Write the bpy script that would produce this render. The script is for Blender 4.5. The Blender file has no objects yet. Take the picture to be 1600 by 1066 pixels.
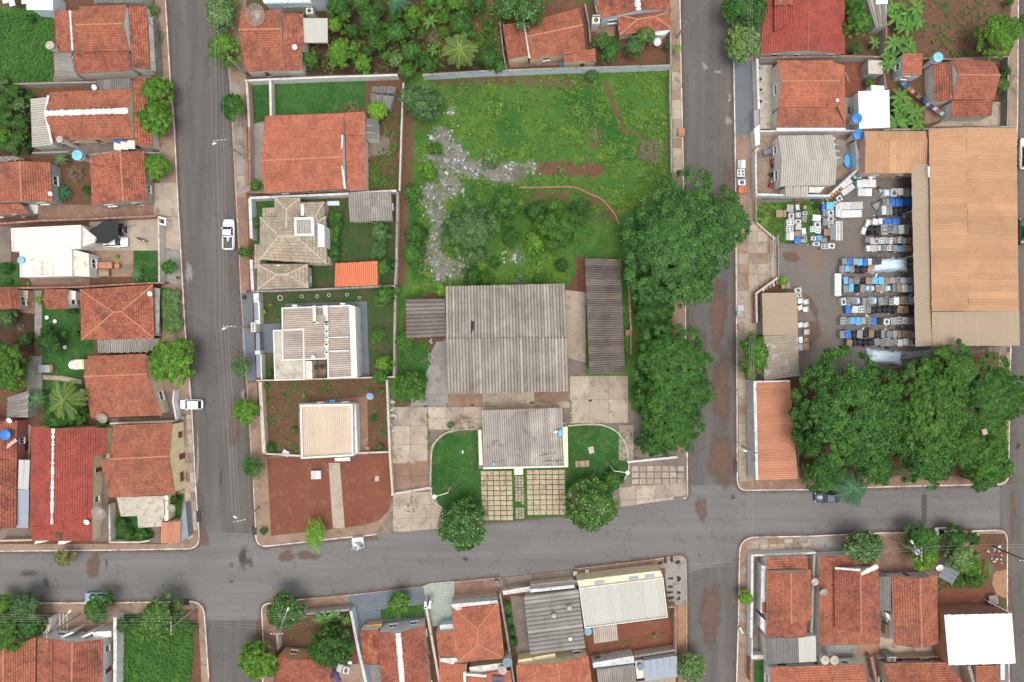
import bpy,bmesh,math,random
import numpy as np
from mathutils import Vector,Matrix
random.seed(7)
H=115.0
S=36.0/24.0*H/1600.0
scene=bpy.context.scene
COL=scene.collection
# ---------------------------------------------------------------- camera, sky, sun, exposure
cam_data=bpy.data.cameras.new("camera")
cam_data.lens=24.0
cam_data.sensor_width=36.0
cam_data.clip_start=1.0
cam_data.clip_end=2000.0
cam=bpy.data.objects.new("camera",cam_data)
COL.objects.link(cam)
cam.location=(0,0,H)
cam.rotation_euler=(0,0,0)
scene.camera=cam
SUN_EL,SUN_AZ=math.radians(80),math.radians(160)
world=bpy.data.worlds.new("World")
scene.world=world
world.use_nodes=True
wn=world.node_tree
wn.nodes.clear()
sky=wn.nodes.new("ShaderNodeTexSky")
sky.sky_type='NISHITA'
sky.sun_disc=False
sky.sun_elevation=SUN_EL
sky.sun_rotation=SUN_AZ
sky.air_density=1.0
sky.dust_density=3.0
hs=wn.nodes.new("ShaderNodeHueSaturation")
hs.inputs['Saturation'].default_value=0.15
bg=wn.nodes.new("ShaderNodeBackground")
bg.inputs['Strength'].default_value=0.13
wo=wn.nodes.new("ShaderNodeOutputWorld")
wn.links.new(sky.outputs[0],hs.inputs['Color'])
wn.links.new(hs.outputs[0],bg.inputs['Color'])
wn.links.new(bg.outputs[0],wo.inputs['Surface'])
sun_data=bpy.data.lights.new("sun",'SUN')
sun_data.energy=1.15
sun_data.angle=math.radians(32)
sun_data.color=(1.0,0.96,0.90)
sun=bpy.data.objects.new("sun",sun_data)
COL.objects.link(sun)
sun.location=(0,0,200)
sd=Vector((math.sin(SUN_AZ)*math.cos(SUN_EL),math.cos(SUN_AZ)*math.cos(SUN_EL),math.sin(SUN_EL)))
sun.rotation_euler=sd.to_track_quat('Z','Y').to_euler()
scene.view_settings.view_transform='Standard'
scene.view_settings.look='None'
scene.view_settings.exposure=0.90
scene.view_settings.gamma=1.0
scene.view_settings.use_curve_mapping=False
# ---------------------------------------------------------------- coordinates
def W(px,py,h=0.0):
 """A spot seen at photograph pixel (px, py) that lies h metres above the street."""
 k=S*(1-h/H)
 return Vector(((px-800)*k,(533-py)*k,h))
ZONES=dict(O=(0,0,1.0),A1=(0,0,.2008),A2=(0,200,.2008),A3=(0,400,.2008),A4=(0,600,.2477),A5=(0,840,.225),B1=(320,0,.2008),B2=(320,200,.2008),B3=(320,400,.2008),C1=(360,580,.2627),C2=(340,840,.225),C3=(620,100,.2947),C4=(620,400,.2375),C5=(600,580,.2626),C6=(660,860,.275),C7=(480,0,.2),C8=(760,0,.2),D1=(1060,0,.2125),D2=(1320,0,.2007),D3=(1140,190,.2007),D4=(1140,380,.2063),D5=(1300,260,.2814),D6=(1140,560,.2875),D7=(1140,840,.2121),D8=(1360,820,.2308))
def zp(z,pts):
 ox,oy,s=ZONES[z]
 return[(ox+x*s,oy+y*s)for x,y in pts]
# ---------------------------------------------------------------- materials
def _nt(name):
 m=bpy.data.materials.new(name)
 m.use_nodes=True
 nt=m.node_tree
 b=nt.nodes['Principled BSDF']
 return m,nt,b
def _noise(nt,vec,scale,detail=4,rough=.6,dist=0.0):
 n=nt.nodes.new("ShaderNodeTexNoise")
 n.inputs['Scale'].default_value=scale
 n.inputs['Detail'].default_value=detail
 n.inputs['Roughness'].default_value=rough
 n.inputs['Distortion'].default_value=dist
 nt.links.new(vec,n.inputs['Vector'])
 return n.outputs['Fac']
def _ramp(nt,fac,stops):
 r=nt.nodes.new("ShaderNodeValToRGB")
 el=r.color_ramp.elements
 while len(el)<len(stops):
  el.new(0.5)
 for e,(p,c)in zip(el,stops):
  e.position=p
  e.color=(c[0],c[1],c[2],1)if hasattr(c,'__len__')else(c,c,c,1)
 nt.links.new(fac,r.inputs[0])
 return r.outputs[0]
def _mix(nt,fac,a,b,mode='MIX'):
 n=nt.nodes.new("ShaderNodeMix")
 n.data_type='RGBA'
 n.blend_type=mode
 if isinstance(fac,(int,float)):
  n.inputs['Factor'].default_value=fac
 else:
  nt.links.new(fac,n.inputs['Factor'])
 for v,k in((a,'A'),(b,'B')):
  s=[i for i in n.inputs if i.name==k and i.type=='RGBA'][0]
  if hasattr(v,'__len__'):
   s.default_value=(v[0],v[1],v[2],1)
  else:
   nt.links.new(v,s)
 return[o for o in n.outputs if o.type=='RGBA'][0]
def _math(nt,op,a,b=None):
 n=nt.nodes.new("ShaderNodeMath")
 n.operation=op
 for i,v in enumerate((a,b)):
  if v is None:
   continue
  if isinstance(v,(int,float)):
   n.inputs[i].default_value=v
  else:
   nt.links.new(v,n.inputs[i])
 return n.outputs[0]
def _bump(nt,b,h,strength,dist=0.05):
 n=nt.nodes.new("ShaderNodeBump")
 n.inputs['Strength'].default_value=strength
 n.inputs['Distance'].default_value=dist
 nt.links.new(h,n.inputs['Height'])
 nt.links.new(n.outputs[0],b.inputs['Normal'])
def _pos(nt):
 return nt.nodes.new("ShaderNodeNewGeometry").outputs['Position']
def _objrand(nt):
 return nt.nodes.new("ShaderNodeObjectInfo").outputs['Random']
def ground_mat(name,c1,c2,c3=None,big=.12,mid=.9,fine=6.0,rough=.95,bump=.5,fine_amt=.35,warp=.5,bal=.5):
 """Two or three real colours broken up by noise at three sizes."""
 m,nt,b=_nt(name)
 p=_pos(nt)
 a=_noise(nt,p,big,6,.65,warp)
 c=_mix(nt,_ramp(nt,a,[(bal-.13,0.),(bal+.13,1.)]),c1,c2)
 if c3 is not None:
  d=_noise(nt,p,mid,6,.7,warp)
  c=_mix(nt,_ramp(nt,d,[(.52,0.),(.66,1.)]),c,c3)
 f=_noise(nt,p,fine,5,.75)
 fr=_ramp(nt,f,[(.25,1-fine_amt),(.75,1+fine_amt*.6)])
 c=_mix(nt,1.0,c,fr,'MULTIPLY')
 nt.links.new(c,b.inputs['Base Color'])
 b.inputs['Roughness'].default_value=rough
 b.inputs['Specular IOR Level'].default_value=.2
 _bump(nt,b,f,bump)
 return m
def road_mat(name,c1,c2,worn,ns=True,amt=.5):
 """asphalt: wheel-worn streaks along the street, fine aggregate, faint cracks"""
 m,nt,b=_nt(name)
 p=_pos(nt)
 mp=nt.nodes.new("ShaderNodeVectorMath");mp.operation='MULTIPLY'
 mp.inputs[1].default_value=(.55,.035,1)if ns else(.035,.55,1)
 nt.links.new(p,mp.inputs[0])
 st=_noise(nt,mp.outputs[0],1.0,5,.6,.15)
 c=_mix(nt,_ramp(nt,st,[(.35,0.),(.65,1.)]),c1,c2)
 n2=_noise(nt,p,.10,7,.68,.4)
 c=_mix(nt,_ramp(nt,n2,[(.50,0.),(.72,amt)]),c,worn)
 f=_noise(nt,p,7,5,.8)
 c=_mix(nt,1.0,c,_ramp(nt,f,[(.25,.80),(.75,1.16)]),'MULTIPLY')
 vo=nt.nodes.new("ShaderNodeTexVoronoi");vo.feature='DISTANCE_TO_EDGE';vo.inputs['Scale'].default_value=.12
 wv=nt.nodes.new("ShaderNodeVectorMath");wv.operation='ADD'
 nz=nt.nodes.new("ShaderNodeTexNoise");nz.inputs['Scale'].default_value=.35;nz.inputs['Detail'].default_value=6
 nt.links.new(p,nz.inputs['Vector'])
 sc=nt.nodes.new("ShaderNodeVectorMath");sc.operation='SCALE';sc.inputs['Scale'].default_value=7
 nt.links.new(nz.outputs['Color'],sc.inputs[0]);nt.links.new(p,wv.inputs[0]);nt.links.new(sc.outputs[0],wv.inputs[1])
 nt.links.new(wv.outputs[0],vo.inputs['Vector'])
 c=_mix(nt,1.0,c,_ramp(nt,vo.outputs['Distance'],[(0.,.72),(.006,.86),(.012,1.)]),'MULTIPLY')
 nt.links.new(c,b.inputs['Base Color'])
 b.inputs['Roughness'].default_value=.9
 b.inputs['Specular IOR Level'].default_value=.25
 _bump(nt,b,f,.35)
 return m
def soft_mat(name,c1,c2,scale=1.0,rough=.95,dens=.9,edge=.75):
 """thin drift or stain that peters out towards its rim"""
 m,nt,b=_nt(name)
 p=_pos(nt)
 n=_noise(nt,p,1.1*scale,7,.75,.5)
 c=_mix(nt,_ramp(nt,n,[(.4,0.),(.6,1.)]),c1,c2)
 f=_noise(nt,p,6,4,.8)
 c=_mix(nt,1.0,c,_ramp(nt,f,[(.25,.72),(.75,1.2)]),'MULTIPLY')
 nt.links.new(c,b.inputs['Base Color'])
 b.inputs['Roughness'].default_value=rough
 b.inputs['Specular IOR Level'].default_value=.2
 at=nt.nodes.new("ShaderNodeAttribute");at.attribute_name="rad"
 n3=_noise(nt,p,.55*scale,8,.78,.6)
 q=_math(nt,'ADD',_math(nt,'MULTIPLY',at.outputs['Fac'],.5),_math(nt,'MULTIPLY',n3,.55))
 a=_ramp(nt,q,[(.17+edge*.22,dens),(.69,0.)])
 nt.links.new(a,b.inputs['Alpha'])
 return m
def plain_mat(name,col,rough=.6,metal=0.0,dirt=.18,dscale=1.2,vary=0.0,spec=.4,dirtcol=None,hi=None):
 """Painted or moulded surface with faint dirt and optional per-object variation."""
 m,nt,b=_nt(name)
 p=_pos(nt)
 n=_noise(nt,p,dscale,5,.7,.3)
 dc=dirtcol or(col[0]*.45,col[1]*.42,col[2]*.38)
 c=_mix(nt,_ramp(nt,n,[(.45,0.),(.8,min(1.,dirt*2.5))]),col,dc)
 if vary:
  r=_objrand(nt)
  c=_mix(nt,1.0,c,_ramp(nt,r,[(0.,1-vary),(1.,1+vary*.5)]),'MULTIPLY')
 nt.links.new(c,b.inputs['Base Color'])
 b.inputs['Roughness'].default_value=rough
 b.inputs['Metallic'].default_value=metal
 b.inputs['Specular IOR Level'].default_value=spec
 return m
def clay_mat(name,base,stain=(.07,.045,.04),amt=.6,vary=.3,lich=None):
 m,nt,b=_nt(name)
 uv=nt.nodes.new("ShaderNodeUVMap").outputs[0]
 fl=nt.nodes.new("ShaderNodeVectorMath");fl.operation='FLOOR'
 nt.links.new(uv,fl.inputs[0])
 wnn=nt.nodes.new("ShaderNodeTexWhiteNoise");wnn.noise_dimensions='2D'
 nt.links.new(fl.outputs[0],wnn.inputs['Vector'])
 p=_pos(nt)
 t=_ramp(nt,wnn.outputs['Value'],[(0.,1-vary),(.2,1-vary*.3),(.7,1.),(1.,1+vary*.45)])
 hue=_noise(nt,p,.35,4,.6)
 c=_mix(nt,_ramp(nt,hue,[(.3,0.),(.7,1.)]),base,(base[0]*.82,base[1]*.72,base[2]*.7))
 c=_mix(nt,1.0,c,t,'MULTIPLY')
 s=_noise(nt,p,.28,8,.72,.8)
 s2=_noise(nt,p,1.7,6,.75,.2)
 ss=_math(nt,'ADD',_math(nt,'MULTIPLY',s,.62),_math(nt,'MULTIPLY',s2,.38))
 c=_mix(nt,_ramp(nt,ss,[(.47,0.),(.62,amt)]),c,stain)
 if lich:
  l=_noise(nt,p,2.6,5,.8)
  c=_mix(nt,_ramp(nt,l,[(.62,0.),(.72,.6)]),c,lich)
 fr=nt.nodes.new("ShaderNodeVectorMath");fr.operation='FRACTION'
 nt.links.new(uv,fr.inputs[0])
 sx=nt.nodes.new("ShaderNodeSeparateXYZ");nt.links.new(fr.outputs[0],sx.inputs[0])
 j=_ramp(nt,sx.outputs[1],[(0.,.62),(.16,.62),(.22,1.),(1.,1.)])
 c=_mix(nt,1.0,c,j,'MULTIPLY')
 nt.links.new(c,b.inputs['Base Color'])
 b.inputs['Roughness'].default_value=.88
 b.inputs['Specular IOR Level'].default_value=.2
 _bump(nt,b,s2,.4,.03)
 return m
def sheet_mat(name,base,stain,amt=.5,vary=.2,rough=.8,streak=14,metal=0.0,patch=None,grime_shade=None):
 grime_shade=grime_shade if grime_shade is not None else(.30 if name.startswith('metal')else.62)
 if name in('metal_pure','metal_white','metal_cream','metal_grey','metal_blue'):grime_shade=.12
 """Corrugated sheets: streaks run down the slope, each sheet weathers differently."""
 m,nt,b=_nt(name)
 uv=nt.nodes.new("ShaderNodeUVMap").outputs[0]
 r=_objrand(nt)
 mp=nt.nodes.new("ShaderNodeVectorMath");mp.operation='MULTIPLY_ADD'
 mp.inputs[1].default_value=(streak,2.2,1)
 nt.links.new(uv,mp.inputs[0])
 cb=nt.nodes.new("ShaderNodeCombineXYZ")
 nt.links.new(_math(nt,'MULTIPLY',r,91.),cb.inputs[0])
 nt.links.new(_math(nt,'MULTIPLY',r,37.),cb.inputs[1])
 nt.links.new(cb.outputs[0],mp.inputs[2])
 n=_noise(nt,mp.outputs[0],1.0,5,.7,.2)
 p=_pos(nt)
 n2=_noise(nt,p,.22,6,.7,.6)
 f=_math(nt,'ADD',_math(nt,'MULTIPLY',n,.55),_math(nt,'MULTIPLY',n2,.45))
 c=_mix(nt,_ramp(nt,f,[(.40,0.),(.63,amt)]),base,stain)
 if patch:
  n3=_noise(nt,p,.5,5,.7,.4)
  c=_mix(nt,_ramp(nt,n3,[(.56,0.),(.64,.8)]),c,patch)
 c=_mix(nt,1.0,c,_ramp(nt,r,[(0.,1-vary),(.8,1.),(1.,1+vary*.6)]),'MULTIPLY')
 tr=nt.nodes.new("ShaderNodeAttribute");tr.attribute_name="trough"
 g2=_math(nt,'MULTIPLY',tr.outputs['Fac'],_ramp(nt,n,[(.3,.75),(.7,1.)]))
 c=_mix(nt,_math(nt,'MULTIPLY',g2,grime_shade),c,tuple(x*.42 for x in stain))  # darker troughs: rib shading painted into the colour, along with dirt
 nt.links.new(c,b.inputs['Base Color'])
 b.inputs['Roughness'].default_value=rough
 b.inputs['Metallic'].default_value=metal
 b.inputs['Specular IOR Level'].default_value=.25
 return m
def lot_mat(name):
 """rough ground: grass, lush growth, bare earth and ash blend where the land changes"""
 m,nt,b=_nt(name)
 p=_pos(nt)
 n1=_noise(nt,p,.16,6,.65,.6);n2=_noise(nt,p,.9,7,.75,.4);f=_noise(nt,p,4.5,5,.8)
 A=lambda k:(lambda a:(setattr(a,'attribute_name',k),a.outputs['Fac'])[1])(nt.nodes.new("ShaderNodeAttribute"))
 c=_mix(nt,_ramp(nt,n1,[(.38,0.),(.62,1.)]),(.034,.102,.020),(.078,.152,.030))
 c=_mix(nt,_ramp(nt,n2,[(.55,0.),(.75,.7)]),c,(.115,.175,.04))
 c=_mix(nt,_ramp(nt,n2,[(.28,.7),(.42,0.)]),c,(.060,.060,.030))
 for k,col,col2 in(('lush',(.020,.080,.018),(.035,.10,.022)),('soil',(.145,.066,.043),(.105,.055,.038)),('ash',(.225,.205,.185),(.14,.12,.105))):
  q=_math(nt,'ADD',_math(nt,'MULTIPLY',A(k),.5),_math(nt,'MULTIPLY',n2,.8))
  c=_mix(nt,_ramp(nt,q,[(.62,0.),(.78,1.)]),c,_mix(nt,f,col,col2))
 c=_mix(nt,1.0,c,_ramp(nt,f,[(.25,.62),(.75,1.3)]),'MULTIPLY')
 nt.links.new(c,b.inputs['Base Color'])
 b.inputs['Roughness'].default_value=.95
 b.inputs['Specular IOR Level'].default_value=.15
 _bump(nt,b,f,1.)
 return m
def leaf_mat(name,dark,light,flower=None,famt=.0):
 m,nt,b=_nt(name)
 at=nt.nodes.new("ShaderNodeAttribute");at.attribute_name="tint"
 c=_mix(nt,at.outputs['Fac'],dark,light)
 r=_objrand(nt)
 c=_mix(nt,1.0,c,_ramp(nt,r,[(0.,(.78,.84,.9)),(.5,(1.,1.,1.)),(1.,(1.28,1.12,.9))]),'MULTIPLY')
 if flower:
  at2=nt.nodes.new("ShaderNodeAttribute");at2.attribute_name="pick"
  c=_mix(nt,_ramp(nt,at2.outputs['Fac'],[(1-famt-.01,0.),(1-famt+.01,1.)]),c,flower)
 nt.links.new(c,b.inputs['Base Color'])
 b.inputs['Roughness'].default_value=.6
 b.inputs['Specular IOR Level'].default_value=.25
 return m
def brick_mat(name,col,mortar=(.3,.27,.24)):
 m,nt,b=_nt(name)
 p=_pos(nt)
 n=_noise(nt,p,1.4,6,.7,.4)
 c=_mix(nt,_ramp(nt,n,[(.4,0.),(.7,.7)]),col,(col[0]*.5,col[1]*.5,col[2]*.55))
 n2=_noise(nt,p,7,4,.7)
 c=_mix(nt,_ramp(nt,n2,[(.55,0.),(.7,.5)]),c,mortar)
 nt.links.new(c,b.inputs['Base Color'])
 b.inputs['Roughness'].default_value=.95
 _bump(nt,b,n2,.6)
 return m
G={}
def build_mats():
 g=G
 g['asphalt']=road_mat('asphalt',(.084,.077,.071),(.116,.107,.099),(.134,.121,.110))
 g['asphalt_new']=road_mat('asphalt_new',(.124,.118,.113),(.154,.148,.142),(.108,.101,.095),False,.6)
 g['tar']=soft_mat('tar',(.066,.061,.057),(.080,.074,.069),1.5,dens=.6)
 g['tar_hard']=ground_mat('tar_hard',(.074,.069,.065),(.086,.081,.076),None,fine=6)
 g['dust']=soft_mat('dust',(.17,.095,.068),(.13,.092,.074),1.,dens=.75,edge=1.3)
 g['soil']=ground_mat('soil',(.175,.064,.040),(.150,.055,.036),(.20,.088,.055),big=.2,mid=.6,fine=7,bump=.6,fine_amt=.28)
 g['soil_soft']=soft_mat('soil_soft',(.150,.060,.038),(.115,.046,.032),1.2,dens=1.,edge=1.35)
 g['mix_soft']=soft_mat('mix_soft',(.13,.055,.034),(.07,.065,.03),1.5,dens=1.,edge=1.3)
 g['ash_soft']=soft_mat('ash_soft',(.26,.245,.23),(.17,.155,.14),2.,dens=1.,edge=1.4)
 g['soil_dark']=ground_mat('soil_dark',(.075,.036,.025),(.05,.03,.021),(.04,.055,.018),big=.3,mid=.5,fine=4,bump=.9,fine_amt=.5)
 g['soil_weed']=ground_mat('soil_weed',(.150,.064,.041),(.105,.058,.036),(.045,.10,.024),big=.18,mid=.55,fine=4,bump=.9,fine_amt=.5)
 g['lawn']=ground_mat('lawn',(.020,.075,.016),(.040,.122,.026),(.095,.115,.045),big=.15,mid=.8,fine=5,bump=.8,fine_amt=.45)
 g['lawn_dry']=ground_mat('lawn_dry',(.035,.075,.022),(.055,.075,.028),(.11,.07,.04),big=.2,mid=.5,fine=5,bump=.8,fine_amt=.4)
 g['lot_grass']=ground_mat('lot_grass',(.060,.150,.022),(.115,.195,.032),(.085,.070,.036),big=.09,mid=.3,fine=3,bump=1.,fine_amt=.55)
 g['lot_mix']=ground_mat('lot_mix',(.14,.070,.046),(.11,.062,.040),(.045,.09,.024),big=.16,mid=.5,fine=3,bump=1.,fine_amt=.5)
 g['paving']=ground_mat('paving',(.29,.205,.150),(.225,.148,.108),(.15,.115,.09),big=.2,mid=.6,fine=5,bump=.4,fine_amt=.32)
 g['paving_red']=ground_mat('paving_red',(.235,.140,.098),(.175,.105,.076),(.27,.19,.14),big=.25,mid=.7,fine=6,bump=.4,fine_amt=.3)
 g['concrete']=ground_mat('concrete',(.38,.315,.245),(.30,.245,.19),(.20,.17,.145),big=.15,mid=.5,fine=5,bump=.3,fine_amt=.28)
 g['concrete_grey']=ground_mat('concrete_grey',(.27,.255,.235),(.21,.195,.18),(.15,.135,.12),big=.2,mid=.6,fine=5,bump=.3,fine_amt=.28)
 g['concrete_dark']=ground_mat('concrete_dark',(.20,.165,.135),(.15,.12,.10),(.11,.09,.078),big=.2,mid=.6,fine=5,bump=.3,fine_amt=.28)
 g['blue_paving']=ground_mat('blue_paving',(.105,.125,.145),(.125,.145,.165),(.15,.155,.16),big=.2,mid=.7,fine=6,bump=.25,fine_amt=.2)
 g['green_tile']=ground_mat('green_tile',(.34,.37,.32),(.28,.31,.27),(.24,.25,.22),big=.3,mid=.8,fine=6,bump=.25,fine_amt=.2)
 g['gravel']=ground_mat('gravel',(.135,.120,.108),(.17,.152,.138),(.19,.13,.095),big=.08,mid=.3,fine=9,bump=.9,fine_amt=.55)
 g['ash']=ground_mat('ash',(.21,.195,.18),(.30,.28,.26),(.13,.11,.095),big=.5,mid=1.2,fine=7,bump=1.,fine_amt=.6)
 g['sand']=ground_mat('sand',(.33,.19,.105),(.29,.16,.09),(.22,.12,.075),big=.3,mid=.9,fine=7)
 g['rubble']=leaf_mat('rubble_stone',(.13,.11,.095),(.56,.57,.58),(.34,.15,.09),.05)
 g['kerb']=ground_mat('kerb',(.64,.63,.61),(.42,.36,.31),(.22,.16,.13),big=.35,mid=.8,fine=7,bump=.3,fine_amt=.25)
 g['kerb_old']=ground_mat('kerb_old',(.36,.30,.25),(.27,.20,.16),(.5,.46,.42),big=.5,mid=1.1,fine=7,bump=.3,fine_amt=.3)
 g['clay']=clay_mat('clay',(.345,.130,.078),amt=.62)
 g['clay_old']=clay_mat('clay_old',(.36,.128,.078),stain=(.085,.045,.038),amt=.85,vary=.45)
 g['clay_orange']=clay_mat('clay_orange',(.41,.150,.090),amt=.45,vary=.25)
 g['clay_red']=clay_mat('clay_red',(.325,.076,.056),amt=.45,vary=.22)
 g['clay_brown']=clay_mat('clay_brown',(.31,.110,.072),stain=(.06,.036,.03),amt=.7,vary=.35)
 g['clay_patchy']=clay_mat('clay_patchy',(.20,.06,.038),stain=(.42,.16,.09),amt=.8,vary=.4)
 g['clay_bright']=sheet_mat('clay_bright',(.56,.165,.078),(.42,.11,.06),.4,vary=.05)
 g['clay_beige']=clay_mat('clay_beige',(.36,.315,.24),stain=(.15,.125,.10),amt=.55,vary=.25)
 g['ridge']=plain_mat('ridge',(.42,.19,.11),.9,dirt=.35,dscale=2)
 g['ridge_dark']=plain_mat('ridge_dark',(.27,.10,.06),.9,dirt=.35,dscale=2)
 g['ridge_white']=plain_mat('ridge_white',(.62,.62,.60),.8,dirt=.25,dscale=2,dirtcol=(.35,.27,.2))
 g['ridge_beige']=plain_mat('ridge_beige',(.42,.38,.30),.9,dirt=.2)
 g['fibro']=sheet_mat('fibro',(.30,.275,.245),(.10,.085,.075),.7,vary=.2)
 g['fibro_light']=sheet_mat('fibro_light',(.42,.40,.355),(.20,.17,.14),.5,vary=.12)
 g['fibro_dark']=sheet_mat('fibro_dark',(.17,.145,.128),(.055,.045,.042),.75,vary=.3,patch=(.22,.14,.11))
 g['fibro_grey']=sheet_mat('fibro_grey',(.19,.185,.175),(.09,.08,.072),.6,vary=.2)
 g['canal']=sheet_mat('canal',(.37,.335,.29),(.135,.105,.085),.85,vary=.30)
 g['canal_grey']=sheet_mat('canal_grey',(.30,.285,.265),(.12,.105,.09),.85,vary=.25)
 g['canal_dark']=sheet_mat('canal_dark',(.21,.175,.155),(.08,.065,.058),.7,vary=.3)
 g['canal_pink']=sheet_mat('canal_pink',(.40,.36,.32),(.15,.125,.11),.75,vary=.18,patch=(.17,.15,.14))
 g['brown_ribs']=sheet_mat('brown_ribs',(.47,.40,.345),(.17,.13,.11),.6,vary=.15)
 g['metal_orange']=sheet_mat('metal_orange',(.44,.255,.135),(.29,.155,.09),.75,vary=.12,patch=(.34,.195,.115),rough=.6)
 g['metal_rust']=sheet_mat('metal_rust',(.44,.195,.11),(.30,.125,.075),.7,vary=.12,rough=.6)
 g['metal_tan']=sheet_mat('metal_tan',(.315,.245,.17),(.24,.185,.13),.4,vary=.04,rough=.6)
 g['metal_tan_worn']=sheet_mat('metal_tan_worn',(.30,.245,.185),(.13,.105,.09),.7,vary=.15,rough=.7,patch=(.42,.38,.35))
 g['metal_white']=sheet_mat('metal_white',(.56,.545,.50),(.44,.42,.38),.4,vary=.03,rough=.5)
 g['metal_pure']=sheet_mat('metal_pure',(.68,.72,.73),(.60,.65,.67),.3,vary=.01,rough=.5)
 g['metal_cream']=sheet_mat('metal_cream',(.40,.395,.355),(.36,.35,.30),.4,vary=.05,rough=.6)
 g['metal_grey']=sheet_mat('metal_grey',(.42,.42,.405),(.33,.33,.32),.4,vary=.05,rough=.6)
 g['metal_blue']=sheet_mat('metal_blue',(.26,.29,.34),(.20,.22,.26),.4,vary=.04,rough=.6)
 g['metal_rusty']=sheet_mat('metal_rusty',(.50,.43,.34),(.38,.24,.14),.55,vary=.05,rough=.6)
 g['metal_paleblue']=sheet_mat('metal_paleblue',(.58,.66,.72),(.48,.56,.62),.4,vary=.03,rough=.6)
 g['slab_beige']=ground_mat('slab_beige',(.46,.42,.34),(.38,.34,.28),(.24,.21,.17),big=.4,mid=1,fine=6)
 g['slab_cream']=ground_mat('slab_cream',(.62,.59,.52),(.54,.51,.45),(.38,.34,.28),big=.4,mid=1,fine=6,fine_amt=.18)
 D=(.20,.13,.09)
 for n,c in dict(white=(.62,.62,.60),cream=(.66,.58,.40),offwhite=(.58,.56,.50),grey=(.34,.33,.31),darkgrey=(.19,.18,.17),blue=(.48,.57,.64),slate=(.20,.235,.275),pink=(.50,.33,.30),yellow=(.78,.68,.40),teal=(.16,.30,.27),beige=(.50,.41,.30),tan=(.42,.32,.22),rose=(.36,.13,.12),orange=(.55,.33,.16)).items():
  g['w_'+n]=plain_mat('plaster_'+n,c,.9,dirt=.32,dscale=.8,spec=.2,dirtcol=tuple(.55*a+.3*d for a,d in zip(c,D)))
 g['brick']=brick_mat('brick',(.30,.135,.09))
 g['cop_grey']=ground_mat('cop_grey',(.30,.285,.26),(.22,.20,.18),(.13,.11,.095),big=.6,mid=1.5,fine=7)
 g['cop_light']=ground_mat('cop_light',(.52,.48,.42),(.42,.36,.30),(.28,.22,.18),big=.6,mid=1.5,fine=7)
 g['cop_white']=ground_mat('cop_white',(.58,.59,.59),(.46,.46,.45),(.30,.26,.23),big=.6,mid=1.5,fine=7)
 g['cop_red']=ground_mat('cop_red',(.28,.15,.11),(.22,.125,.10),(.40,.30,.24),big=.6,mid=1.5,fine=7)
 g['glass']=plain_mat('glass',(.03,.036,.042),.12,dirt=.1,spec=.6)
 g['frame_w']=plain_mat('frame_white',(.7,.7,.68),.5)
 g['frame_br']=plain_mat('frame_brown',(.22,.11,.06),.6)
 g['door']=plain_mat('door_brown',(.20,.09,.045),.6,vary=.3)
 g['steel']=plain_mat('steel',(.42,.43,.44),.45,metal=.5)
 g['dark_metal']=plain_mat('dark_metal',(.07,.07,.075),.5,metal=.3)
 g['dish_mesh']=plain_mat('dish_mesh',(.38,.33,.28),.7,vary=.1)
 g['dish_white']=plain_mat('dish_white',(.72,.74,.75),.4)
 g['dish_blue']=plain_mat('dish_blue',(.16,.30,.42),.5)
 g['tank_blue']=plain_mat('tank_blue',(.025,.16,.46),.4)
 g['tank_sky']=plain_mat('tank_sky',(.16,.42,.60),.4)
 g['tank_grey']=plain_mat('tank_concrete',(.40,.36,.31),.9,dirt=.4)
 g['tank_slate']=plain_mat('tank_slate',(.14,.20,.27),.6)
 g['pole']=ground_mat('pole_concrete',(.36,.34,.31),(.28,.26,.24),None,fine=5)
 g['wire']=plain_mat('wire',(.24,.23,.215),.6)
 g['wire_dark']=plain_mat('wire_dark',(.10,.10,.10),.6)
 g['wood']=plain_mat('wood',(.30,.21,.13),.85,dirt=.4,vary=.3)
 g['bark']=plain_mat('bark',(.13,.10,.075),.95,dirt=.4,dscale=4)
 g['dry_branch']=plain_mat('dry_branch',(.22,.17,.13),.95,dirt=.4,dscale=4)
 g['tyre']=plain_mat('tyre',(.022,.022,.023),.85)
 g['rim']=plain_mat('rim',(.45,.45,.46),.35,metal=.7)
 g['lamp_red']=plain_mat('lamp_red',(.35,.02,.02),.3)
 g['lamp_clear']=plain_mat('lamp_clear',(.65,.67,.68),.2)
 g['car_white']=plain_mat('car_white',(.80,.80,.80),.25,dirt=.05,spec=.6)
 g['car_black']=plain_mat('car_black',(.022,.025,.03),.22,dirt=.05,spec=.6)
 g['car_navy']=plain_mat('car_navy',(.035,.055,.085),.25,dirt=.05,spec=.6)
 g['car_blue']=plain_mat('car_paleblue',(.28,.38,.48),.3,dirt=.1,spec=.6)
 g['car_green']=plain_mat('car_darkgreen',(.03,.08,.07),.3,dirt=.1,spec=.6)
 g['black_net']=plain_mat('black_net',(.02,.022,.024),.9)
 g['p_white']=plain_mat('enamel_white',(.56,.57,.58),.4,dirt=.45,dscale=3,vary=.38,dirtcol=(.33,.28,.23))
 g['p_grey']=plain_mat('panel_grey',(.26,.27,.275),.6,dirt=.4,dscale=3,vary=.35)
 g['p_sky']=plain_mat('wrap_sky',(.10,.36,.62),.45,dirt=.2,dscale=4,vary=.2)
 g['p_blue']=plain_mat('wrap_blue',(.02,.13,.46),.45,dirt=.2,dscale=4,vary=.2)
 g['p_black']=plain_mat('tarp_black',(.030,.033,.037),.5,dirt=.3,dscale=4,vary=.4)
 g['p_pale']=plain_mat('plastic_pale',(.50,.62,.70),.35,dirt=.3,dscale=2.5,vary=.1,dirtcol=(.32,.42,.50))
 g['p_brown']=plain_mat('board_brown',(.30,.21,.15),.9,dirt=.4,dscale=4,vary=.3)
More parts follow.
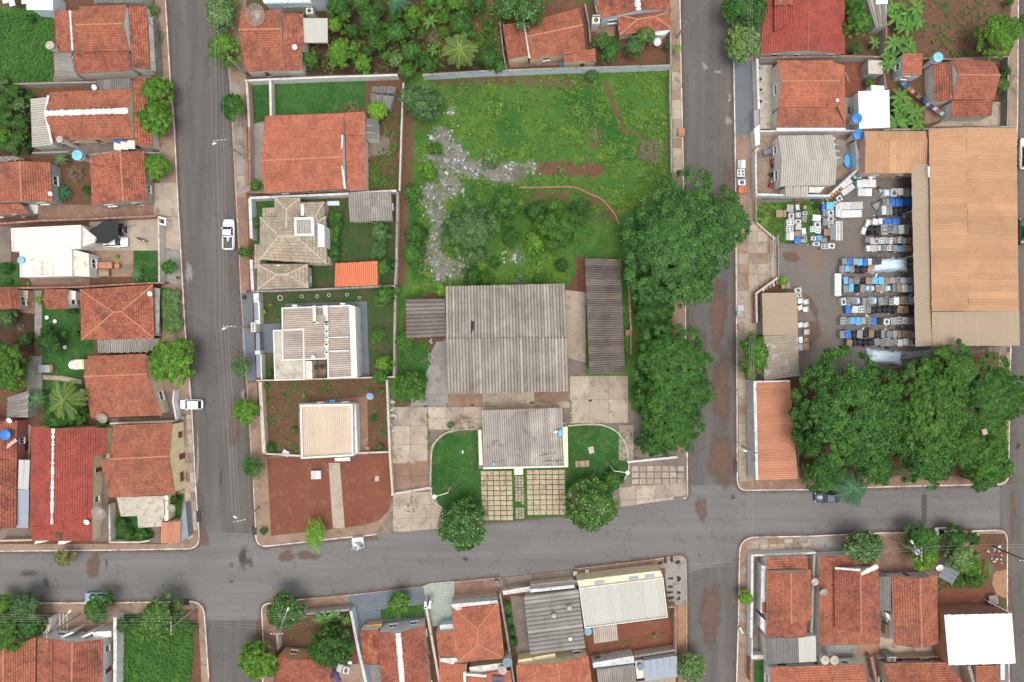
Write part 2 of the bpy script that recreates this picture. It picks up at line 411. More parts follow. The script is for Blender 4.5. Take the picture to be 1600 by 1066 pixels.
 g['p_red']=plain_mat('chair_red',(.26,.035,.035),.6,vary=.2)
 g['p_orange']=plain_mat('fabric_orange',(.50,.15,.06),.8)
 g['p_purple']=plain_mat('fabric_purple',(.10,.05,.22),.8)
 g['pool']=plain_mat('pool_blue',(.02,.30,.70),.35)
 g['solar']=plain_mat('solar_cell',(.012,.025,.07),.2)
 g['l_bright']=leaf_mat('leaf_bright',(0.025,0.076,0.007),(0.151,0.322,0.031))
 g['l_mango']=leaf_mat('leaf_mango',(0.011,0.042,0.007),(0.089,0.226,0.033))
 g['l_deep']=leaf_mat('leaf_deep',(0.008,0.034,0.006),(0.068,0.179,0.027))
 g['l_grey']=leaf_mat('leaf_greygreen',(0.019,0.051,0.015),(0.129,0.244,0.068))
 g['l_flam']=leaf_mat('leaf_feathery',(0.015,0.053,0.012),(0.099,0.225,0.044))
 g['l_flower']=leaf_mat('leaf_flowering',(0.025,0.069,0.014),(0.135,0.265,0.064),(.27,.36,.18),.14)
 g['l_fleck']=leaf_mat('leaf_flecked',(0.013,0.045,0.007),(0.082,0.206,0.033),(.28,.36,.17),.07)
 g['l_red']=leaf_mat('leaf_redflower',(0.059,0.132,0.026),(0.132,0.264,0.040),(.48,.14,.12),.22)
 g['l_lime']=leaf_mat('leaf_lime',(0.053,0.143,0.012),(0.198,0.396,0.046))
 g['l_palm']=leaf_mat('leaf_palm',(.030,.090,.016),(.14,.20,.045))
 g['l_palmdark']=leaf_mat('leaf_palm_dark',(0.029,0.099,0.029),(0.079,0.185,0.066))
 g['l_banana']=leaf_mat('leaf_banana',(.030,.105,.015),(.10,.23,.04))
 g['l_cycad']=leaf_mat('leaf_cycad',(0.016,0.073,0.033),(0.046,0.132,0.059))
 g['grass']=leaf_mat('grass_blades',(.045,.125,.016),(.115,.205,.030))
 g['grass_lush']=leaf_mat('grass_lush',(.022,.092,.016),(.060,.155,.028))
 g['weed']=leaf_mat('weed_leaves',(.030,.095,.016),(.105,.21,.035),(.20,.30,.10),.03)
build_mats()
# ---------------------------------------------------------------- object helpers
def prop(o,label=None,cat=None,group=None,kind=None):
 if label:o['label']=label
 if cat:o['category']=cat
 if group:o['group']=group
 if kind:o['kind']=kind
 return o
def mesh(name,v,f,mat,uv=None,smooth=False):
 me=bpy.data.meshes.new(name)
 me.from_pydata([tuple(p)for p in v],[],[tuple(q)for q in f])
 if uv is not None:
  l=me.uv_layers.new(name="UVMap")
  idx=np.empty(len(me.loops),dtype=np.int32)
  me.loops.foreach_get('vertex_index',idx)
  l.data.foreach_set('uv',np.asarray(uv,dtype=np.float32)[idx].ravel())
 for m in(mat if isinstance(mat,(list,tuple))else[mat]):
  me.materials.append(m)
 if smooth:
  me.polygons.foreach_set('use_smooth',[True]*len(me.polygons))
 return me
def quadmesh(name,V,nq,mat,attrs=None,k=4):
 """Fast mesh of nq separate k-gons; V is (nq*k, 3)."""
 me=bpy.data.meshes.new(name)
 me.vertices.add(len(V));me.vertices.foreach_set('co',np.asarray(V,dtype=np.float32).ravel())
 me.loops.add(nq*k);me.loops.foreach_set('vertex_index',np.arange(nq*k,dtype=np.int32))
 me.polygons.add(nq)
 me.polygons.foreach_set('loop_start',np.arange(nq,dtype=np.int32)*k)
 me.update(calc_edges=True)
 for an,av in(attrs or{}).items():
  a=me.attributes.new(an,'FLOAT','POINT')
  a.data.foreach_set('value',np.asarray(av,dtype=np.float32))
 me.materials.append(mat)
 return me
def link(name,me,parent=None,loc=None):
 o=bpy.data.objects.new(name,me)
 COL.objects.link(o)
 if parent is not None:o.parent=parent
 if loc is not None:o.location=loc
 return o
def empty(name,loc,label=None,cat=None,group=None,rz=0):
 o=bpy.data.objects.new(name,None)
 o.empty_display_size=.5
 COL.objects.link(o)
 o.location=loc
 o.rotation_euler=(0,0,rz)
 prop(o,label,cat,group)
 return o
def worldloc(o):
 l=Vector(o.location)
 while o.parent is not None:
  o=o.parent
  l=l+Vector(o.location)
 return l
def part(name,v,f,mat,parent,uv=None,smooth=False):
 """v in world metres; parent unrotated: stored relative to it."""
 L=worldloc(parent)
 return link(name,mesh(name,[(p[0]-L.x,p[1]-L.y,p[2]-L.z)for p in v],f,mat,uv,smooth),parent)
class MB:
 """collects boxes, tubes and prisms for one mesh"""
 def __init__(s):s.v=[];s.f=[]
 def add(s,v,f):
  n=len(s.v);s.v+=[tuple(p)for p in v];s.f+=[tuple(i+n for i in q)for q in f];return s
 def box(s,c,d,rz=0,taper=1.0):
  x,y,z=d[0]/2,d[1]/2,d[2]/2
  ca,sa=math.cos(rz),math.sin(rz)
  v=[]
  for sz,t in((-1,1),(1,taper)):
   for sx,sy in((-1,-1),(1,-1),(1,1),(-1,1)):
    a,b=sx*x*t,sy*y*t
    v.append((c[0]+a*ca-b*sa,c[1]+a*sa+b*ca,c[2]+sz*z))
  return s.add(v,[(3,2,1,0),(4,5,6,7),(0,1,5,4),(1,2,6,5),(2,3,7,6),(3,0,4,7)])
 def tube(s,a,b,r0,r1=None,n=6):
  a,b=Vector(a),Vector(b)
  r1=r0 if r1 is None else r1
  d=(b-a)
  if d.length<1e-5:return s
  d.normalize()
  x=d.orthogonal().normalized();y=d.cross(x)
  v=[]
  for c,r in((a,r0),(b,r1)):
   for i in range(n):
    t=2*math.pi*i/n
    v.append(c+x*(r*math.cos(t))+y*(r*math.sin(t)))
  f=[(i,(i+1)%n,n+(i+1)%n,n+i)for i in range(n)]+[tuple(range(n))[::-1],tuple(range(n,2*n))]
  return s.add(v,f)
 def prism(s,poly,z0,z1):
  n=len(poly)
  v=[(p[0],p[1],z0)for p in poly]+[(p[0],p[1],z1)for p in poly]
  f=[tuple(range(n,2*n)),tuple(range(n))[::-1]]+[(i,(i+1)%n,n+(i+1)%n,n+i)for i in range(n)]
  return s.add(v,f)
 def lathe(s,c,prof,n=20,cap=True):
  v=[]
  for r,z in prof:
   for i in range(n):
    t=2*math.pi*i/n
    v.append((c[0]+r*math.cos(t),c[1]+r*math.sin(t),c[2]+z))
  f=[]
  for j in range(len(prof)-1):
   for i in range(n):
    k=(i+1)%n
    f.append((j*n+i,j*n+k,(j+1)*n+k,(j+1)*n+i))
  if cap:
   f.append(tuple(range((len(prof)-1)*n,len(prof)*n)))
   f.append(tuple(range(n))[::-1])
  return s.add(v,f)
 def me(s,name,mat,smooth=False):return mesh(name,s.v,s.f,mat,smooth=smooth)
 def obj(s,name,mat,parent=None,smooth=False):
  return link(name,s.me(name,mat,smooth),parent)
 def wobj(s,name,mat,parent,smooth=False):
  return part(name,s.v,s.f,mat,parent,smooth=smooth)
def ccw(poly):
 a=sum(poly[i][0]*poly[(i+1)%len(poly)][1]-poly[(i+1)%len(poly)][0]*poly[i][1]for i in range(len(poly)))
 return list(poly)if a>0 else list(poly)[::-1]
# ---------------------------------------------------------------- ground sheets
PAVE=0.13
_lev=[0]
def patch(name,z,pts,mat,base=PAVE,lev=None,parent=None):
 if lev is None:
  _lev[0]+=1
  lev=_lev[0]
 P=ccw([W(x,y)[:2]for x,y in zp(z,pts)])
 zz=base+lev*.002
 o=link(name,mesh(name,[(x,y,zz)for x,y in P],[tuple(range(len(P)))],G[mat]))
 if parent:o.parent=parent
 else:prop(o,kind='structure')
 return o
def smooth_path(pts,n=6):
 """rounded polyline through pts (Catmull-Rom)"""
 out=[]
 P=[Vector((x,y))for x,y in pts]
 for i in range(len(P)-1):
  p0,p1,p2,p3=P[max(i-1,0)],P[i],P[i+1],P[min(i+2,len(P)-1)]
  for k in range(n):
   t=k/n
   q=.5*((2*p1)+(-p0+p2)*t+(2*p0-5*p1+4*p2-p3)*t*t+(-p0+3*p1-3*p2+p3)*t**3)
   out.append((q.x,q.y))
 out.append((P[-1].x,P[-1].y))
 return out
def offset_poly(pts,d):
 """left offset of an open polyline (2D world)"""
 out=[]
 n=len(pts)
 for i in range(n):
  a=Vector(pts[max(i-1,0)]);b=Vector(pts[i]);c=Vector(pts[min(i+1,n-1)])
  d1=(b-a)if i>0 else(c-b)
  d2=(c-b)if i<n-1 else(b-a)
  d1.normalize();d2.normalize()
  n1=Vector((-d1.y,d1.x));n2=Vector((-d2.y,d2.x))
  m=(n1+n2)
  if m.length<1e-4:m=n1.copy()
  m.normalize()
  k=d/max(.35,m.dot(n1))
  out.append((b+m*k)[:])
 return out
def strip(pts2,half,z0,z1,mb=None,jit=0.0):
 """wall or kerb along an open world polyline"""
 mb=mb or MB()
 L=offset_poly(pts2,half);R=offset_poly(pts2,-half)
 n=len(pts2)
 v=[]
 for i in range(n):
  j=random.uniform(-jit,jit)
  v+=[(L[i][0],L[i][1],z0),(L[i][0],L[i][1],z1+j),(R[i][0],R[i][1],z1+j),(R[i][0],R[i][1],z0)]
 f=[]
 for i in range(n-1):
  a,b=4*i,4*(i+1)
  f+=[(a+1,b+1,b,a),(a+2,b+2,b+1,a+1),(a+3,b+3,b+2,a+2)]
 f+=[(0,3,2,1),tuple(4*(n-1)+k for k in(1,2,3,0))]
 mb.add(v,f)
 return mb
def subdiv(pts,step):
 out=[]
 for a,b in zip(pts[:-1],pts[1:]):
  a=Vector(a);b=Vector(b)
  k=max(1,int((b-a).length/step))
  out+=[(a+(b-a)*(i/k))[:]for i in range(k)]
 out.append(tuple(pts[-1]))
 return out
def wall(label,z,pts,h=2.2,th=.2,mat='w_grey',cop='cop_grey',name='boundary_wall',cat='wall',panels=0):
 """boundary wall; pts are where its top shows"""
 w2=[W(x,y,h)[:2]for x,y in zp(z,pts)]
 c=W(*zp(z,pts)[0],h);c.z=0
 r=empty(name,c,label,cat)
 sp=subdiv(w2,3.0)
 strip(sp,th/2,0.05,h-.06,jit=0).wobj('wall_face',G[mat],r)
 strip(sp,th/2+.035,h-.06,h,jit=.015).wobj('coping',G[cop],r)
 if panels:
  mb=MB()
  for p in subdiv(w2,panels):
   q=Vector((p[0],p[1],h/2+.02))
   link('pillar',MB().box((0,0,0),(th+.13,th+.13,h+.12)).me('pillar',G[cop]),r,q-c)
 return r
# ---------------------------------------------------------------- roofs
def tile_plane(root,E0,E1,R1,R0,mat,colw=.22,rowh=.36,amp=.038,lift=.055,seed=0,name='roof_tiles'):
 """Clay tiles on the plane eave E0-E1 to ridge R0-R1: columns of barrels, rows that lap."""
 E0,E1,R1,R0=map(Vector,(E0,E1,R1,R0))
 u=(E1-E0).normalized()
 mid=((R0+R1)-(E0+E1))*.5
 nrm=u.cross(mid).normalized()
 if nrm.z<0:nrm=-nrm
 L=mid.length
 rows=max(1,round(L/rowh))
 us=[(p-E0).dot(u)for p in(E0,E1,R0,R1)]
 lo,hi=min(us),max(us)
 k0,k1=math.floor(lo/(colw/2)),math.ceil(hi/(colw/2))
 ks=np.arange(k0,k1+1)
 ug=ks*colw/2
 hgt=np.where(ks%2==0,0.0,amp)
 rs=np.random.RandomState(seed+int(abs(E0.x*13+E0.y*7))%10000)
 V,F,UV=[],[],[]
 def edge(t):
  A=E0.lerp(R0,t);B=E1.lerp(R1,t)
  ua,ub=(A-E0).dot(u),(B-E0).dot(u)
  uc=np.clip(ug,ua,ub)
  s=(uc-ua)/max(ub-ua,1e-6)
  P=np.array(A)[None,:]+s[:,None]*(np.array(B)-np.array(A))[None,:]
  return uc,P
 nn=np.array(nrm)
 sag=rs.uniform(.0,.05)
 for j in range(rows):
  t0,t1=j/rows,(j+1)/rows
  ub_,Pb=edge(t0);ut_,Pt=edge(t1)
  jb=rs.normal(0,.014,len(ks))+rs.normal(0,.010)
  hb=hgt+lift+jb;ht=hgt*.8+rs.normal(0,.006,len(ks))
  w0=sag*np.sin(ub_*.9+1);w1=sag*np.sin(ut_*.9+1)
  B=Pb+nn*(hb+w0)[:,None];T=Pt+nn*(ht+w1)[:,None];Q=Pb+nn*(w0-.01)[:,None]
  n=len(V)
  m=len(ks)
  V+=list(B)+list(T)+list(Q)
  UV+=[(a/colw,j+.001)for a in ub_]+[(a/colw,j+.999)for a in ut_]+[(a/colw,j+.001)for a in ub_]
  for i in range(m-1):
   b_ok=ub_[i+1]-ub_[i]>1e-4;t_ok=ut_[i+1]-ut_[i]>1e-4
   if not(b_ok or t_ok):continue
   if b_ok and t_ok:F.append((n+i,n+i+1,n+m+i+1,n+m+i))
   elif b_ok:F.append((n+i,n+i+1,n+m+i))
   else:F.append((n+i,n+m+i+1,n+m+i))
   if b_ok:F.append((n+i,n+2*m+i,n+2*m+i+1,n+i+1))
 o=part(name,V,F,G[mat],root,uv=UV)
 o['kind']='stuff'
 me=o.data
 if me.polygons and sum(p.normal.z for p in me.polygons)<0:me.flip_normals()
 return o
_sheet={}
def sheet_mesh(mat,periods,amp,rows=2):
 key=(mat,periods,amp,rows)
 if key in _sheet:return _sheet[key]
 n=periods*4
 prof=[0,.75,1,.75]
 V,UV,F=[],[],[]
 for j in range(rows+1):
  for i in range(n+1):
   V.append((i/n,j/rows,amp*prof[i%4]*(1 if i%4!=0 else 1)))
   UV.append((i/n,j/rows))
 w=n+1
 for j in range(rows):
  for i in range(n):
   F.append((j*w+i,j*w+i+1,(j+1)*w+i+1,(j+1)*w+i))
 me=mesh('sheet',V,F,G[mat],UV)
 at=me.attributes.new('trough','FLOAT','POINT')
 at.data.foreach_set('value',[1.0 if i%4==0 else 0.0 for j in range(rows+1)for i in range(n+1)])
 _sheet[key]=me
 return me
def sheet_plane(root,E0,E1,R1,R0,mat,sw=1.1,period=.30,amp=.07,lap=None,jit=.012,name='roof_sheet',seed=1):
 """Corrugated sheets laid side by side, ribs running up the slope; each sheet is its own object."""
 E0,E1,R1,R0=map(Vector,(E0,E1,R1,R0))
 W_=((E1-E0).length+(R1-R0).length)/2
 L_=((R0-E0).length+(R1-E1).length)/2
 n=max(1,round(W_/sw));per=max(1,round(W_/n/period))
 m=max(1,round(L_/lap))if lap else 1
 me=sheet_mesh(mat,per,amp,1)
 rs=random.Random(seed+int(abs(E0.x*31+E0.y*17)))
 RL=worldloc(root)
 for i in range(n):
  for j in range(m):
   s0,s1=i/n,(i+1)/n
   t0,t1=j/m,(j+1)/m
   g=lambda s,t:E0.lerp(E1,s).lerp(R0.lerp(R1,s),t)
   O_=g(s0,t0);U=g(s1,t0)-O_;Vv=g(s0,t1)-O_
   if U.cross(Vv).z<0:
    O_=g(s1,t0);U=g(s0,t0)-O_;Vv=g(s1,t1)-O_
   N=U.cross(Vv).normalized()
   Vl=Vv.length+(.12 if j<m-1 else 0)
   Vd=Vv.normalized()
   Ud=(U-Vd*U.dot(Vd));ul=Ud.length;Ud.normalize()
   off=N*(.03*(i%2)*0+rs.uniform(0,jit)+.035*(m-1-j)/max(1,m)+(.02 if m>1 else 0))
   o=link(name,me,root)
   M_=Matrix.Translation(O_+off+Vd*rs.uniform(-.03,.03)-RL)@Matrix(((Ud.x,Vd.x,N.x,0),(Ud.y,Vd.y,N.y,0),(Ud.z,Vd.z,N.z,0),(0,0,0,1)))
   o.matrix_basis=M_
   o.scale=(ul,Vl,1)
 return root
ROOF_TILE={'clay','clay_old','clay_orange','clay_red','clay_brown','clay_patchy','clay_beige'}
CAPM=dict(clay='ridge',clay_old='ridge',clay_orange='ridge',clay_red='ridge_dark',clay_brown='ridge_dark',clay_patchy='ridge_dark',clay_beige='ridge_beige')
SHEETP=dict(canal_grey=dict(sw=.7,period=.7,amp=.16,jit=.03),canal=dict(sw=.505,period=.505,amp=.17,jit=.03),canal_dark=dict(sw=.62,period=.62,amp=.17,jit=.03),fibro=dict(sw=1.1,period=.36,amp=.09),fibro_light=dict(sw=1.1,period=.36,amp=.09),fibro_dark=dict(sw=1.1,period=.36,amp=.09),fibro_grey=dict(sw=1.1,period=.36,amp=.08),canal_pink=dict(sw=1.1,period=.36,amp=.10),clay_bright=dict(sw=1.0,period=.33,amp=.08),brown_ribs=dict(sw=1.0,period=.33,amp=.12),metal_rust=dict(sw=1.0,period=.33,amp=.07),metal_orange=dict(sw=1.0,period=.33,amp=.06),metal_tan=dict(sw=1.0,period=.33,amp=.045),metal_tan_worn=dict(sw=1.0,period=.33,amp=.07),metal_white=dict(sw=1.05,period=.35,amp=.035),metal_pure=dict(sw=1.05,period=.35,amp=.02),metal_cream=dict(sw=1.05,period=.35,amp=.06),metal_grey=dict(sw=1.05,period=.35,amp=.035),metal_blue=dict(sw=1.05,period=.35,amp=.03),metal_rusty=dict(sw=1.0,period=.33,amp=.06),metal_paleblue=dict(sw=1.05,period=.35,amp=.03))
def plane(root,E0,E1,R1,R0,mat,**kw):
 if mat=='clay_beige':kw=dict(kw,colw=.32,rowh=.52,amp=.06)
 if mat in ROOF_TILE:
  return tile_plane(root,E0,E1,R1,R0,mat,**({k:v for k,v in kw.items()if k in('colw','rowh','amp')}))
 p=dict(SHEETP[mat]);p.update({k:v for k,v in kw.items()if k in('sw','period','amp','lap','jit')})
 return sheet_plane(root,E0,E1,R1,R0,mat,**p)
def cap(root,a,b,mat='ridge',r=.14,ragged=0):
 """row of ridge tiles from a to b"""
 a,b=Vector(a),Vector(b)
 d=b-a
 if d.length<.3:return
 n=max(1,int(d.length/.4))
 side=Vector((-d.y,d.x,0)).normalized()
 rs=random.Random(int(abs(a.x*11+a.y*5)))
 v,f=[],[]
 for i in range(n):
  p0=a+d*(i/n);p1=a+d*((i+1)/n)
  for p,k in((p0,1.12),(p1,.95)):
   rr=r*k*(1+(rs.uniform(-ragged,ragged)if ragged else 0))
   v+=[p-side*rr+Vector((0,0,.0)),p-side*rr*.6+Vector((0,0,.10*k)),p+Vector((0,0,.145*k)),p+side*rr*.6+Vector((0,0,.10*k)),p+side*rr]
  o=i*10
  for k in range(4):f.append((o+k,o+k+1,o+6+k,o+5+k))
 o=part('ridge_cap',v,f,G[mat],root)
 return o
def facing(p,q):
 """does the wall p-q (outward to the right of p->q, ccw footprint) face the viewer in the middle?"""
 m=(Vector(p[:2])+Vector(q[:2]))/2
 d=Vector(q[:2])-Vector(p[:2])
 n=Vector((d.y,-d.x)).normalized()
 return(-m).dot(n)/max(m.length,1)if m.length>12 else 0,n,m,d.length
_win={}
def opening(root,pos,n,w,h,kind='window',frame='frame_w',label=None):
 key=(round(w,2),round(h,2),kind,frame)
 if key not in _win:
  fr=MB();t=.07
  for sx in(-1,1):fr.box((sx*(w/2-t/2),0,0),(t,.11,h))
  for sz in(-1,1):fr.box((0,0,sz*(h/2-t/2)),(w-2*t,.11,t))
  if kind=='window':
   fr.box((0,.002,0),(.05,.09,h-2*t));fr.box((0,.07,-h/2-.04),(w+.12,.22,.06))
   pn=MB();pn.box((-(w/4),-.02,0),(w/2-.1,.04,h-.15));pn.box((w/4,-.02,0),(w/2-.1,.04,h-.15))
   _win[key]=(fr.me('window',G[frame]),pn.me('pane',G['glass']),'window','pane')
  else:
   pn=MB();pn.box((0,-.02,0),(w-.14,.05,h-.14));pn.box((w*.36,.03,0),(.05,.06,.14))
   _win[key]=(fr.me('door_frame',G[frame]),pn.me('door_leaf',G['door']),'door','door_leaf')
 a,b,na,nb=_win[key]
 ang=math.atan2(n[1],n[0])-math.pi/2
 o=link(na,a,root,Vector(pos)-worldloc(root));o.rotation_euler=(0,0,ang)
 link(nb,b,o)
 return o
def openings(root,foot,hw,frame='frame_w',maxn=3,seed=0):
 P=ccw([tuple(p[:2])for p in foot])
 rs=random.Random(seed)
 k=0
 for i in range(len(P)):
  c,n,m,L=facing(P[i],P[(i+1)%len(P)])
  if c>.28 and L>2.2 and hw>2.2:
   cnt=min(maxn,max(1,int(L/3.6)))
   for j in range(cnt):
    t=(j+.5+rs.uniform(-.12,.12))/cnt
    x=P[i][0]+(P[(i+1)%len(P)][0]-P[i][0])*t
    y=P[i][1]+(P[(i+1)%len(P)][1]-P[i][1])*t
    if j==cnt//2 and k==0 and L>4.5:
     opening(root,(x+n.x*.03,y+n.y*.03,1.08+PAVE),n,.95,2.1,'door',frame)
    else:
     w=rs.choice((1.2,1.5,1.0));opening(root,(x+n.x*.03,y+n.y*.03,1.6+PAVE),n,w,1.1,'window',frame)
   k+=1
class House:
 def __init__(s,label,z,cat='house',name='house',wallm='w_cream',group=None):
  s.z=z;s.label=label;s.cat=cat;s.name=name;s.wm=wallm;s.group=group;s.root=None;s.seed=sum(map(ord,label))%9973
 def _r(s,p):
  if s.root is None:
   s.root=empty(s.name,(p[0],p[1],PAVE),s.label,s.cat,s.group)
  return s.root
 def pts(s,pts,h):
  hs_=h if hasattr(h,'__len__')else[h]*len(pts)
  return[W(x,y,hh)for(x,y),hh in zip(zp(s.z,pts),hs_)]
 def body(s,C,ztop,ridge=None,wm=None,inset=.4,frame='frame_w',wins=True):
  """walls below a roof; ridge = (R0, R1, axis)"""
  C=[Vector(c)for c in C]
  cen=sum(C,Vector())/4
  root=s._r(cen)
  ex,ey=(C[1]-C[0]).length,(C[3]-C[0]).length
  ix,iy=(inset if hasattr(inset,'__len__')else(inset,inset))
  def q(a,b):return C[0].lerp(C[1],a).lerp(C[3].lerp(C[2],a),b)
  a0,a1,b0,b1=ix/ex,1-ix/ex,iy/ey,1-iy/ey
  F4=[q(a0,b0),q(a1,b0),q(a1,b1),q(a0,b1)]
  hz=ztop if hasattr(ztop,'__len__')else[ztop]*4
  v=[(p.x,p.y,.02)for p in F4]+[(p.x,p.y,h)for p,h in zip(F4,hz)]
  if ridge is None:
   f=[(0,1,5,4),(1,2,6,5),(2,3,7,6),(3,0,4,7),(4,5,6,7)]
  else:
   R0,R1,ax,dz=ridge
   if ax=='h':
    r0=R0.lerp(R1,a0);r1=R0.lerp(R1,a1)
    v+=[(r0.x,r0.y,r0.z-dz),(r1.x,r1.y,r1.z-dz)]
    f=[(0,1,5,4),(2,3,7,6),(3,0,4,8,7),(1,2,6,9,5),(4,5,9,8),(7,8,9,6)]
   else:
    r0=R0.lerp(R1,b0);r1=R0.lerp(R1,b1)
    v+=[(r0.x,r0.y,r0.z-dz),(r1.x,r1.y,r1.z-dz)]
    f=[(0,1,5,8,4),(1,2,6,5),(2,3,7,9,6),(3,0,4,7),(4,8,9,7),(8,5,6,9)]
  part('wall',v,f,G[wm or s.wm],root)
  if wins:openings(root,F4,min(hz),frame,seed=s.seed+len(root.children))
  return root
 def gable(s,pts,ax,rp=None,he=3.0,hr=4.3,mat='clay',wm=None,over=(.35,.08),capm=None,ragged=0,walls=True,capr=.13,wins=True,frame='frame_w',**kw):
  C=s.pts(pts,he)
  if ax=='h':A,B,A2,B2=C[0],C[3],C[1],C[2]
  else:A,B,A2,B2=C[0],C[1],C[3],C[2]
  t=.5
  if rp is not None:
   ox,oy,sc=ZONES[s.z]
   k=S*(1-hr/H)
   M0,M1=(A+A2)/2,(B+B2)/2
   if ax=='h':
    yy=(533-(oy+rp*sc))*k;t=(yy-M0.y)/(M1.y-M0.y)
   else:
    xx=((ox+rp*sc)-800)*k;t=(xx-M0.x)/(M1.x-M0.x)
   t=min(.85,max(.15,t))
  R0=A.lerp(B,t);R1=A2.lerp(B2,t)
  R0.z=R1.z=hr
  root=s._r((C[0]+C[2])/2)
  if walls:
   io,ig=over
   W_=(M_len:=((B-A).length))/2
   up=he+(hr-he)*min(.6,io/max(W_,.5))-.12
   s.body(C,up,(R0,R1,ax,.12),wm,(ig,io)if ax=='h' else(io,ig),wins=wins,frame=frame)
  if ax=='h':
   plane(root,C[0],C[1],R1,R0,mat,**kw)
   plane(root,C[2],C[3],R0,R1,mat,**kw)
  else:
   plane(root,C[3],C[0],R0,R1,mat,**kw)
   plane(root,C[1],C[2],R1,R0,mat,**kw)
  cm=capm or CAPM.get(mat)
  if cm:cap(root,R0,R1,cm,capr,ragged)
  return R0,R1
 def hip(s,pts,rid,he=3.0,hr=4.6,mat='clay',wm=None,over=.4,capm=None,walls=True,**kw):
  C=s.pts(pts,he)
  Ra,Rb=s.pts(rid,hr)
  root=s._r((C[0]+C[2])/2)
  if walls:s.body(C,he+.05,None,wm,over)
  if abs(Ra.x-Rb.x)>=abs(Ra.y-Rb.y):
   if Ra.x>Rb.x:Ra,Rb=Rb,Ra
   P=[(C[0],C[1],Rb,Ra),(C[2],C[3],Ra,Rb),(C[3],C[0],Ra,Ra),(C[1],C[2],Rb,Rb)]
   hips=[(C[0],Ra),(C[3],Ra),(C[1],Rb),(C[2],Rb)]
  else:
   if Ra.y<Rb.y:Ra,Rb=Rb,Ra
   P=[(C[3],C[0],Ra,Rb),(C[1],C[2],Rb,Ra),(C[0],C[1],Ra,Ra),(C[2],C[3],Rb,Rb)]
   hips=[(C[0],Ra),(C[1],Ra),(C[3],Rb),(C[2],Rb)]
  for p in P:plane(root,*p,mat,**kw)
  cm=capm or CAPM.get(mat,'ridge')
  for a,b in hips+[(Ra,Rb)]:cap(root,a,b,cm)
 def lean(s,pts,side,he=2.7,hh=3.3,mat='clay',wm=None,walls=True,over=.1,wins=False,posts=False,**kw):
  """single slope; side t/b/l/r is the low side. pts TL TR BR BL"""
  hs_=dict(t=(he,he,hh,hh),b=(hh,hh,he,he),l=(he,hh,hh,he),r=(hh,he,he,hh))[side]
  C=s.pts(pts,hs_)
  root=s._r((C[0]+C[2])/2)
  o=dict(t=(0,1,2,3),b=(2,3,0,1),l=(3,0,1,2),r=(1,2,3,0))[side]
  plane(root,*[C[i]for i in o],mat,**kw)
  if walls:s.body(C,[h-.14 for h in hs_],None,wm,over,wins=wins)
  if posts:
   for c in C:
    q=c.lerp((C[0]+C[2])/2,.06)
    MB().tube((q.x,q.y,.05),(q.x,q.y,c.z-.05),.07,n=6).wobj('post',G['frame_w'],root)
   mb=MB()
   for a,b in((0,1),(1,2),(2,3),(3,0)):mb.tube(C[a]-Vector((0,0,.1)),C[b]-Vector((0,0,.1)),.05,n=4)
   mb.wobj('rafter',G['wood'],root)
 def slab(s,pts,h=3.0,mat='slab_beige',wm=None,over=.05,thick=.12,wins=False,walls=True):
  C=s.pts(pts,h)
  root=s._r((C[0]+C[2])/2 if len(C)>2 else C[0])
  P=ccw([(c.x,c.y)for c in C])
  MB().prism(P,h-thick,h).wobj('roof_slab',G[mat],root)
  if walls and len(C)==4:s.body(C,h-thick,None,wm,over,wins=wins)
  return root
 def parapet(s,pts,h,ph=.35,th=.22,mat='metal_white',side='b',wm=None,ribs=None,slope=.15,copm=None,wins=True,**kw):
  """flat-roofed block: walls rise past sheets that lie inside"""
  C=s.pts(pts,h)
  root=s._r((C[0]+C[2])/2)
  P=[(c.x,c.y)for c in C]
  wm=wm or s.wm
  ring=subdiv(P+[P[0]],50)
  cen=(C[0]+C[2])/2
  v,f=[],[]
  inn=[]
  n=len(P)
  PP=ccw(P)
  for i in range(n):
   a,b,c_=Vector(PP[i-1]),Vector(PP[i]),Vector(PP[(i+1)%n])
   d1=(b-a).normalized();d2=(c_-b).normalized()
   n1=Vector((-d1.y,d1.x));n2=Vector((-d2.y,d2.x))
   m=(n1+n2).normalized()
   inn.append((b+m*th/max(.4,m.dot(n1)))[:])
  for p in PP:v.append((p[0],p[1],.02))
  for p in PP:v.append((p[0],p[1],h))
  for p in inn:v.append((p[0],p[1],h))
  for p in inn:v.append((p[0],p[1],h-ph-.25))
  for i in range(n):
   j=(i+1)%n
   f+=[(i,j,n+j,n+i),(n+i,n+j,2*n+j,2*n+i),(2*n+i,2*n+j,3*n+j,3*n+i)]
  f.append(tuple(3*n+i for i in range(n)))
  part('wall',v,f,G[wm],root)
  if wins:openings(root,PP,h-ph,seed=s.seed)
  I=[]
  for c in C:
   i=min(range(n),key=lambda k:(Vector(PP[k])-c.xy).length)
   I.append(Vector((inn[i][0],inn[i][1],h-ph)))
  for k,(cc,up)in enumerate(zip(I,dict(t=(0,0,1,1),b=(1,1,0,0),l=(0,1,1,0),r=(1,0,0,1))[side])):cc.z+=up*slope-.1
  o=dict(t=(0,1,2,3),b=(2,3,0,1),l=(3,0,1,2),r=(1,2,3,0))[side]
  if mat in G and mat.startswith(('metal','fibro','canal','brown_ribs')):
   plane(root,*[I[i]for i in o],mat,**kw)
  else:
   MB().prism(ccw([(i.x,i.y)for i in I]),h-ph-.2,h-ph).wobj('roof_slab',G[mat],root)
 def box(s,pts,h0,h1,mat,name='block'):
  C=s.pts(pts,h1)
  root=s._r(C[0])
  MB().prism(ccw([(c.x,c.y)for c in C]),h0,h1).wobj(name,G[mat],root)
 def ridge(s,a,b,h,mat='ridge_white',r=.2,ragged=.2):
  A,B=s.pts([a,b],h)
  cap(s._r(A),A,B,mat,r,ragged)
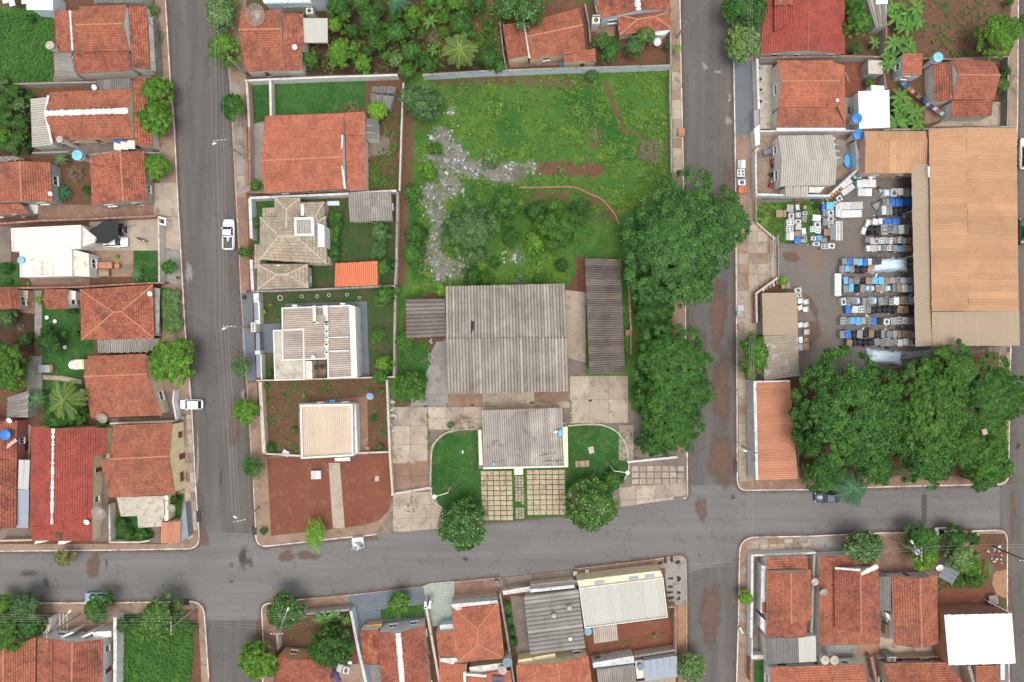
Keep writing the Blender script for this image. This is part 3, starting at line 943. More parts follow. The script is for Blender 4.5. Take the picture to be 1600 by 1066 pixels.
# ---------------------------------------------------------------- trees
def crown_data(R,zr,nlobe,nclump,nleaf,leaf,seed,spread=.62,lobe=(.34,.52),droop=0.):
 rs=np.random.RandomState(seed)
 lc,lr=[np.array([0,0,.15*R*zr])],[R*.70]
 for i in range(nlobe):
  a=2*math.pi*(i+rs.uniform(-.3,.3))/nlobe
  d=R*spread*rs.uniform(.75,1.08)
  r=R*rs.uniform(*lobe)
  lc.append(np.array([math.cos(a)*d,math.sin(a)*d,R*zr*rs.uniform(-.42,.25)]));lr.append(r)
 lc=np.array(lc);lr=np.array(lr)
 pts=[]
 w=lr**2;w[0]*=2.6;w=w/w.sum()
 while len(pts)<nclump:
  i=rs.choice(len(lr),p=w)
  u=rs.normal(size=3);u/=np.linalg.norm(u)
  if u[2]<-.35:u[2]=-u[2]
  if i==0:u[2]=abs(u[2])+.45;u/=np.linalg.norm(u)
  p=lc[i]+u*lr[i]*np.array([1,1,zr])*rs.uniform(.86,1.04)
  dd=np.linalg.norm((p-lc)/np.array([1,1,zr]),axis=1)/lr
  dd[i]=9
  if dd.min()<(.80 if i else.5):continue
  pts.append((p,u))
 cr=R*math.sqrt(2.6/nclump)*1.0
 lt=rs.uniform(-.12,.14,64)
 P,N,T,K=[],[],[],[]
 for p,u in pts:
  sz=rs.uniform(.62,1.4)
  n=int(nleaf*sz**1.7*rs.uniform(.8,1.15))
  q=rs.normal(size=(n,3));q/=np.linalg.norm(q,axis=1)[:,None]
  q[:,2]=np.abs(q[:,2])*.9-.15
  rad=cr*sz*(rs.uniform(.2,1.,size=(n,1))**.5)*rs.uniform(.75,1.35,size=(n,1))
  pp=p+q*rad*np.array([1,1,.75])
  nn=q*.8+u*.35+rs.normal(size=(n,3))*.38+np.array([0,0,.35-droop])
  P.append(pp);N.append(nn)
  ct=rs.beta(1.1,1.5)
  T.append(np.clip(ct*.6+lt[int(abs(p[0]*3+p[1]*5))%64]+rs.uniform(-.10,.45,n),0,1));K.append(rs.uniform(0,1,n))
 P=np.concatenate(P);N=np.concatenate(N);T=np.concatenate(T);K=np.concatenate(K)
 N/=np.linalg.norm(N,axis=1)[:,None]
 m=len(P)
 r=rs.normal(size=(m,3));a=np.cross(N,r);a/=np.linalg.norm(a,axis=1)[:,None];b=np.cross(N,a)
 s=leaf*rs.uniform(.7,1.3,(m,1))
 V=np.empty((m,4,3))
 V[:,0]=P-a*s;V[:,1]=P-b*s*.5;V[:,2]=P+a*s-N*s*.25;V[:,3]=P+b*s*.5
 return V.reshape(-1,3),m,np.repeat(T,4),np.repeat(K,4)
CROWN={}
def crown(cls,var,mat,name='crown'):
 key=(cls,var,mat)
 if key in CROWN:return CROWN[key]
 base=('base',cls,var)
 if base not in CROWN:
  spec=dict(XL=(9.,.55,11,620,85,.20),L=(4.6,.7,8,280,75,.155),M=(2.7,.8,7,120,62,.135),S=(1.5,.85,5,46,55,.11),RND=(3.2,.8,9,190,72,.145),WIDE=(9.,.42,17,640,70,.19),OPEN=(2.6,.6,9,60,42,.13),BUSH=(.8,.8,4,16,45,.09))[cls]
  CROWN[base]=crown_data(*spec,seed=hash_(cls)+var*17,spread=.72 if cls in('OPEN','WIDE')else.44 if cls=='RND' else.54 if cls=='XL' else.6,lobe=(.2,.36)if cls=='OPEN' else(.15,.33)if cls=='WIDE' else(.44,.54)if cls=='RND' else(.36,.48)if cls=='XL' else(.26,.5))
 V,m,T,K=CROWN[base]
 me=quadmesh(name,V,m,G[mat],dict(tint=T,pick=K))
 CROWN[key]=me
 return me
def hash_(s):return sum(ord(c)*(i+3)for i,c in enumerate(s))
CLS_R=dict(RND=3.2,WIDE=9.,XL=9.,L=4.6,M=2.7,S=1.5,OPEN=2.6,BUSH=.8)
_trunk={}
def trunk_mesh(var):
 if var in _trunk:return _trunk[var]
 rs=random.Random(var)
 mb=MB()
 mb.tube((0,0,-.02),(.03,.02,.45),.10,.075,8)
 for i in range(6):
  a=2*math.pi*(i+rs.uniform(-.25,.25))/6
  r=rs.uniform(.45,.7)
  p=(.03+math.cos(a)*.22,.02+math.sin(a)*.22,.72+rs.uniform(-.08,.1))
  e=(math.cos(a+.2)*r,math.sin(a+.2)*r,1.0+rs.uniform(-.05,.15))
  mb.tube((.03,.02,.42),p,.06,.045,6);mb.tube(p,e,.045,.018,5)
  b=a+rs.uniform(.4,.7)
  mb.tube(p,(math.cos(b)*r*.9,math.sin(b)*r*.9,1.1),.03,.012,5)
 _trunk[var]=mb.me('trunk',G['bark'])
 return _trunk[var]
_tn=[0]
def tree(label,z,x,y,r,leaf='l_mango',cat='tree',name='tree',cls=None,h=None,sx=1.,sy=1.,group=None,rot=None,dx=0,dy=0):
 """crown seen at zone point (x, y) with zone radius r"""
 _tn[0]+=1
 k=_tn[0]
 rs=random.Random(k*5+1)
 (px,py),=zp(z,[(x,y)])
 sc=ZONES[z][2]
 R0=r*sc*S
 hc=h if h is not None else min(8.5,max(.55*R0+.15,.82*R0+.8 if R0>1.4 else R0*.75))
 R=R0*(1-hc/H)
 p=W(px,py,hc)
 if cls is None and R>.9 and any(q in label for q in('round','clipped','glossy tree','boxy'))and 'half' not in label and R<6:cls='RND'
 if cls is None:
  cls='XL' if R>6.2 else 'L' if R>3.4 else 'M' if R>1.9 else 'S' if R>1.0 else 'BUSH'
 k0=R/CLS_R[cls]/1.02
 root=empty(name,(p.x+dx,p.y+dy,PAVE if cls!='BUSH' else PAVE),label,cat,group)
 o=link('crown',crown(cls,k%(3 if cls in('XL','OPEN','WIDE')else 4),leaf),root,(-dx,-dy,hc-PAVE))
 zs=k0 if cls!='XL' else k0
 o.scale=(k0*sx,k0*sy,min(zs,(hc)/(CLS_R[cls]*.8))if cls in('BUSH',)else zs)
 o.rotation_euler=(0,0,rs.uniform(0,6.28)if rot is None else rot)
 t=link('trunk' if cls!='BUSH' else 'stem',trunk_mesh(k%3),root,(0,0,0))
 t.scale=(R*.9,R*.9,max(.2,hc-PAVE))
 t.rotation_euler=(0,0,rs.uniform(0,6.28))
 return root
def shrub(label,z,x,y,r,leaf='l_mango',**kw):
 return tree(label,z,x,y,r,leaf,cat='shrub',name='shrub',**kw)
def frond_mesh(L,mat,seed,width=.55,droop=.35,n=20,up=.35):
 rs=random.Random(seed)
 v,f,tint=[],[],[]
 pts=[]
 for i in range(n+1):
  t=i/n
  pts.append(Vector((L*t*(1-.12*t),math.sin(t*2+seed)*.04*L,L*(up*t-(droop+up)*t*t))))
 for i in range(n):
  a,b=pts[i],pts[i+1]
  w=.035*(1-i/n)+.01
  v+=[a+Vector((0,-w,0)),a+Vector((0,w,0)),b+Vector((0,w,0)),b+Vector((0,-w,0))];f.append(tuple(len(v)-4+k for k in range(4)));tint+=[.9]*4
  t=(i+.5)/n
  ll=width*L*.5*math.sin(math.pi*min(1,t*.9+.1))**.6
  for sd in(-1,1):
   for q in(0,.5):
    c=a.lerp(b,q)
    e=c+Vector((ll*.55,sd*ll*.8,-ll*rs.uniform(.15,.5)))
    m=c.lerp(e,.5)+Vector((0,0,ll*.06))
    wd=L/n*.20
    v+=[c,m+Vector((wd,0,0)),e,m-Vector((wd,0,0))];f.append(tuple(len(v)-4+k for k in range(4)))
    tt=rs.uniform(0,.7)+.3*t;tint+=[tt]*4
 return quadmesh('frond',np.array([tuple(p)for p in v]),len(v)//4,G[mat],dict(tint=tint,pick=[0]*len(tint)))
_fr={}
def palm(label,z,x,y,r,mat='l_palm',h=6.0,nf=18,name='palm_tree',cat='palm',width=.5,droop=.3):
 (px,py),=zp(z,[(x,y)])
 R=r*ZONES[z][2]*S*(1-h/H)
 p=W(px,py,h)
 root=empty(name,(p.x,p.y,PAVE),label,cat)
 if h>1.5:
  mb=MB();a=Vector((0,0,0))
  for i in range(6):
   b=Vector((.02*math.sin(i),.02*i,(h-PAVE)*(i+1)/6))
   mb.tube(a,b,.17-.01*i,.15-.01*i,8);a=b
  mb.obj('trunk',G['bark'],root)
 rs=random.Random(int(px*3+py))
 for i in range(nf):
  vv=i%4
  key=(mat,vv,width,droop)
  if key not in _fr:_fr[key]=frond_mesh(1.0,mat,vv,width,droop)
  o=link('frond',_fr[key],root,(0,0,h-PAVE))
  kk=R*rs.uniform(.82,1.12)
  o.scale=(kk,kk,kk)
  o.rotation_euler=(rs.uniform(-.2,.2),rs.uniform(-.45,.25)if i%3==0 else rs.uniform(-.1,.25),2*math.pi*i/nf*1.618*1.0 if False else 2*math.pi*(i+rs.uniform(-.3,.3))/nf)
 return root
def banana_leaf(mat='l_banana'):
 if 'ban'+mat in _fr:return _fr['ban'+mat]
 v,tint=[],[]
 n=9
 for i in range(n):
  t0,t1=i/n,(i+1)/n
  for sd in(-1,1):
   w0=.17*math.sin(math.pi*(t0*.95+.04))**.55;w1=.17*math.sin(math.pi*(t1*.95+.02))**.55
   z0=.45*t0-.6*t0*t0;z1=.45*t1-.6*t1*t1
   v+=[(t0,0,z0),(t0+.02,sd*w0,z0-.03+.03*(i%2)),(t1-.01,sd*w1,z1-.03),(t1,0,z1)]
   tint+=[.45+.2*(i%2)+.15*sd]*4
 _fr['ban'+mat]=quadmesh('banana_leaf',np.array(v),len(v)//4,G[mat],dict(tint=tint,pick=[0]*len(tint)))
 return _fr['ban'+mat]
def banana(label,z,x,y,r,h=2.2,nl=8,group=None,mat='l_banana'):
 (px,py),=zp(z,[(x,y)])
 R=r*ZONES[z][2]*S*(1-h/H)
 p=W(px,py,h)
 root=empty('banana_plant',(p.x,p.y,PAVE),label,'banana plant',group)
 MB().tube((0,0,0),(0,0,h-PAVE),.14,.08,8).obj('stem',G['l_deep'],root)
 rs=random.Random(int(px*3+py))
 for i in range(nl):
  o=link('leaf',banana_leaf(mat),root,(0,0,h-PAVE-.1))
  k=R*rs.uniform(.7,1.1)
  o.scale=(k,k,k)
  o.rotation_euler=(rs.uniform(-.25,.25),rs.uniform(-.35,.2),2*math.pi*(i+rs.uniform(-.3,.3))/nl)
 return root
# ---------------------------------------------------------------- ground cover
def inside(P,x,y):
 r=np.zeros(len(x),bool)
 n=len(P)
 for i in range(n):
  x0,y0=P[i];x1,y1=P[(i+1)%n]
  c=((y0>y)!=(y1>y))&(x<(x1-x0)*(y-y0)/(y1-y0+1e-12)+x0)
  r^=c
 return r
def cover(name,z,pts,mat,dens,size,h=.15,patchy=0.,seed=1,base=.27,label=None,cat=None,big=0.,holes=(),keep=.12,fld=None):
 """tufts of blades over a polygon, one object nobody could count"""
 P=[W(x,y)[:2]for x,y in zp(z,pts)]
 xs=[p[0]for p in P];ys=[p[1]for p in P]
 rs=np.random.RandomState(seed+int(abs(xs[0]*7)))
 A=(max(xs)-min(xs))*(max(ys)-min(ys))
 n=int(A*dens)
 x=rs.uniform(min(xs),max(xs),n);y=rs.uniform(min(ys),max(ys),n)
 k=inside(P,x,y)
 f=np.sin(x*.9+np.sin(y*.7)*1.3)*np.sin(y*.8+np.sin(x*.5)*1.7)+.55*np.sin(x*2.3+y*1.9)*np.sin(y*2.7-x*1.1)
 if patchy:k&=(f+rs.normal(0,.35,n))>(patchy*2-1)
 if fld:k&=rs.uniform(0,.8,n)>np.clip(fld(x,y),0,1)*(1-keep)
 for hz,hp in holes:k&=~(inside(wp(hz,hp),x,y)&(rs.uniform(0,1,n)>keep+.25*np.clip(f,0,1)))
 x,y,f=x[k],y[k],f[k]
 n=len(x)
 B=4
 a=rs.uniform(0,2*np.pi,(n,B));s=size*rs.uniform(.6,1.35,(n,1))*(1+big*np.clip(f,0,1))[:,None]
 ca,sa=np.cos(a),np.sin(a)
 V=np.zeros((n,B,4,3))
 X,Y=x[:,None],y[:,None]
 hh=h*rs.uniform(.5,1.3,(n,B))*s/size
 V[...,0,0]=X;V[...,0,1]=Y;V[...,0,2]=base-.02
 V[...,1,0]=X+ca*s*.55-sa*s*.28;V[...,1,1]=Y+sa*s*.55+ca*s*.28;V[...,1,2]=base+hh
 V[...,2,0]=X+ca*s;V[...,2,1]=Y+sa*s;V[...,2,2]=base+hh*.7
 V[...,3,0]=X+ca*s*.55+sa*s*.28;V[...,3,1]=Y+sa*s*.55-ca*s*.28;V[...,3,2]=base+hh
 t=np.clip(.35+.28*f[:,None]+rs.uniform(-.3,.35,(n,B)),0,1)
 me=quadmesh(name,V.reshape(-1,3),n*B,G[mat],dict(tint=np.repeat(t.ravel(),4),pick=np.repeat(rs.uniform(0,1,n*B),4)))
 o=link(name,me)
 prop(o,label,cat,kind='stuff')
 return o
def rubble(z,pts,dens,size=.16,mat='rubble',base=.26,seed=3,patchy=.45,fld=None,label='heap of broken pale building rubble on the vacant lot'):
 P=[W(x,y)[:2]for x,y in zp(z,pts)]
 xs=[p[0]for p in P];ys=[p[1]for p in P]
 rs=np.random.RandomState(seed)
 n=int((max(xs)-min(xs))*(max(ys)-min(ys))*dens)
 x=rs.uniform(min(xs),max(xs),n);y=rs.uniform(min(ys),max(ys),n)
 k=inside(P,x,y)
 f=np.sin(x*1.7+np.sin(y*1.3))*np.sin(y*1.5+x*.4)
 k&=(f+rs.normal(0,.5,n))>(patchy*2-1)
 if fld:k&=rs.uniform(.12,.95,n)<fld(x,y)
 x,y=x[k],y[k];n=len(x)
 cube=np.array([(-1,-1,-1),(1,-1,-1),(1,1,-1),(-1,1,-1),(-1,-1,1),(1,-1,1),(1,1,1),(-1,1,1)],float)
 q=np.array([(4,5,6,7),(0,1,5,4),(1,2,6,5),(2,3,7,6),(3,0,4,7)])
 V=cube[None]*(size*rs.gamma(2.,.38,(n,1,1))*np.stack([rs.uniform(.6,1.6,n),rs.uniform(.4,1.,n),rs.uniform(.25,.6,n)],1)[:,None,:])
 a=rs.uniform(0,6.28,n);c,s=np.cos(a)[:,None],np.sin(a)[:,None]
 X=V[...,0]*c-V[...,1]*s;Y=V[...,0]*s+V[...,1]*c
 V=np.stack([X+x[:,None],Y+y[:,None],V[...,2]+V[...,0]*rs.uniform(-.5,.5,(n,1))+base+rs.uniform(0,.12,(n,1))],-1)
 Vq=V[:,q].reshape(-1,3)
 tt=np.repeat(rs.beta(1.1,1.3,n),20);pk=np.repeat(rs.uniform(0,1,n),20)
 o=link('rubble',quadmesh('rubble',Vq,n*5,G[mat],dict(tint=tt,pick=pk)))
 prop(o,kind='stuff')
 return o
def sticks(label,z,x,y,r,n=40,h=.5,mat='dry_branch',name='brush_pile',cat='brush pile',seed=0):
 (px,py),=zp(z,[(x,y)])
 R=r*ZONES[z][2]*S
 p=W(px,py)
 rs=random.Random(seed+int(px))
 mb=MB()
 for i in range(n):
  a=rs.uniform(0,6.28);d=R*math.sqrt(rs.random())*.8
  c=Vector((math.cos(a)*d,math.sin(a)*d,rs.uniform(.05,h)))
  b=rs.uniform(0,6.28);l=R*rs.uniform(.25,.8)
  e=Vector((math.cos(b)*l,math.sin(b)*l,rs.uniform(-.15,.3)))
  m=c+e*.5+Vector((rs.uniform(-.1,.1),rs.uniform(-.1,.1),.05))
  mb.tube(c-e*.5,m,.035,.025,4);mb.tube(m,c+e*.5,.025,.012,4)
  for _ in range(2):
   t=rs.uniform(.2,.9);g=(c-e*.5).lerp(c+e*.5,t)
   mb.tube(g,g+Vector((rs.uniform(-.4,.4),rs.uniform(-.4,.4),rs.uniform(0,.3)))*max(.5,R*.5),.014,.006,3)
 o=link(name,mb.me(name,G[mat]),None,(p.x,p.y,PAVE+.1))
 prop(o,label,cat)
 return o
# ---------------------------------------------------------------- dishes and tanks
def dish(label,z,x,y,r,h=4.0,kind='mesh',tilt=(.35,0),mat=None):
 (px,py),=zp(z,[(x,y)])
 p=W(px,py,h)
 R=max(.25,r*ZONES[z][2]*S*(1-h/H))
 root=empty('satellite_dish',(p.x,p.y,max(PAVE,h-.55*R-.5)),label,'satellite dish')
 zz=h-root.location.z
 mat=mat or('dish_mesh' if kind=='mesh' else 'dish_white')
 n=18
 if kind=='mesh':
  d=MB()
  dep=.34*R
  f=lambda q:dep*q*q
  for i in range(n):
   a=2*math.pi*i/n
   pr=None
   for q in(0.04,.35,.68,1.0):
    c=(math.cos(a)*R*q,math.sin(a)*R*q,f(q))
    if pr:d.tube(pr,c,.02,n=4)
    pr=c
  for q in(.2,.36,.52,.68,.84,1.0):
   for i in range(n):
    a,b=2*math.pi*i/n,2*math.pi*(i+1)/n
    d.tube((math.cos(a)*R*q,math.sin(a)*R*q,f(q)),(math.cos(b)*R*q,math.sin(b)*R*q,f(q)),.028 if q==1 else.012,n=4)
  for i in range(n):
   for q0,q1 in((.06,.34),(.38,.66),(.70,.97)):
    for k in range(4):
     t=(k+.5)/4;a=2*math.pi*(i+t)/n
     d.tube((math.cos(a)*R*q0,math.sin(a)*R*q0,f(q0)),(math.cos(a)*R*q1,math.sin(a)*R*q1,f(q1)),.014,n=3)
 else:
  d=MB();d.lathe((0,0,0),[(.02,.0),(R*.5,R*.07),(R*.85,R*.2),(R,R*.28),(R*1.02,R*.27),(R*.5,R*.04),(.02,-.03)],n=20,cap=False)
 o=d.obj('reflector',G[mat],root,smooth=(kind!='mesh'))
 o.location=(0,0,zz);o.rotation_euler=(tilt[0],tilt[1],0)
 a=MB()
 for i in range(3):
  t=2*math.pi*i/3+.4
  a.tube((math.cos(t)*R*.9,math.sin(t)*R*.9,.3*R),(0,0,.85*R),.018,n=4)
 a.tube((0,0,.8*R),(0,0,.95*R),.06,n=8)
 link('feed_arm',a.me('feed_arm',G['steel']),o)
 MB().tube((0,0,0),(0,0,zz),.045,n=8).obj('mast',G['steel'],root)
 return root
def tank(label,z,x,y,r,h=4.2,mat='tank_blue',thick=.9,stand=True,standm='w_offwhite'):
 (px,py),=zp(z,[(x,y)])
 p=W(px,py,h)
 R=r*ZONES[z][2]*S*(1-h/H)
 t=min(thick,h-.3)
 root=empty('water_tank',(p.x,p.y,PAVE),label,'water tank')
 b=h-t-PAVE
 MB().lathe((0,0,b),[(R*.82,0),(R*.95,t*.75),(R*.98,t*.8)],n=24).obj('tank_body',G[mat],root,smooth=False)
 lid=MB();lid.lathe((0,0,b+t*.8),[(R*1.03,0),(R*1.03,t*.05),(R*.7,t*.14),(R*.25,t*.2),(R*.22,t*.24),(.01,t*.25)],n=24)
 l=lid.obj('lid',G[mat],root)
 rb=MB()
 for i in range(12):
  a=2*math.pi*i/12
  rb.tube((math.cos(a)*R*.25,math.sin(a)*R*.25,b+t*1.0),(math.cos(a)*R*1.0,math.sin(a)*R*1.0,b+t*.86),.03,n=4)
 link('lid_rib',rb.me('lid_rib',G[mat]),l)
 if stand:
  s=MB();s.tube((0,0,0),(0,0,b-.1),min(.35,R*.55),n=10);s.lathe((0,0,b-.12),[(R*.9,0),(R*.9,.1)],n=16)
  s.obj('support',G[standm],root)
 return root
# ---------------------------------------------------------------- poles and wires
def pole(label,z,base,top,h=8.5,arm=None,lamp=True,cross=True,mat='pole',dark=False):
 """base and top where the photograph shows them"""
 (bx,by),(tx,ty)=zp(z,[base,top])
 B=W(bx,by,PAVE)
 root=empty('utility_pole',B,label,'utility pole')
 root.location.z=PAVE
 hh=h-PAVE
 MB().tube((0,0,0),(0,0,hh),.17,.10,10).obj('shaft',G[mat],root)
 T=Vector((B.x,B.y,h))
 if arm:
  (ax,ay),=zp(z,[arm])
  A=W(ax,ay,h-.5)
  v=Vector((A.x-B.x,A.y-B.y,0));e=Vector((v.x,v.y,hh-.5))
  s=Vector((0,0,hh-1.6))
  m=MB();m.tube(s,s+Vector((v.x*.5,v.y*.5,.9)),.045,n=6);m.tube(s+Vector((v.x*.5,v.y*.5,.9)),e,.045,.035,6)
  a=m.obj('lamp_arm',G['steel'],root)
  if lamp:
   ang=math.atan2(v.y,v.x)
   l=MB();l.box((0,0,0),(.62,.26,.14),0,.8);lo=l.obj('lamp_head',G['dish_white'],root)
   lo.location=e;lo.rotation_euler=(0,0,ang)
 if cross:
  cr=MB();d=cross if isinstance(cross,tuple)else(1,0)
  n=Vector((d[0],d[1],0)).normalized()
  cr.tube(n*-1.0+Vector((0,0,hh-.25)),n*1.0+Vector((0,0,hh-.25)),.055,n=4)
  c=cr.obj('crossarm',G['wood'],root)
  for k in(-.9,-.35,.35,.9):
   i=MB();i.lathe((0,0,0),[(.05,0),(.08,.06),(.05,.12),(.06,.18)],n=8)
   q=link('insulator',i.me('insulator',G['dish_white']),c,n*k+Vector((0,0,hh-.2)))
 return root
def wires(label,z,pts,h=8.3,n=3,gap=.35,r=.022,mat='wire',sag=.25,name='power_line',cat='power line'):
 P=[W(x,y,h)for x,y in zp(z,pts)]
 mb=MB()
 root=empty(name,(P[0].x,P[0].y,PAVE),label,cat)
 for k in range(n):
  m=MB()
  for a,b in zip(P[:-1],P[1:]):
   d=(b-a).xy.normalized();o=Vector((-d.y,d.x,0))*((k-(n-1)/2)*gap)
   K=10;pr=None
   for i in range(K+1):
    t=i/K
    q=a.lerp(b,t)+o-Vector((0,0,sag*4*t*(1-t)*(1+.2*k)))
    if pr is not None:m.tube(pr,q,r,n=4)
    pr=q
  m.wobj('wire',G[mat],root)
 return root
# ---------------------------------------------------------------- vehicles (built along +X, nose at +X)
def car(label,z,x,y,ang,L=4.2,Wd=1.75,mat='car_white',kind='hatch',cat='car',name='parked_car'):
 (px,py),=zp(z,[(x,y)])
 p=W(px,py,.8)
 root=empty(name,(p.x,p.y,0.0),label,cat,rz=ang)
 l=L/2;w=Wd/2
 st=[(-1.0,.74,.42,.70),(-.96,.88,.28,.82),(-.80,.97,.22,.88),(-.4,1.0,.20,.90),(.1,1.0,.20,.92),(.45,.98,.20,.90),(.78,.93,.22,.80),(.94,.84,.28,.68),(1.0,.66,.40,.58)]
 if kind in('pickup','suv'):st=[(a,min(1,b+.03),c+.08,d+.14)for a,b,c,d in st]
 v,f=[],[]
 for a,b,c,d in st:
  ww=w*b;zt=d
  ring=[(-ww*.92,c),(-ww,(c+zt)*.5),(-ww*.97,zt-.08),(-ww*.86,zt),(0,zt+.045),(ww*.86,zt),(ww*.97,zt-.08),(ww,(c+zt)*.5),(ww*.92,c)]
  v+=[(a*l,yy,zz)for yy,zz in ring]
 m=9
 for i in range(len(st)-1):
  for k in range(m-1):f.append((i*m+k,(i+1)*m+k,(i+1)*m+k+1,i*m+k+1))
  f.append((i*m+m-1,(i+1)*m+m-1,(i+1)*m,i*m))
 f+=[tuple(range(m)),tuple(range((len(st)-1)*m,len(st)*m))[::-1]]
 b=MB().add(v,f)
 body=b.obj('body',G[mat],root,smooth=True)
 zb=st[3][3]-.02
 if kind=='pickup':x0,x1,r0,r1=-.12,.52,-.06,.27
 elif kind=='suv':x0,x1,r0,r1=-.93,.48,-.82,.18
 elif kind=='sedan':x0,x1,r0,r1=-.72,.46,-.42,.14
 else:x0,x1,r0,r1=-.90,.50,-.72,.16
 zt=zb+(.62 if kind!='suv' else.66)
 g=MB()
 g.add([(x0*l,-w*.88,zb),(x1*l,-w*.86,zb),(x1*l,w*.86,zb),(x0*l,w*.88,zb),(r0*l,-w*.70,zt),(r1*l,-w*.70,zt),(r1*l,w*.70,zt),(r0*l,w*.70,zt)],[(0,1,5,4),(1,2,6,5),(2,3,7,6),(3,0,4,7),(4,5,6,7)])
 g.obj('window_glass',G['glass'],root)
 rf=MB();e=.015
 rf.add([(r0*l-.04,-w*.72,zt-.02),(r1*l+.03,-w*.72,zt-.02),(r1*l+.03,w*.72,zt-.02),(r0*l-.04,w*.72,zt-.02),(r0*l,-w*.62,zt+.04),(r1*l,-w*.62,zt+.04),(r1*l,w*.62,zt+.04),(r0*l,w*.62,zt+.04)],[(0,1,5,4),(1,2,6,5),(2,3,7,6),(3,0,4,7),(4,5,6,7)])
 for sy in(-1,1):
  for xb,xt in((x0,r0),(x1,r1),((x0+x1)/2,(r0+r1)/2)):
   rf.tube((xb*l,sy*w*.88,zb),(xt*l,sy*w*.71,zt),.035,n=4)
 rf.obj('roof',G[mat],root)
 if kind=='pickup':
  t=MB();xa,xb=-.95*l,-.16*l
  t.box(((xa+xb)/2,0,zb+.05),(xb-xa-.1,Wd*.76,.02));t.obj('bed_floor',G['dark_metal'],root)
  s=MB()
  for sy in(-1,1):s.box(((xa+xb)/2,sy*w*.88,zb+.10),(xb-xa,.09,.22))
  s.box((xa,0,zb+.10),(.09,Wd*.82,.22));s.obj('bed_side',G[mat],root)
  r=MB()
  for sy in(-1,1):r.tube((xb+.0,sy*w*.75,zb+.1),(xb-.35,sy*w*.7,zb+.5),.04,n=6)
  r.tube((xb-.35,-w*.7,zb+.5),(xb-.35,w*.7,zb+.5),.04,n=6);r.obj('roll_bar',G['dark_metal'],root)
 rw=.31 if kind in('hatch','sedan')else.37
 for sx in(-.62,.64):
  for sy in(-1,1):
   wm=MB();wm.tube((0,-.11,0),(0,.11,0),rw,n=16)
   wo=wm.obj('wheel',G['tyre'],root);wo.location=(sx*l,sy*(w-.12),rw)
   rm=MB();rm.tube((0,sy*.08,0),(0,sy*.125,0),rw*.62,n=12);link('rim',rm.me('rim',G['rim']),wo)
 for sy in(-1,1):
  hl=MB().box((0,0,0),(.22,.34,.12),sy*-.35,.8).obj('headlight',G['lamp_clear'],root);hl.location=(l*.93,sy*w*.66,st[-1][3]+.02)
  tl=MB().box((0,0,0),(.12,.28,.16),sy*.2,.8).obj('tail_light',G['lamp_red'],root);tl.location=(-l*.965,sy*w*.72,st[0][3]+.03)
  mi=MB().box((0,0,0),(.14,.22,.14),0,.7).obj('mirror',G[mat],root);mi.location=(x1*l-.28,sy*(w+.08),zb+.08)
 for q,xx in(('front_bumper',l*.985),('rear_bumper',-l*.985)):
  MB().box((xx,0,.38),(.10,Wd*.80,.18)).obj(q,G['dark_metal'],root)
 return root
def motorcycle(label,z,x,y,ang,mat='car_navy'):
 (px,py),=zp(z,[(x,y)])
 p=W(px,py,.5)
 r=empty('motorcycle',(p.x,p.y,PAVE),label,'motorcycle',rz=ang)
 for sx in(-.62,.64):
  w=MB().tube((0,-.06,0),(0,.06,0),.30,n=16).obj('wheel',G['tyre'],r);w.location=(sx,0,.32)
  link('rim',MB().tube((0,-.07,0),(0,.07,0),.18,n=10).me('rim',G['rim']),w)
 MB().add(*(lambda b:(b.v,b.f))(MB().box((.12,0,.78),(.5,.32,.26),0,.7))).obj('fuel_tank',G[mat],r)
 MB().box((-.35,0,.76),(.62,.26,.12),0,.85).obj('seat',G['tyre'],r)
 MB().box((0,0,.45),(.5,.28,.36)).obj('engine',G['dark_metal'],r)
 f=MB();f.tube((.64,-.09,.32),(.42,-.09,.95),.03);f.tube((.64,.09,.32),(.42,.09,.95),.03);f.obj('fork',G['steel'],r)
 h=MB();h.tube((.40,-.38,1.02),(.44,0,.98),.022);h.tube((.44,0,.98),(.40,.38,1.02),.022);h.obj('handlebar',G['dark_metal'],r)
 MB().lathe((.60,0,.82),[(.02,0),(.10,.03),(.10,.12),(.02,.15)],n=10).obj('headlight',G['lamp_clear'],r)
 MB().box((-.78,0,.62),(.3,.16,.06)).obj('rear_fender',G[mat],r)
 return r
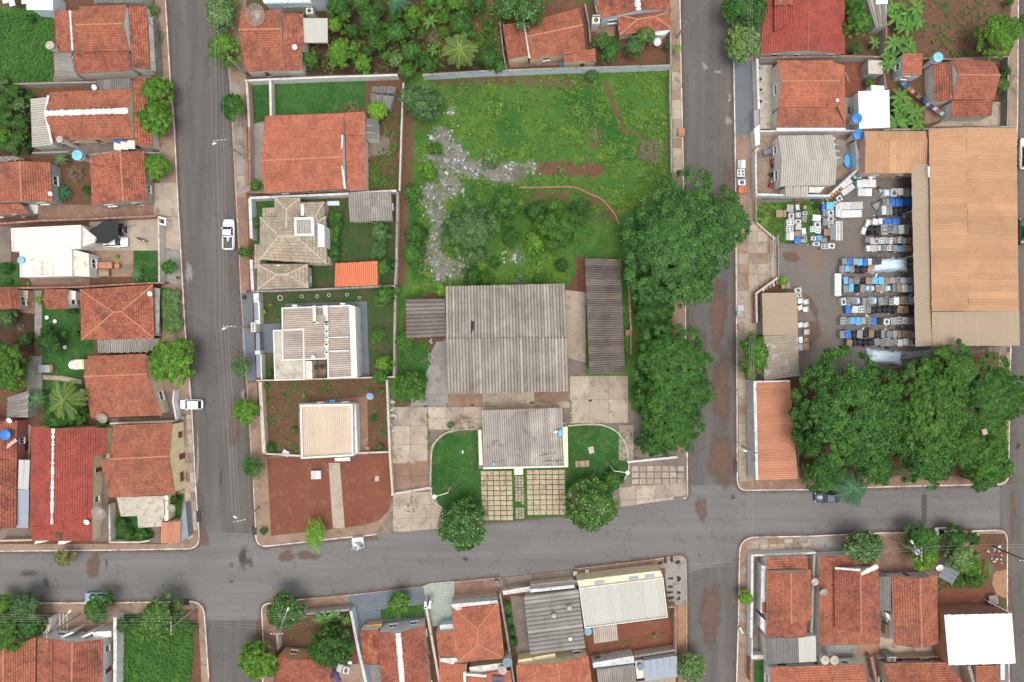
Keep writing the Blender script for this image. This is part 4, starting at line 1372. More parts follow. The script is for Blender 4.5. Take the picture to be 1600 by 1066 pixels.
# ---------------------------------------------------------------- appliances and yard goods
_ap={}
def ap_parts(kind):
 if kind in _ap:return _ap[kind]
 P=[]
 def a(name,mb,mat,loc=(0,0,0)):P.append((name,mb.me(name,G[mat]if mat in G else None),loc))
 if kind=='washer':
  P=[('cabinet',MB().box((0,0,.46),(1,1,.92)),None),('lid',MB().box((.0,-.08,.945),(.84,.72,.05)),None),('control_panel',MB().box((0,.41,1.0),(.96,.16,.16)),'p_grey'),('drum',MB().lathe((0,-.08,.972),[(.30,0),(.30,.008)],n=14),'dark_metal')]
 elif kind=='fridge':
  P=[('cabinet',MB().box((0,.04,.5),(1,.9,1)),None),('door',MB().box((0,-.455,.5),(.98,.075,.96)),None),('handle',MB().box((.38,-.52,.6),(.05,.05,.3)),'steel'),('hinge',MB().box((-.40,-.40,1.012),(.14,.12,.02)),'p_grey')]
 elif kind=='stove':
  P=[('burner',MB().lathe((sx*.24,sy*.2,.98),[(.14,0),(.14,.04),(.07,.04)],n=10),'dark_metal')for sx in(-1,1)for sy in(-1,1)]
  P+=[('cabinet',MB().box((0,0,.49),(1,1,.98)),None),('back_panel',MB().box((0,.47,1.06),(1,.05,.16)),None),('oven_door',MB().box((0,-.51,.45),(.86,.03,.6)),'glass')]
 elif kind=='freezer':
  P=[('cabinet',MB().box((0,0,.45),(1,1,.9)),None),('lid',MB().box((-.252,0,.935),(.495,1.03,.07)),None),('lid',MB().box((.252,0,.935),(.495,1.03,.07)),None),('handle',MB().box((0,-.53,.9),(.2,.03,.05)),'steel')]
 elif kind=='wrapped':
  rs=random.Random(3);m=MB();n=6
  v=[]
  for j in range(n+1):
   for i in range(n+1):
    x,y=i/n-.5,j/n-.5
    e=1 if(i in(0,n)or j in(0,n))else 0
    v.append((x*(1.03 if e else 1),y*(1.03 if e else 1),.93+rs.uniform(-.03,.05)-.06*e))
  f=[(j*(n+1)+i,j*(n+1)+i+1,(j+1)*(n+1)+i+1,(j+1)*(n+1)+i)for j in range(n)for i in range(n)]
  m.add(v,f);s=MB().box((0,0,.45),(.99,.99,.9),0,1.02)
  rp=MB().box((0,0,.60),(1.04,1.04,.03))
  P=[('wrapping',m,None),('crate',s,None),('strap',rp,'p_grey')]
 elif kind=='tarp':
  rs=random.Random(9);m=MB();n=9;v=[]
  for j in range(n+1):
   for i in range(n+1):
    x,y=i/n-.5,j/n-.5
    q=max(abs(x),abs(y))*2
    z=.92*(1-q**5)+rs.uniform(-.07,.09)*(1-q*.5)
    v.append((x*1.05+rs.uniform(-.02,.02),y*1.05+rs.uniform(-.02,.02),max(.02,z)))
  f=[(j*(n+1)+i,j*(n+1)+i+1,(j+1)*(n+1)+i+1,(j+1)*(n+1)+i)for j in range(n)for i in range(n)]
  P=[('cover',m.add(v,f),None),('rope',MB().box((0,0,.42),(1.07,.03,.86)).box((.2,0,.40),(.02,1.07,.84)),'wire')]
 elif kind=='panels':
  m=MB()
  P=[('panel',MB().box((-.5+(i+.5)/5,0,.48+.02*(i%2)),(.14,.98,.94)),None)for i in range(5)]+[('base',MB().box((0,0,.03),(1,1,.06)),'wood')]
 elif kind=='crate':
  P=[('slat',MB().box((-.5+(i+.5)/5,0,.95),(.17,1,.05)),None)for i in range(5)]+[('side',MB().box((0,0,.46),(.96,.96,.92)),'wood')]
 elif kind=='bench':
  P=[('top',MB().box((0,0,.9),(1,1,.08)),None),('shelf',MB().box((0,0,.4),(.94,.9,.06)),None),('side',MB().box((-.48,0,.44),(.03,.96,.86)),None),('side',MB().box((.48,0,.44),(.03,.96,.86)),None),('tray',MB().box((.0,.3,1.0),(.9,.3,.14)),None)]
 _ap[kind]=P
 return P
_am={}
def item(kind,label,z,x,y,w,d,h,ang,mat,cat,name,group=None,base=None,px=None,scale_px=True):
 (qx,qy),=zp(z,[(x,y)])
 sc=ZONES[z][2]*S if scale_px else 1
 base=PAVE+.02 if base is None else base
 zc=base+h
 p=W(qx,qy,zc)
 k=(1-zc/H)
 ww,dd=w*sc*k,d*sc*k
 root=empty(name,(p.x,p.y,base),label,cat,group,rz=ang)
 for i,(pn,mb,pm)in enumerate(ap_parts(kind)):
  key=(kind,i,pm or mat)
  if key not in _am:_am[key]=mb.me(pn,G[pm or mat])
  o=link(pn,_am[key],root)
  o.scale=(ww,dd,h)
 return root
def chair(label,z,x,y,ang,mat='p_red',armchair=False,group=None,size=.55):
 (qx,qy),=zp(z,[(x,y)])
 p=W(qx,qy,.5)
 r=empty('armchair' if armchair else 'garden_chair',(p.x,p.y,PAVE),label,'chair',group,rz=ang)
 s=size
 MB().box((0,0,.43),(s,s,.07 if not armchair else.3)).obj('seat',G[mat],r)
 MB().box((0,s*.5,.68),(s,.06 if not armchair else.25,.5)).obj('backrest',G[mat],r)
 for sx in(-1,1):
  MB().box((sx*s*.52,0,.62),(.05 if not armchair else.2,s,.05 if not armchair else.4)).obj('armrest',G[mat],r)
  for sy in(-1,1):MB().box((sx*s*.46,sy*s*.46,.2),(.05,.05,.4)).obj('leg',G[mat],r)
 return r
def cloth_line(z,a,b,items,h=2.0):
 (ax,ay),(bx,by)=zp(z,[a,b])
 A,B=W(ax,ay,h),W(bx,by,h)
 r=empty('clothesline',(A.x,A.y,PAVE),'sagging clothesline strung from the small tiled outbuilding to the tiled house','clothesline')
 m=MB();K=10;pr=None
 for i in range(K+1):
  t=i/K;q=A.lerp(B,t)-Vector((0,0,.3*4*t*(1-t)))
  if pr is not None:m.tube(pr,q,.015,n=4)
  pr=q
 m.wobj('line',G['wire'],r)
 for p in(A,B):MB().tube((p.x,p.y,PAVE),(p.x,p.y,h),.05).wobj('post',G['wood'],r)
 d=(B-A).normalized();nn=Vector((-d.y,d.x,0))
 rs=random.Random(4)
 for i,(nm,col,lb)in enumerate(items):
  t=(i+.6)/(len(items)+.2)
  c=A.lerp(B,t)-Vector((0,0,.3*4*t*(1-t)))
  w=(B-A).length/len(items)*.42
  v=[]
  for s in(-1,0,1):
   for q,dz in((.30,-.5),(.12,-.25),(0,.02),(-.15,-.28),(-.34,-.55)):
    v.append(c+d*(w*s)+nn*(q+rs.uniform(-.05,.05))+Vector((0,0,dz+rs.uniform(-.03,.03))))
  f=[(s*5+k,s*5+k+1,s*5+k+6,s*5+k+5)for s in range(2)for k in range(4)]
  o=link(nm,mesh(nm,[p-c for p in v],f,col),None,c)
  prop(o,lb,'laundry','washing hanging on the line')
# ============= THE SETTING
def sheet(name,P,z,mat):
 o=link(name,mesh(name,[(x,y,z)for x,y in ccw(P)],[tuple(range(len(P)))],G[mat]))
 prop(o,kind='structure')
 return o
sheet('ground',[(-400,-400),(400,-400),(400,400),(-400,400)],-.06,'soil_weed')
def wp(z,pts,h=0.0):return[W(x,y,h)[:2]for x,y in zp(z,pts)]
R_=lambda name,pts,lev,mat:sheet(name,wp('O',pts),lev*.004-.01,mat)
R_('road',[(225,-500),(395,-500),(395,870),(430,1600),(280,1600),(270,870),(225,420)],1,'asphalt')
R_('road',[(1040,-500),(1170,-500),(1175,870),(1170,1600),(1050,1600),(1045,870)],1,'asphalt')
R_('road',[(-600,830),(290,830),(430,835),(700,805),(1060,760),(1170,755),(1600,745),(2200,740),(2200,845),(1600,850),(1180,865),(1060,900),(700,930),(430,970),(300,970),(-600,965)],2,'asphalt_new')
R_('road',[(1565,-500),(1700,-500),(1710,1600),(1560,1600)],3,'asphalt')
def block(name,pts,mat='paving',kerb=None,km='kerb'):
 P=wp('O',pts)
 o=link(name,MB().prism(ccw(P),-.05,PAVE).me(name,G[mat]));prop(o,kind='structure')
 return o
def kerb(z,pts,km='kerb',w=.17,sm=0,top=.17):
 P=zp(z,pts)
 if sm:P=smooth_path(P,sm)
 P=[W(x,y)[:2]for x,y in P]
 if top>.12:
  Q=subdiv(P,1.5);v,f,rad=[],[],[]
  A,B=offset_poly(Q,1.5),offset_poly(Q,-1.5)
  for i_ in range(len(Q)):
   v+=[(A[i_][0],A[i_][1],.018),(Q[i_][0],Q[i_][1],.018),(B[i_][0],B[i_][1],.018)];rad+=[1.3,.40,1.3]
   if i_:k_=3*i_;f+=[(k_-3,k_-2,k_+1,k_),(k_-2,k_-1,k_+2,k_+1)]
  me=mesh('gutter_dirt',v,f,G['dust']);a_=me.attributes.new('rad','FLOAT','POINT');a_.data.foreach_set('value',rad)
  prop(link('gutter_dirt',me),kind='structure')
 o=link('kerb',strip(subdiv(P,1.5),w/2,-.04,top,jit=.004).me('kerb',G[km]));prop(o,kind='structure')
def corner(p0,p1,p2,r=18,n=7):
 """rounds the corner p1"""
 a,b,c=Vector(p0),Vector(p1),Vector(p2)
 u=b+(a-b).normalized()*r;v=b+(c-b).normalized()*r
 return[((1-t)**2*u+2*t*(1-t)*b+t*t*v)[:]for t in[i/n for i in range(n+1)]]
nw=[(257,-300),(259,0),(267,132),(273,200),(279,327),(283.5,400),(290,519),(300,637),(306,758)]+corner((306,758),(313,857),(193,859),20)+[(193,859),(100,860),(0,861),(-500,864)]
block('pavement',nw+[(-500,-300)],'paving');kerb('O',nw)
cn=[(350,-300),(352,0),(357,106),(360,128),(366,240),(370,320),(374,391),(377,458),(381,520),(386,598),(393,701),(397,761)]+corner((397,761),(401,855),(465,848),18)+[(465,848),(528,841),(589,835),(680,825.5),(771,814),(880,803),(970,790)]+corner((970,790),(1074,778),(1073.5,716),6,3)+[(1073.5,716),(1072,600),(1070,400),(1067,250),(1064,120),(1062,0),(1060,-300)]
block('pavement',cn,'paving');kerb('O',cn[:12],'kerb_old');kerb('O',cn[11:23]);kerb('O',cn[23:27],'kerb_old');kerb('O',cn[27:])
ne=[(1143,-300),(1144,0),(1146,93),(1148,212),(1149,304),(1150,442),(1151,586),(1151.5,732)]+corner((1151.5,732),(1152,766),(1266,765),15)+[(1266,765),(1396,760),(1488,758)]+corner((1488,758),(1575,756.5),(1576,675),17)+[(1576,675),(1578,560),(1583,400),(1589,180),(1590,0),(1592,-300)]
block('pavement',ne,'paving');kerb('O',ne)
sw=[(-500,943),(0,942.5),(74,942),(135,941.7),(214,941)]+corner((214,941),(318,939),(321,975),22)+[(321,975),(324,1020),(327,1066),(334,1400)]
block('pavement',sw+[(-500,1400)],'paving');kerb('O',sw)
sc_=[(416,1400),(411,1066),(411.5,995)]+corner((411.5,995),(409,944),(479,935.6),11)+[(479,935.6),(543.6,930),(662,916.5),(709,909.5),(781,902.6),(898,889),(1000,877)]+corner((1000,877),(1071,867),(1072.5,920),13)+[(1072.5,920),(1072.5,1014),(1071,1066),(1069,1400)]
block('pavement',sc_,'paving_red');kerb('O',sc_[:12]);kerb('O',sc_[11:16],'kerb_old',.12);kerb('O',sc_[16:],'kerb_old')
se=[(1148,1400),(1150.6,1066),(1154,946),(1155,868)]+corner((1155,868),(1156,839.5),(1230,838.5),24)+[(1269,837.5),(1379,832.5),(1480,830.5)]+corner((1480,830.5),(1573,828),(1573,870),16)+[(1573,870),(1573,950),(1576,1066),(1580,1400)]
block('pavement',se,'paving');kerb('O',se)
def soft(name,P,z,mat,keep=None):
 """sheet whose 'rad' grows from 0 in the middle to 1 at the rim"""
 P=ccw(P);cx=sum(p[0]for p in P)/len(P);cy=sum(p[1]for p in P)/len(P)
 v=[(cx,cy,z)]+[(cx+(x-cx)*.6,cy+(y-cy)*.6,z)for x,y in P]+[(x,y,z)for x,y in P]
 n=len(P);f=[(0,1+i,1+(i+1)%n)for i in range(n)]+[(1+i,1+n+i,1+n+(i+1)%n,1+(i+1)%n)for i in range(n)]
 me=mesh(name,v,f,G[mat])
 a=me.attributes.new('rad','FLOAT','POINT');a.data.foreach_set('value',[0.]+[.55]*n+[1.]*n)
 o=link(name,me);prop(o,kind='structure')
 return o
def spatch(name,z,pts,mat):
 _lev[0]+=1
 return soft(name,subdiv(wp(z,pts+pts[:1]),2.0)[:-1],PAVE+_lev[0]*.002,mat)
def blob(name,z,x,y,rx,ry,mat,lev,seed=0,rough=.3,base=.0,ang=0):
 rs=random.Random(seed+int(x*3+y))
 (px,py),=zp(z,[(x,y)]);c=W(px,py);k=ZONES[z][2]*S
 n=26;ph=[rs.uniform(0,6.28)for _ in range(4)]
 P=[]
 for i in range(n):
  a=2*math.pi*i/n
  q=1+rough*(.5*math.sin(2*a+ph[0])+.35*math.sin(3*a+ph[1])+.3*math.sin(5*a+ph[2])+.2*math.sin(8*a+ph[3]))+rs.uniform(-.06,.06)
  u,v=math.cos(a)*rx*k*q,math.sin(a)*ry*k*q
  P.append((c.x+u*math.cos(ang)-v*math.sin(ang),c.y+u*math.sin(ang)+v*math.cos(ang)))
 return soft(name,P,base+lev*.003,mat)
for i,a in enumerate([('A5',200,250,110,30),('A5',320,310,30,60),('A5',740,180,18,45),('C2',95,190,24,22),('C2',95,305,24,18),('C2',175,150,45,95),('C2',225,170,36,46),('C6',245,48,26,18),('O',1183,757,5,5),('D6',18,755,20,20),('O',1082,700,4,14),('O',345,750,3,20),('O',1093,868,4,3),('O',380,868,9,14)]):
 blob('tar_patch',*a,'tar',8+i%5,i)
R_('tar_patch',[(1440,773),(1448,773),(1448,817),(1446,819),(1440,816)],8,'tar_hard')
for i,a in enumerate([('C2',480,130,70,60),('C2',1050,10,90,12),('O',1128,720,26,60),('O',1128,610,22,70),('O',1122,490,18,70),('O',1095,560,14,60),('O',1138,300,8,60),('O',1110,960,25,60),('O',366,660,9,60),('O',1582,800,6,45),('O',1577,935,7,60),('A5',650,200,70,110),('O',1096,795,12,25),('O',320,840,8,20),('O',372,560,4,30),('O',1195,760,25,8),('O',1566,752,30,7),('O',480,868,25,9)]):
 blob('dust_drift',*a,'dust',6+i%3,i)
for i,a in enumerate([('A3',1470,130,35,130),('C1',75,150,22,60),('O',309,720,3,60),('D1',375,720,18,60),('D1',365,890,38,45),('D1',290,530,45,18),('D1',195,490,30,40)]):
 blob('cement_spill',*a,'ash_soft',9+i%3,i)
def cover_lid(label,z,x,y,r=.35,base=0.045):
 (px,py),=zp(z,[(x,y)]);p=W(px,py)
 m=MB().lathe((0,0,0),[(r,0),(r,.012),(r*.86,.012),(r*.86,.004),(r*.8,.014),(.02,.016)],n=20)
 o=link('manhole_cover',m.me('manhole_cover',G['dark_metal']),None,(p.x,p.y,base));prop(o,label,'manhole cover')
cover_lid('round dark manhole cover at the eastern crossing, beside a tar patch','O',1093,840)
cover_lid('round dark manhole cover in the west street opposite the hedge','O',330,470)
cover_lid('round dark manhole cover at the western crossroads','C2',95,190)
def drain(label,z,x,y,w,d,base=PAVE+.1,ang=0):
 (px,py),=zp(z,[(x,y)]);p=W(px,py);k=ZONES[z][2]*S
 r=empty('storm_drain',(p.x,p.y,base),label,'drain',rz=ang)
 MB().box((0,0,-.02),(w*k,d*k,.05)).obj('drain_frame',G['tyre'],r)
 n=5
 for i in range(n):link('grate_bar',MB().box((0,0,0),(w*k*.92,d*k*.07,.03)).me('grate_bar',G['dark_metal']),r,(0,d*k*((i+.5)/n-.5),.02))
drain('storm drain in the kerb below the red shed on the northwest corner','A4',1247,835,40,70,.18)
drain('storm drain in the kerb west of the bare earth corner lot','C1',145,950,28,45,.18)
drain('storm drain in the kerb beside the orange-roofed shed','D6',32,588,18,62,.18)
drain('storm drain in the kerb by the southwest corner under trees','A5',1297,450,42,38,.18)
R_('asphalt_patch',[(1100,940),(1118,941),(1117,985),(1101,985)],7,'tar_hard')
G['lot_green']=ground_mat('lot_green',(.035,.12,.02),(.06,.15,.025),(.09,.13,.04),big=.12,mid=.5,fine=4,bump=1.,fine_amt=.5)
# ---------------------------------------------------------------- helpers for yards
def clip(poly,P):
 """poly clipped by convex ccw P"""
 out=poly
 for i in range(len(P)):
  a,b=P[i],P[(i+1)%len(P)]
  res=[]
  sd=lambda q:(b[0]-a[0])*(q[1]-a[1])-(b[1]-a[1])*(q[0]-a[0])
  for k in range(len(out)):
   p,q=out[k],out[(k+1)%len(out)]
   sp,sq=sd(p),sd(q)
   if sp>=0:res.append(p)
   if sp*sq<0:
    t=sp/(sp-sq);res.append((p[0]+(q[0]-p[0])*t,p[1]+(q[1]-p[1])*t))
  out=res
  if len(out)<3:return[]
 return out
def slabs(parent,z,origin,ux,uy,nx,ny,mats,gap=.04,th=.035,region=None,skip=(),name='paving_slab',base=.235):
 """nx x ny slabs; origin, ux, uy in zone pixels"""
 O_=Vector(wp(z,[origin])[0]);A=Vector(wp(z,[(origin[0]+ux[0],origin[1]+ux[1])])[0])-O_;B=Vector(wp(z,[(origin[0]+uy[0],origin[1]+uy[1])])[0])-O_
 reg=ccw(wp(z,region))if region else None
 L=worldloc(parent)
 shared={}
 rs=random.Random(nx*7+ny)
 for i in range(nx):
  for j in range(ny):
   if(i,j)in skip:continue
   c=O_+A*(i+.5)+B*(j+.5)
   la,lb=A.length-gap,B.length-gap
   a,b=A.normalized()*la/2,B.normalized()*lb/2
   cell=[(-a-b)[:],(a-b)[:],(a+b)[:],(-a+b)[:]]
   full=True
   if reg:
    w=[(p[0]+c.x,p[1]+c.y)for p in ccw(cell)]
    cl=clip(w,reg)
    if not cl:continue
    ar=abs(sum(cl[k][0]*cl[(k+1)%len(cl)][1]-cl[(k+1)%len(cl)][0]*cl[k][1]for k in range(len(cl))))/2
    if ar<.12*la*lb:continue
    if ar<.98*la*lb:
     full=False;cell=[(p[0]-c.x,p[1]-c.y)for p in cl]
   m=mats[rs.randrange(len(mats))]
   zz=base+rs.uniform(-.006,.006)
   if full:
    if m not in shared:shared[m]=MB().prism(ccw(cell),-.2,th).me(name,G[m])
    me=shared[m]
   else:me=MB().prism(ccw(cell),-.2,th).me(name,G[m])
   o=link(name,me,parent,(c.x-L.x,c.y-L.y,zz-L.z))
   o.rotation_euler=(rs.uniform(-.004,.004),rs.uniform(-.004,.004),rs.uniform(-.006,.006)if full else 0)
# ============= NORTHWEST BLOCK
_lev[0]=0
patch('yard_soil','O',[(-60,-60),(240,-60),(248,130),(252,340),(255,640),(262,850),(-60,850)],'soil_weed')
patch('lawn','A1',[(-300,30),(420,90),(420,640),(-300,650)],'lot_green')
patch('soil_bank','A1',[(340,640),(760,620),(760,700),(345,715)],'soil')
patch('garden_soil','A1',[(-200,650),(250,700),(260,1210),(-200,1215)],'soil_dark')
patch('lawn','A1',[(-200,1100),(60,1000),(100,1150),(-200,1215)],'lawn')
patch('yard_floor','A1',[(420,590),(1180,590),(1180,610),(760,620),(420,640)],'concrete_dark')
patch('yard_floor','A2',[(450,90),(1190,130),(1190,190),(700,215),(300,200)],'concrete_dark')
patch('yard_floor','A2',[(300,600),(1200,600),(1300,680),(700,700),(300,720)],'paving_red')
patch('earth_strip','A2',[(1200,430),(1370,430),(1390,690),(1205,680)],'concrete')
patch('driveway','A2',[(700,720),(1235,695),(1235,955),(700,955)],'concrete')
patch('yard_floor','A3',[(690,-40),(1040,-40),(1045,160),(695,165)],'paving')
patch('yard_floor','A3',[(-200,-230),(90,-230),(90,50),(-200,50)],'concrete_dark')
patch('earth_strip','A3',[(240,180),(700,175),(700,230),(240,235)],'paving_red')
patch('lawn','A2',[(1042,955),(1228,955),(1230,1205),(1045,1200)],'lawn')
patch('lawn','A3',[(-200,50),(150,50),(155,240),(-200,245)],'lawn')
patch('pavement_slab','A2',[(1290,695),(1385,695),(1400,950),(1290,935)],'concrete')
patch('pavement_slab','A3',[(1235,-60),(1400,-45),(1408,215),(1240,210)],'concrete_grey')
patch('garden_path','A3',[(280,270),(330,270),(330,640),(270,640)],'concrete_grey')
patch('lawn','A3',[(330,400),(620,395),(730,650),(730,755),(640,960),(340,930),(330,700)],'lawn')
patch('garden_path','A3',[(340,925),(500,935),(640,965),(640,1000),(480,970),(340,960)],'concrete')
patch('lawn','A3',[(340,965),(480,975),(640,1005),(640,1300),(340,1300)],'lawn')
patch('yard_floor','A3',[(230,780),(330,780),(335,1100),(210,1100)],'concrete_grey')
patch('garden_soil','A3',[(0,420),(275,440),(272,760),(0,700)],'soil_dark')
patch('earth_strip','A3',[(140,270),(278,270),(275,450),(160,440)],'paving_red')
patch('yard_floor','A4',[(1010,50),(1100,50),(1095,240),(690,240),(570,215),(1010,215)],'concrete_dark')
patch('yard_floor','A4',[(110,230),(200,260),(190,480),(112,480)],'concrete')
patch('yard_floor','A4',[(0,905),(205,905),(205,985),(0,990)],'concrete_dark')
patch('yard_floor','A4',[(580,455),(690,460),(690,990),(580,990)],'concrete_dark')
patch('terracotta_floor','A4',[(580,845),(637,845),(637,935),(580,935)],'sand')
patch('yard_floor','A4',[(675,255),(730,255),(730,470),(675,470)],'green_tile')
patch('lawn','A4',[(730,820),(1010,810),(960,985),(730,990)],'lawn')
patch('lawn','A4',[(1060,700),(1165,690),(1140,850),(1062,850)],'lawn')
patch('yard_floor','A4',[(955,905),(1013,900),(1012,1000),(930,1000)],'concrete_dark')
h=House('pale blue metal roofed house at the top left corner above the lawn','A1',wallm='w_blue')
h.lean([(130,-60),(415,-60),(412,80),(245,78)],'l',2.8,3.4,'metal_paleblue')
h.lean([(0,-60),(95,-60),(130,75),(25,30)],'b',2.8,3.1,'metal_paleblue',walls=False)
h=House('rusty workshop roof strip at the top edge, right of the pale blue house','A1',wallm='w_grey')
h.lean([(730,-80),(1130,-80),(1110,22),(735,25)],'t',2.8,3.2,'fibro_grey')
h=House('clay tiled house with white gable edge, topmost on the northwest block','A1',wallm='w_offwhite')
h.gable([(620,55),(985,40),(1010,395),(640,405)],'h',188,3.6,4.9,'clay',wm='w_white',over=(.3,.02))
h.lean([(1003,48),(1140,45),(1165,540),(1028,532)],'r',2.7,3.3,'clay_old')
h.lean([(425,85),(545,85),(562,400),(440,402)],'l',2.7,3.2,'clay')
h.lean([(552,85),(622,82),(640,398),(570,400)],'l',3.2,3.5,'clay')
h.lean([(572,407),(1000,400),(1022,550),(597,576)],'b',2.7,3.4,'clay_brown')
h.lean([(425,405),(560,410),(590,590),(430,590)],'l',2.5,2.9,'fibro')
h.ridge((545,85),(565,395),3.35,'ridge_white',.16)
h.box([(1150,130),(1188,140),(1212,560),(1172,545)],0,2.5,'cop_grey','canopy_slab')
tank('pinkish grey round water tank beside the lawn, left of the topmost tiled house','A1',382,350,32,4.6,'tank_grey')
wall('grey boundary wall between the bright lawn and the garden below it','A1',[(100,655),(420,645),(750,640)],2.0)
wall('low front wall of the topmost house on the west street','A1',[(1190,130),(1215,560)],1.6,.15)
tree('small pale green street tree beside the topmost tiled house','A1',1195,85,55,'l_grey',cls='OPEN')
tree('second small pale green street tree, just below the topmost one','A1',1205,288,58,'l_grey',cls='OPEN')
tree('bright green round street tree above its twin on the west street','A1',1230,715,132,'l_bright')
tree('bright green round street tree directly below its twin on the west street','A1',1215,935,148,'l_bright')
tree('small dark round street tree by the tiled house with the blue tank','A2',1225,300,112,'l_bright')
h=House('long clay tiled house with painted white ridge behind the twin street trees','A1',wallm='w_offwhite')
h.gable([(385,720),(1030,690),(1040,1080),(408,1092)],'h',872,3.1,4.5,'clay',wm='w_cream',over=(.3,.02),capm='ridge_white',capr=.42,ragged=.25)
h.lean([(240,770),(372,755),(408,1128),(250,1148)],'l',2.6,3.1,'fibro_light')
h.lean([(1040,610),(1130,605),(1192,1142),(1052,1130)],'r',2.6,3.1,'clay_old')
h.lean([(755,622),(1010,610),(1012,692),(757,698)],'t',2.8,3.0,'fibro_grey')
h.ridge((376,745),(352,880),3.9,'ridge_white',.18);h.ridge((352,880),(405,1120),3.9,'ridge_white',.2)
h.lean([(885,1110),(1045,1082),(1050,1155),(885,1165)],'b',2.4,2.7,'metal_white',walls=False,posts=True)
h.box([(880,1078),(985,1074),(940,1108),(885,1112)],2.38,2.42,'p_blue','awning')
dish('white satellite dish on the grey roof strip behind the long house with the white ridge','A1',735,680,20,3.6,'solid')
tank('beige concrete water tower at the lower left of the long house with the white ridge','A2',458,88,26,4.9,'tank_grey')
tank('pale blue round water tank on a post left of the square tiled house','A2',595,210,40,4.2,'tank_sky')
wall('dark boundary wall below the long house with the white ridge','A2',[(250,195),(540,185)],1.8)
wall('dark boundary wall between the long house and the square tiled house','A2',[(640,215),(900,185),(1250,195)],1.8)
h=House('tiled house cut by the left edge with an orange ridge line','A2',wallm='w_grey')
h.gable([(-260,290),(390,268),(410,575),(-260,600)],'v',160,3.0,4.2,'clay',over=(.2,.1))
h.lean([(-200,600),(166,588),(225,665),(-200,690)],'b',2.8,3.1,'clay',wins=True)
h.lean([(-100,225),(105,215),(190,240),(-100,278)],'t',2.6,2.8,'fibro')
h.box([(222,590),(298,600),(290,668),(225,668)],0,1.2,'w_offwhite','porch')
dish('white satellite dish at the right end of the tiled house cut by the left edge','A2',393,512,17,3.4,'solid')
palm('spiky dark green cycad in the yard between two tiled houses','A2',488,505,82,'l_cycad',1.0,26,name='cycad',width=.3,droop=.25)
palm('small feathery palm below the concrete water tower','A2',465,240,68,'l_palmdark',2.0,9)
sticks('heap of dry cut branches left of the square tiled house','A2',610,365,70,70,.7)
h=House('square weathered clay tiled house behind the small dark street tree','A2',wallm='w_grey')
h.gable([(697,220),(1122,182),(1147,570),(718,600)],'v',948,2.9,4.0,'clay_old',over=(.3,.05))
shrub('narrow dark shrub against the left wall of the square tiled house','A2',685,490,45,'l_deep')
wall('brick boundary wall above the driveway with the black shade sail','A2',[(-40,748),(300,722),(700,708),(1225,685)],2.2,mat='brick',cop='cop_red')
wall('white front wall of the driveway with two cars','A2',[(1232,690),(1236,950),(1238,1210)],1.9,mat='w_offwhite',cop='cop_light')
h=House('white gate canopy frame at the mouth of the driveway with two cars','A2','gate','gate','w_white')
h.box([(1235,685),(1293,705),(1290,718),(1235,700)],1.9,2.1,'w_white','beam')
h.box([(1235,735),(1290,752),(1290,765),(1237,750)],1.9,2.1,'w_white','beam')
h.box([(1278,715),(1290,718),(1290,752),(1278,750)],0,2.1,'w_white','post')
h.box([(1238,702),(1278,716),(1278,748),(1238,736)],.1,1.2,'p_black','gate_panel')
h=House('white metal roofed house with cream side walls beside the two parked cars','A2',wallm='w_white')
h.parapet([(85,780),(630,755),(627,938),(92,962)],3.7,.12,.2,'metal_white','b')
h.parapet([(152,950),(556,944),(562,1152),(155,1162)],3.5,.10,.2,'metal_white','b')
h.box([(330,995),(405,995),(405,1150),(330,1150)],3.4,3.48,'slab_cream','roof_panel')
h.box([(405,960),(412,960),(412,1150),(405,1150)],3.4,3.5,'w_white','parapet')
h.box([(240,1000),(325,998),(325,1150),(240,1150)],3.4,3.5,'slab_cream','roof_panel')
h.slab([(632,758),(745,850),(735,890),(628,932)],3.2,'slab_cream','w_white')
h.slab([(560,944),(690,978),(697,1160),(562,1150)],3.0,'slab_cream','w_white',wins=True)
tank('pale blue tank at the lower left corner of the white metal roof','A2',155,1028,26,4.0,'tank_sky')
h=House('black shade net stretched over two cars in the driveway','A2','shade net','shade_net')
h._r(W(176,365))
def sail(root,z,pts,hs_,mat):
 P=[W(x,y,hh)for(x,y),hh in zip(zp(z,pts),hs_)]
 c=sum(P,Vector())/len(P)-Vector((0,0,.15));v=[];n=len(P);k=5
 for i in range(n):
  for j in range(k):
   e=P[i].lerp(P[(i+1)%n],j/k);b=math.sin(math.pi*j/k)*.12
   v.append(e.lerp(c,b*.6))
 v.append(c);m=len(v)-1
 part('net',v,[(i,(i+1)%m,m)for i in range(m)],G[mat],root)
 for p in P:MB().tube((p.x,p.y,PAVE),p,.04).wobj('post',G['steel'],root)
sail(h.root,'A2',[(690,795),(800,725),(925,705),(928,855),(830,905),(742,900)],[3,2.8,2.7,2.6,2.5,2.8],'black_net')
car('black car half under the black shade net, nose to the right','A2',872,788,0,4.3,1.75,'car_black','suv')
car('white car half under the black shade net, below the black car','A2',895,886,0,4.1,1.75,'car_white','hatch')
motorcycle('small dark motorcycle standing alone in the concrete driveway','A2',1105,870,math.radians(-20))
item('bench','red clay covered outdoor oven bench in the yard below the driveway','A3',810,72,120,50,.9,0,'ridge','outdoor oven','outdoor_oven')
tank('small red clay dome oven right of the oven bench','A3',905,78,20,1.3,'ridge',.9,False)
item('bench','wooden work table below the red oven bench','A3',805,130,80,50,.8,0,'wood','table','work_table')
palm('small feathery palm at the corner of the front lawn by the white house','A3',1058,145,58,'l_palmdark',1.4,11)
shrub('tiny round shrub in a bed by the white house','A2',912,1000,18,'l_lime')
tree('round clipped bush on the pale pavement left of the west street','A3',1322,90,66,'l_mango',h=2.2)
item('crate','small dark meter box on the pale pavement beside the round bush','A3',1378,170,16,18,.7,0,'p_black','meter box','meter_box')
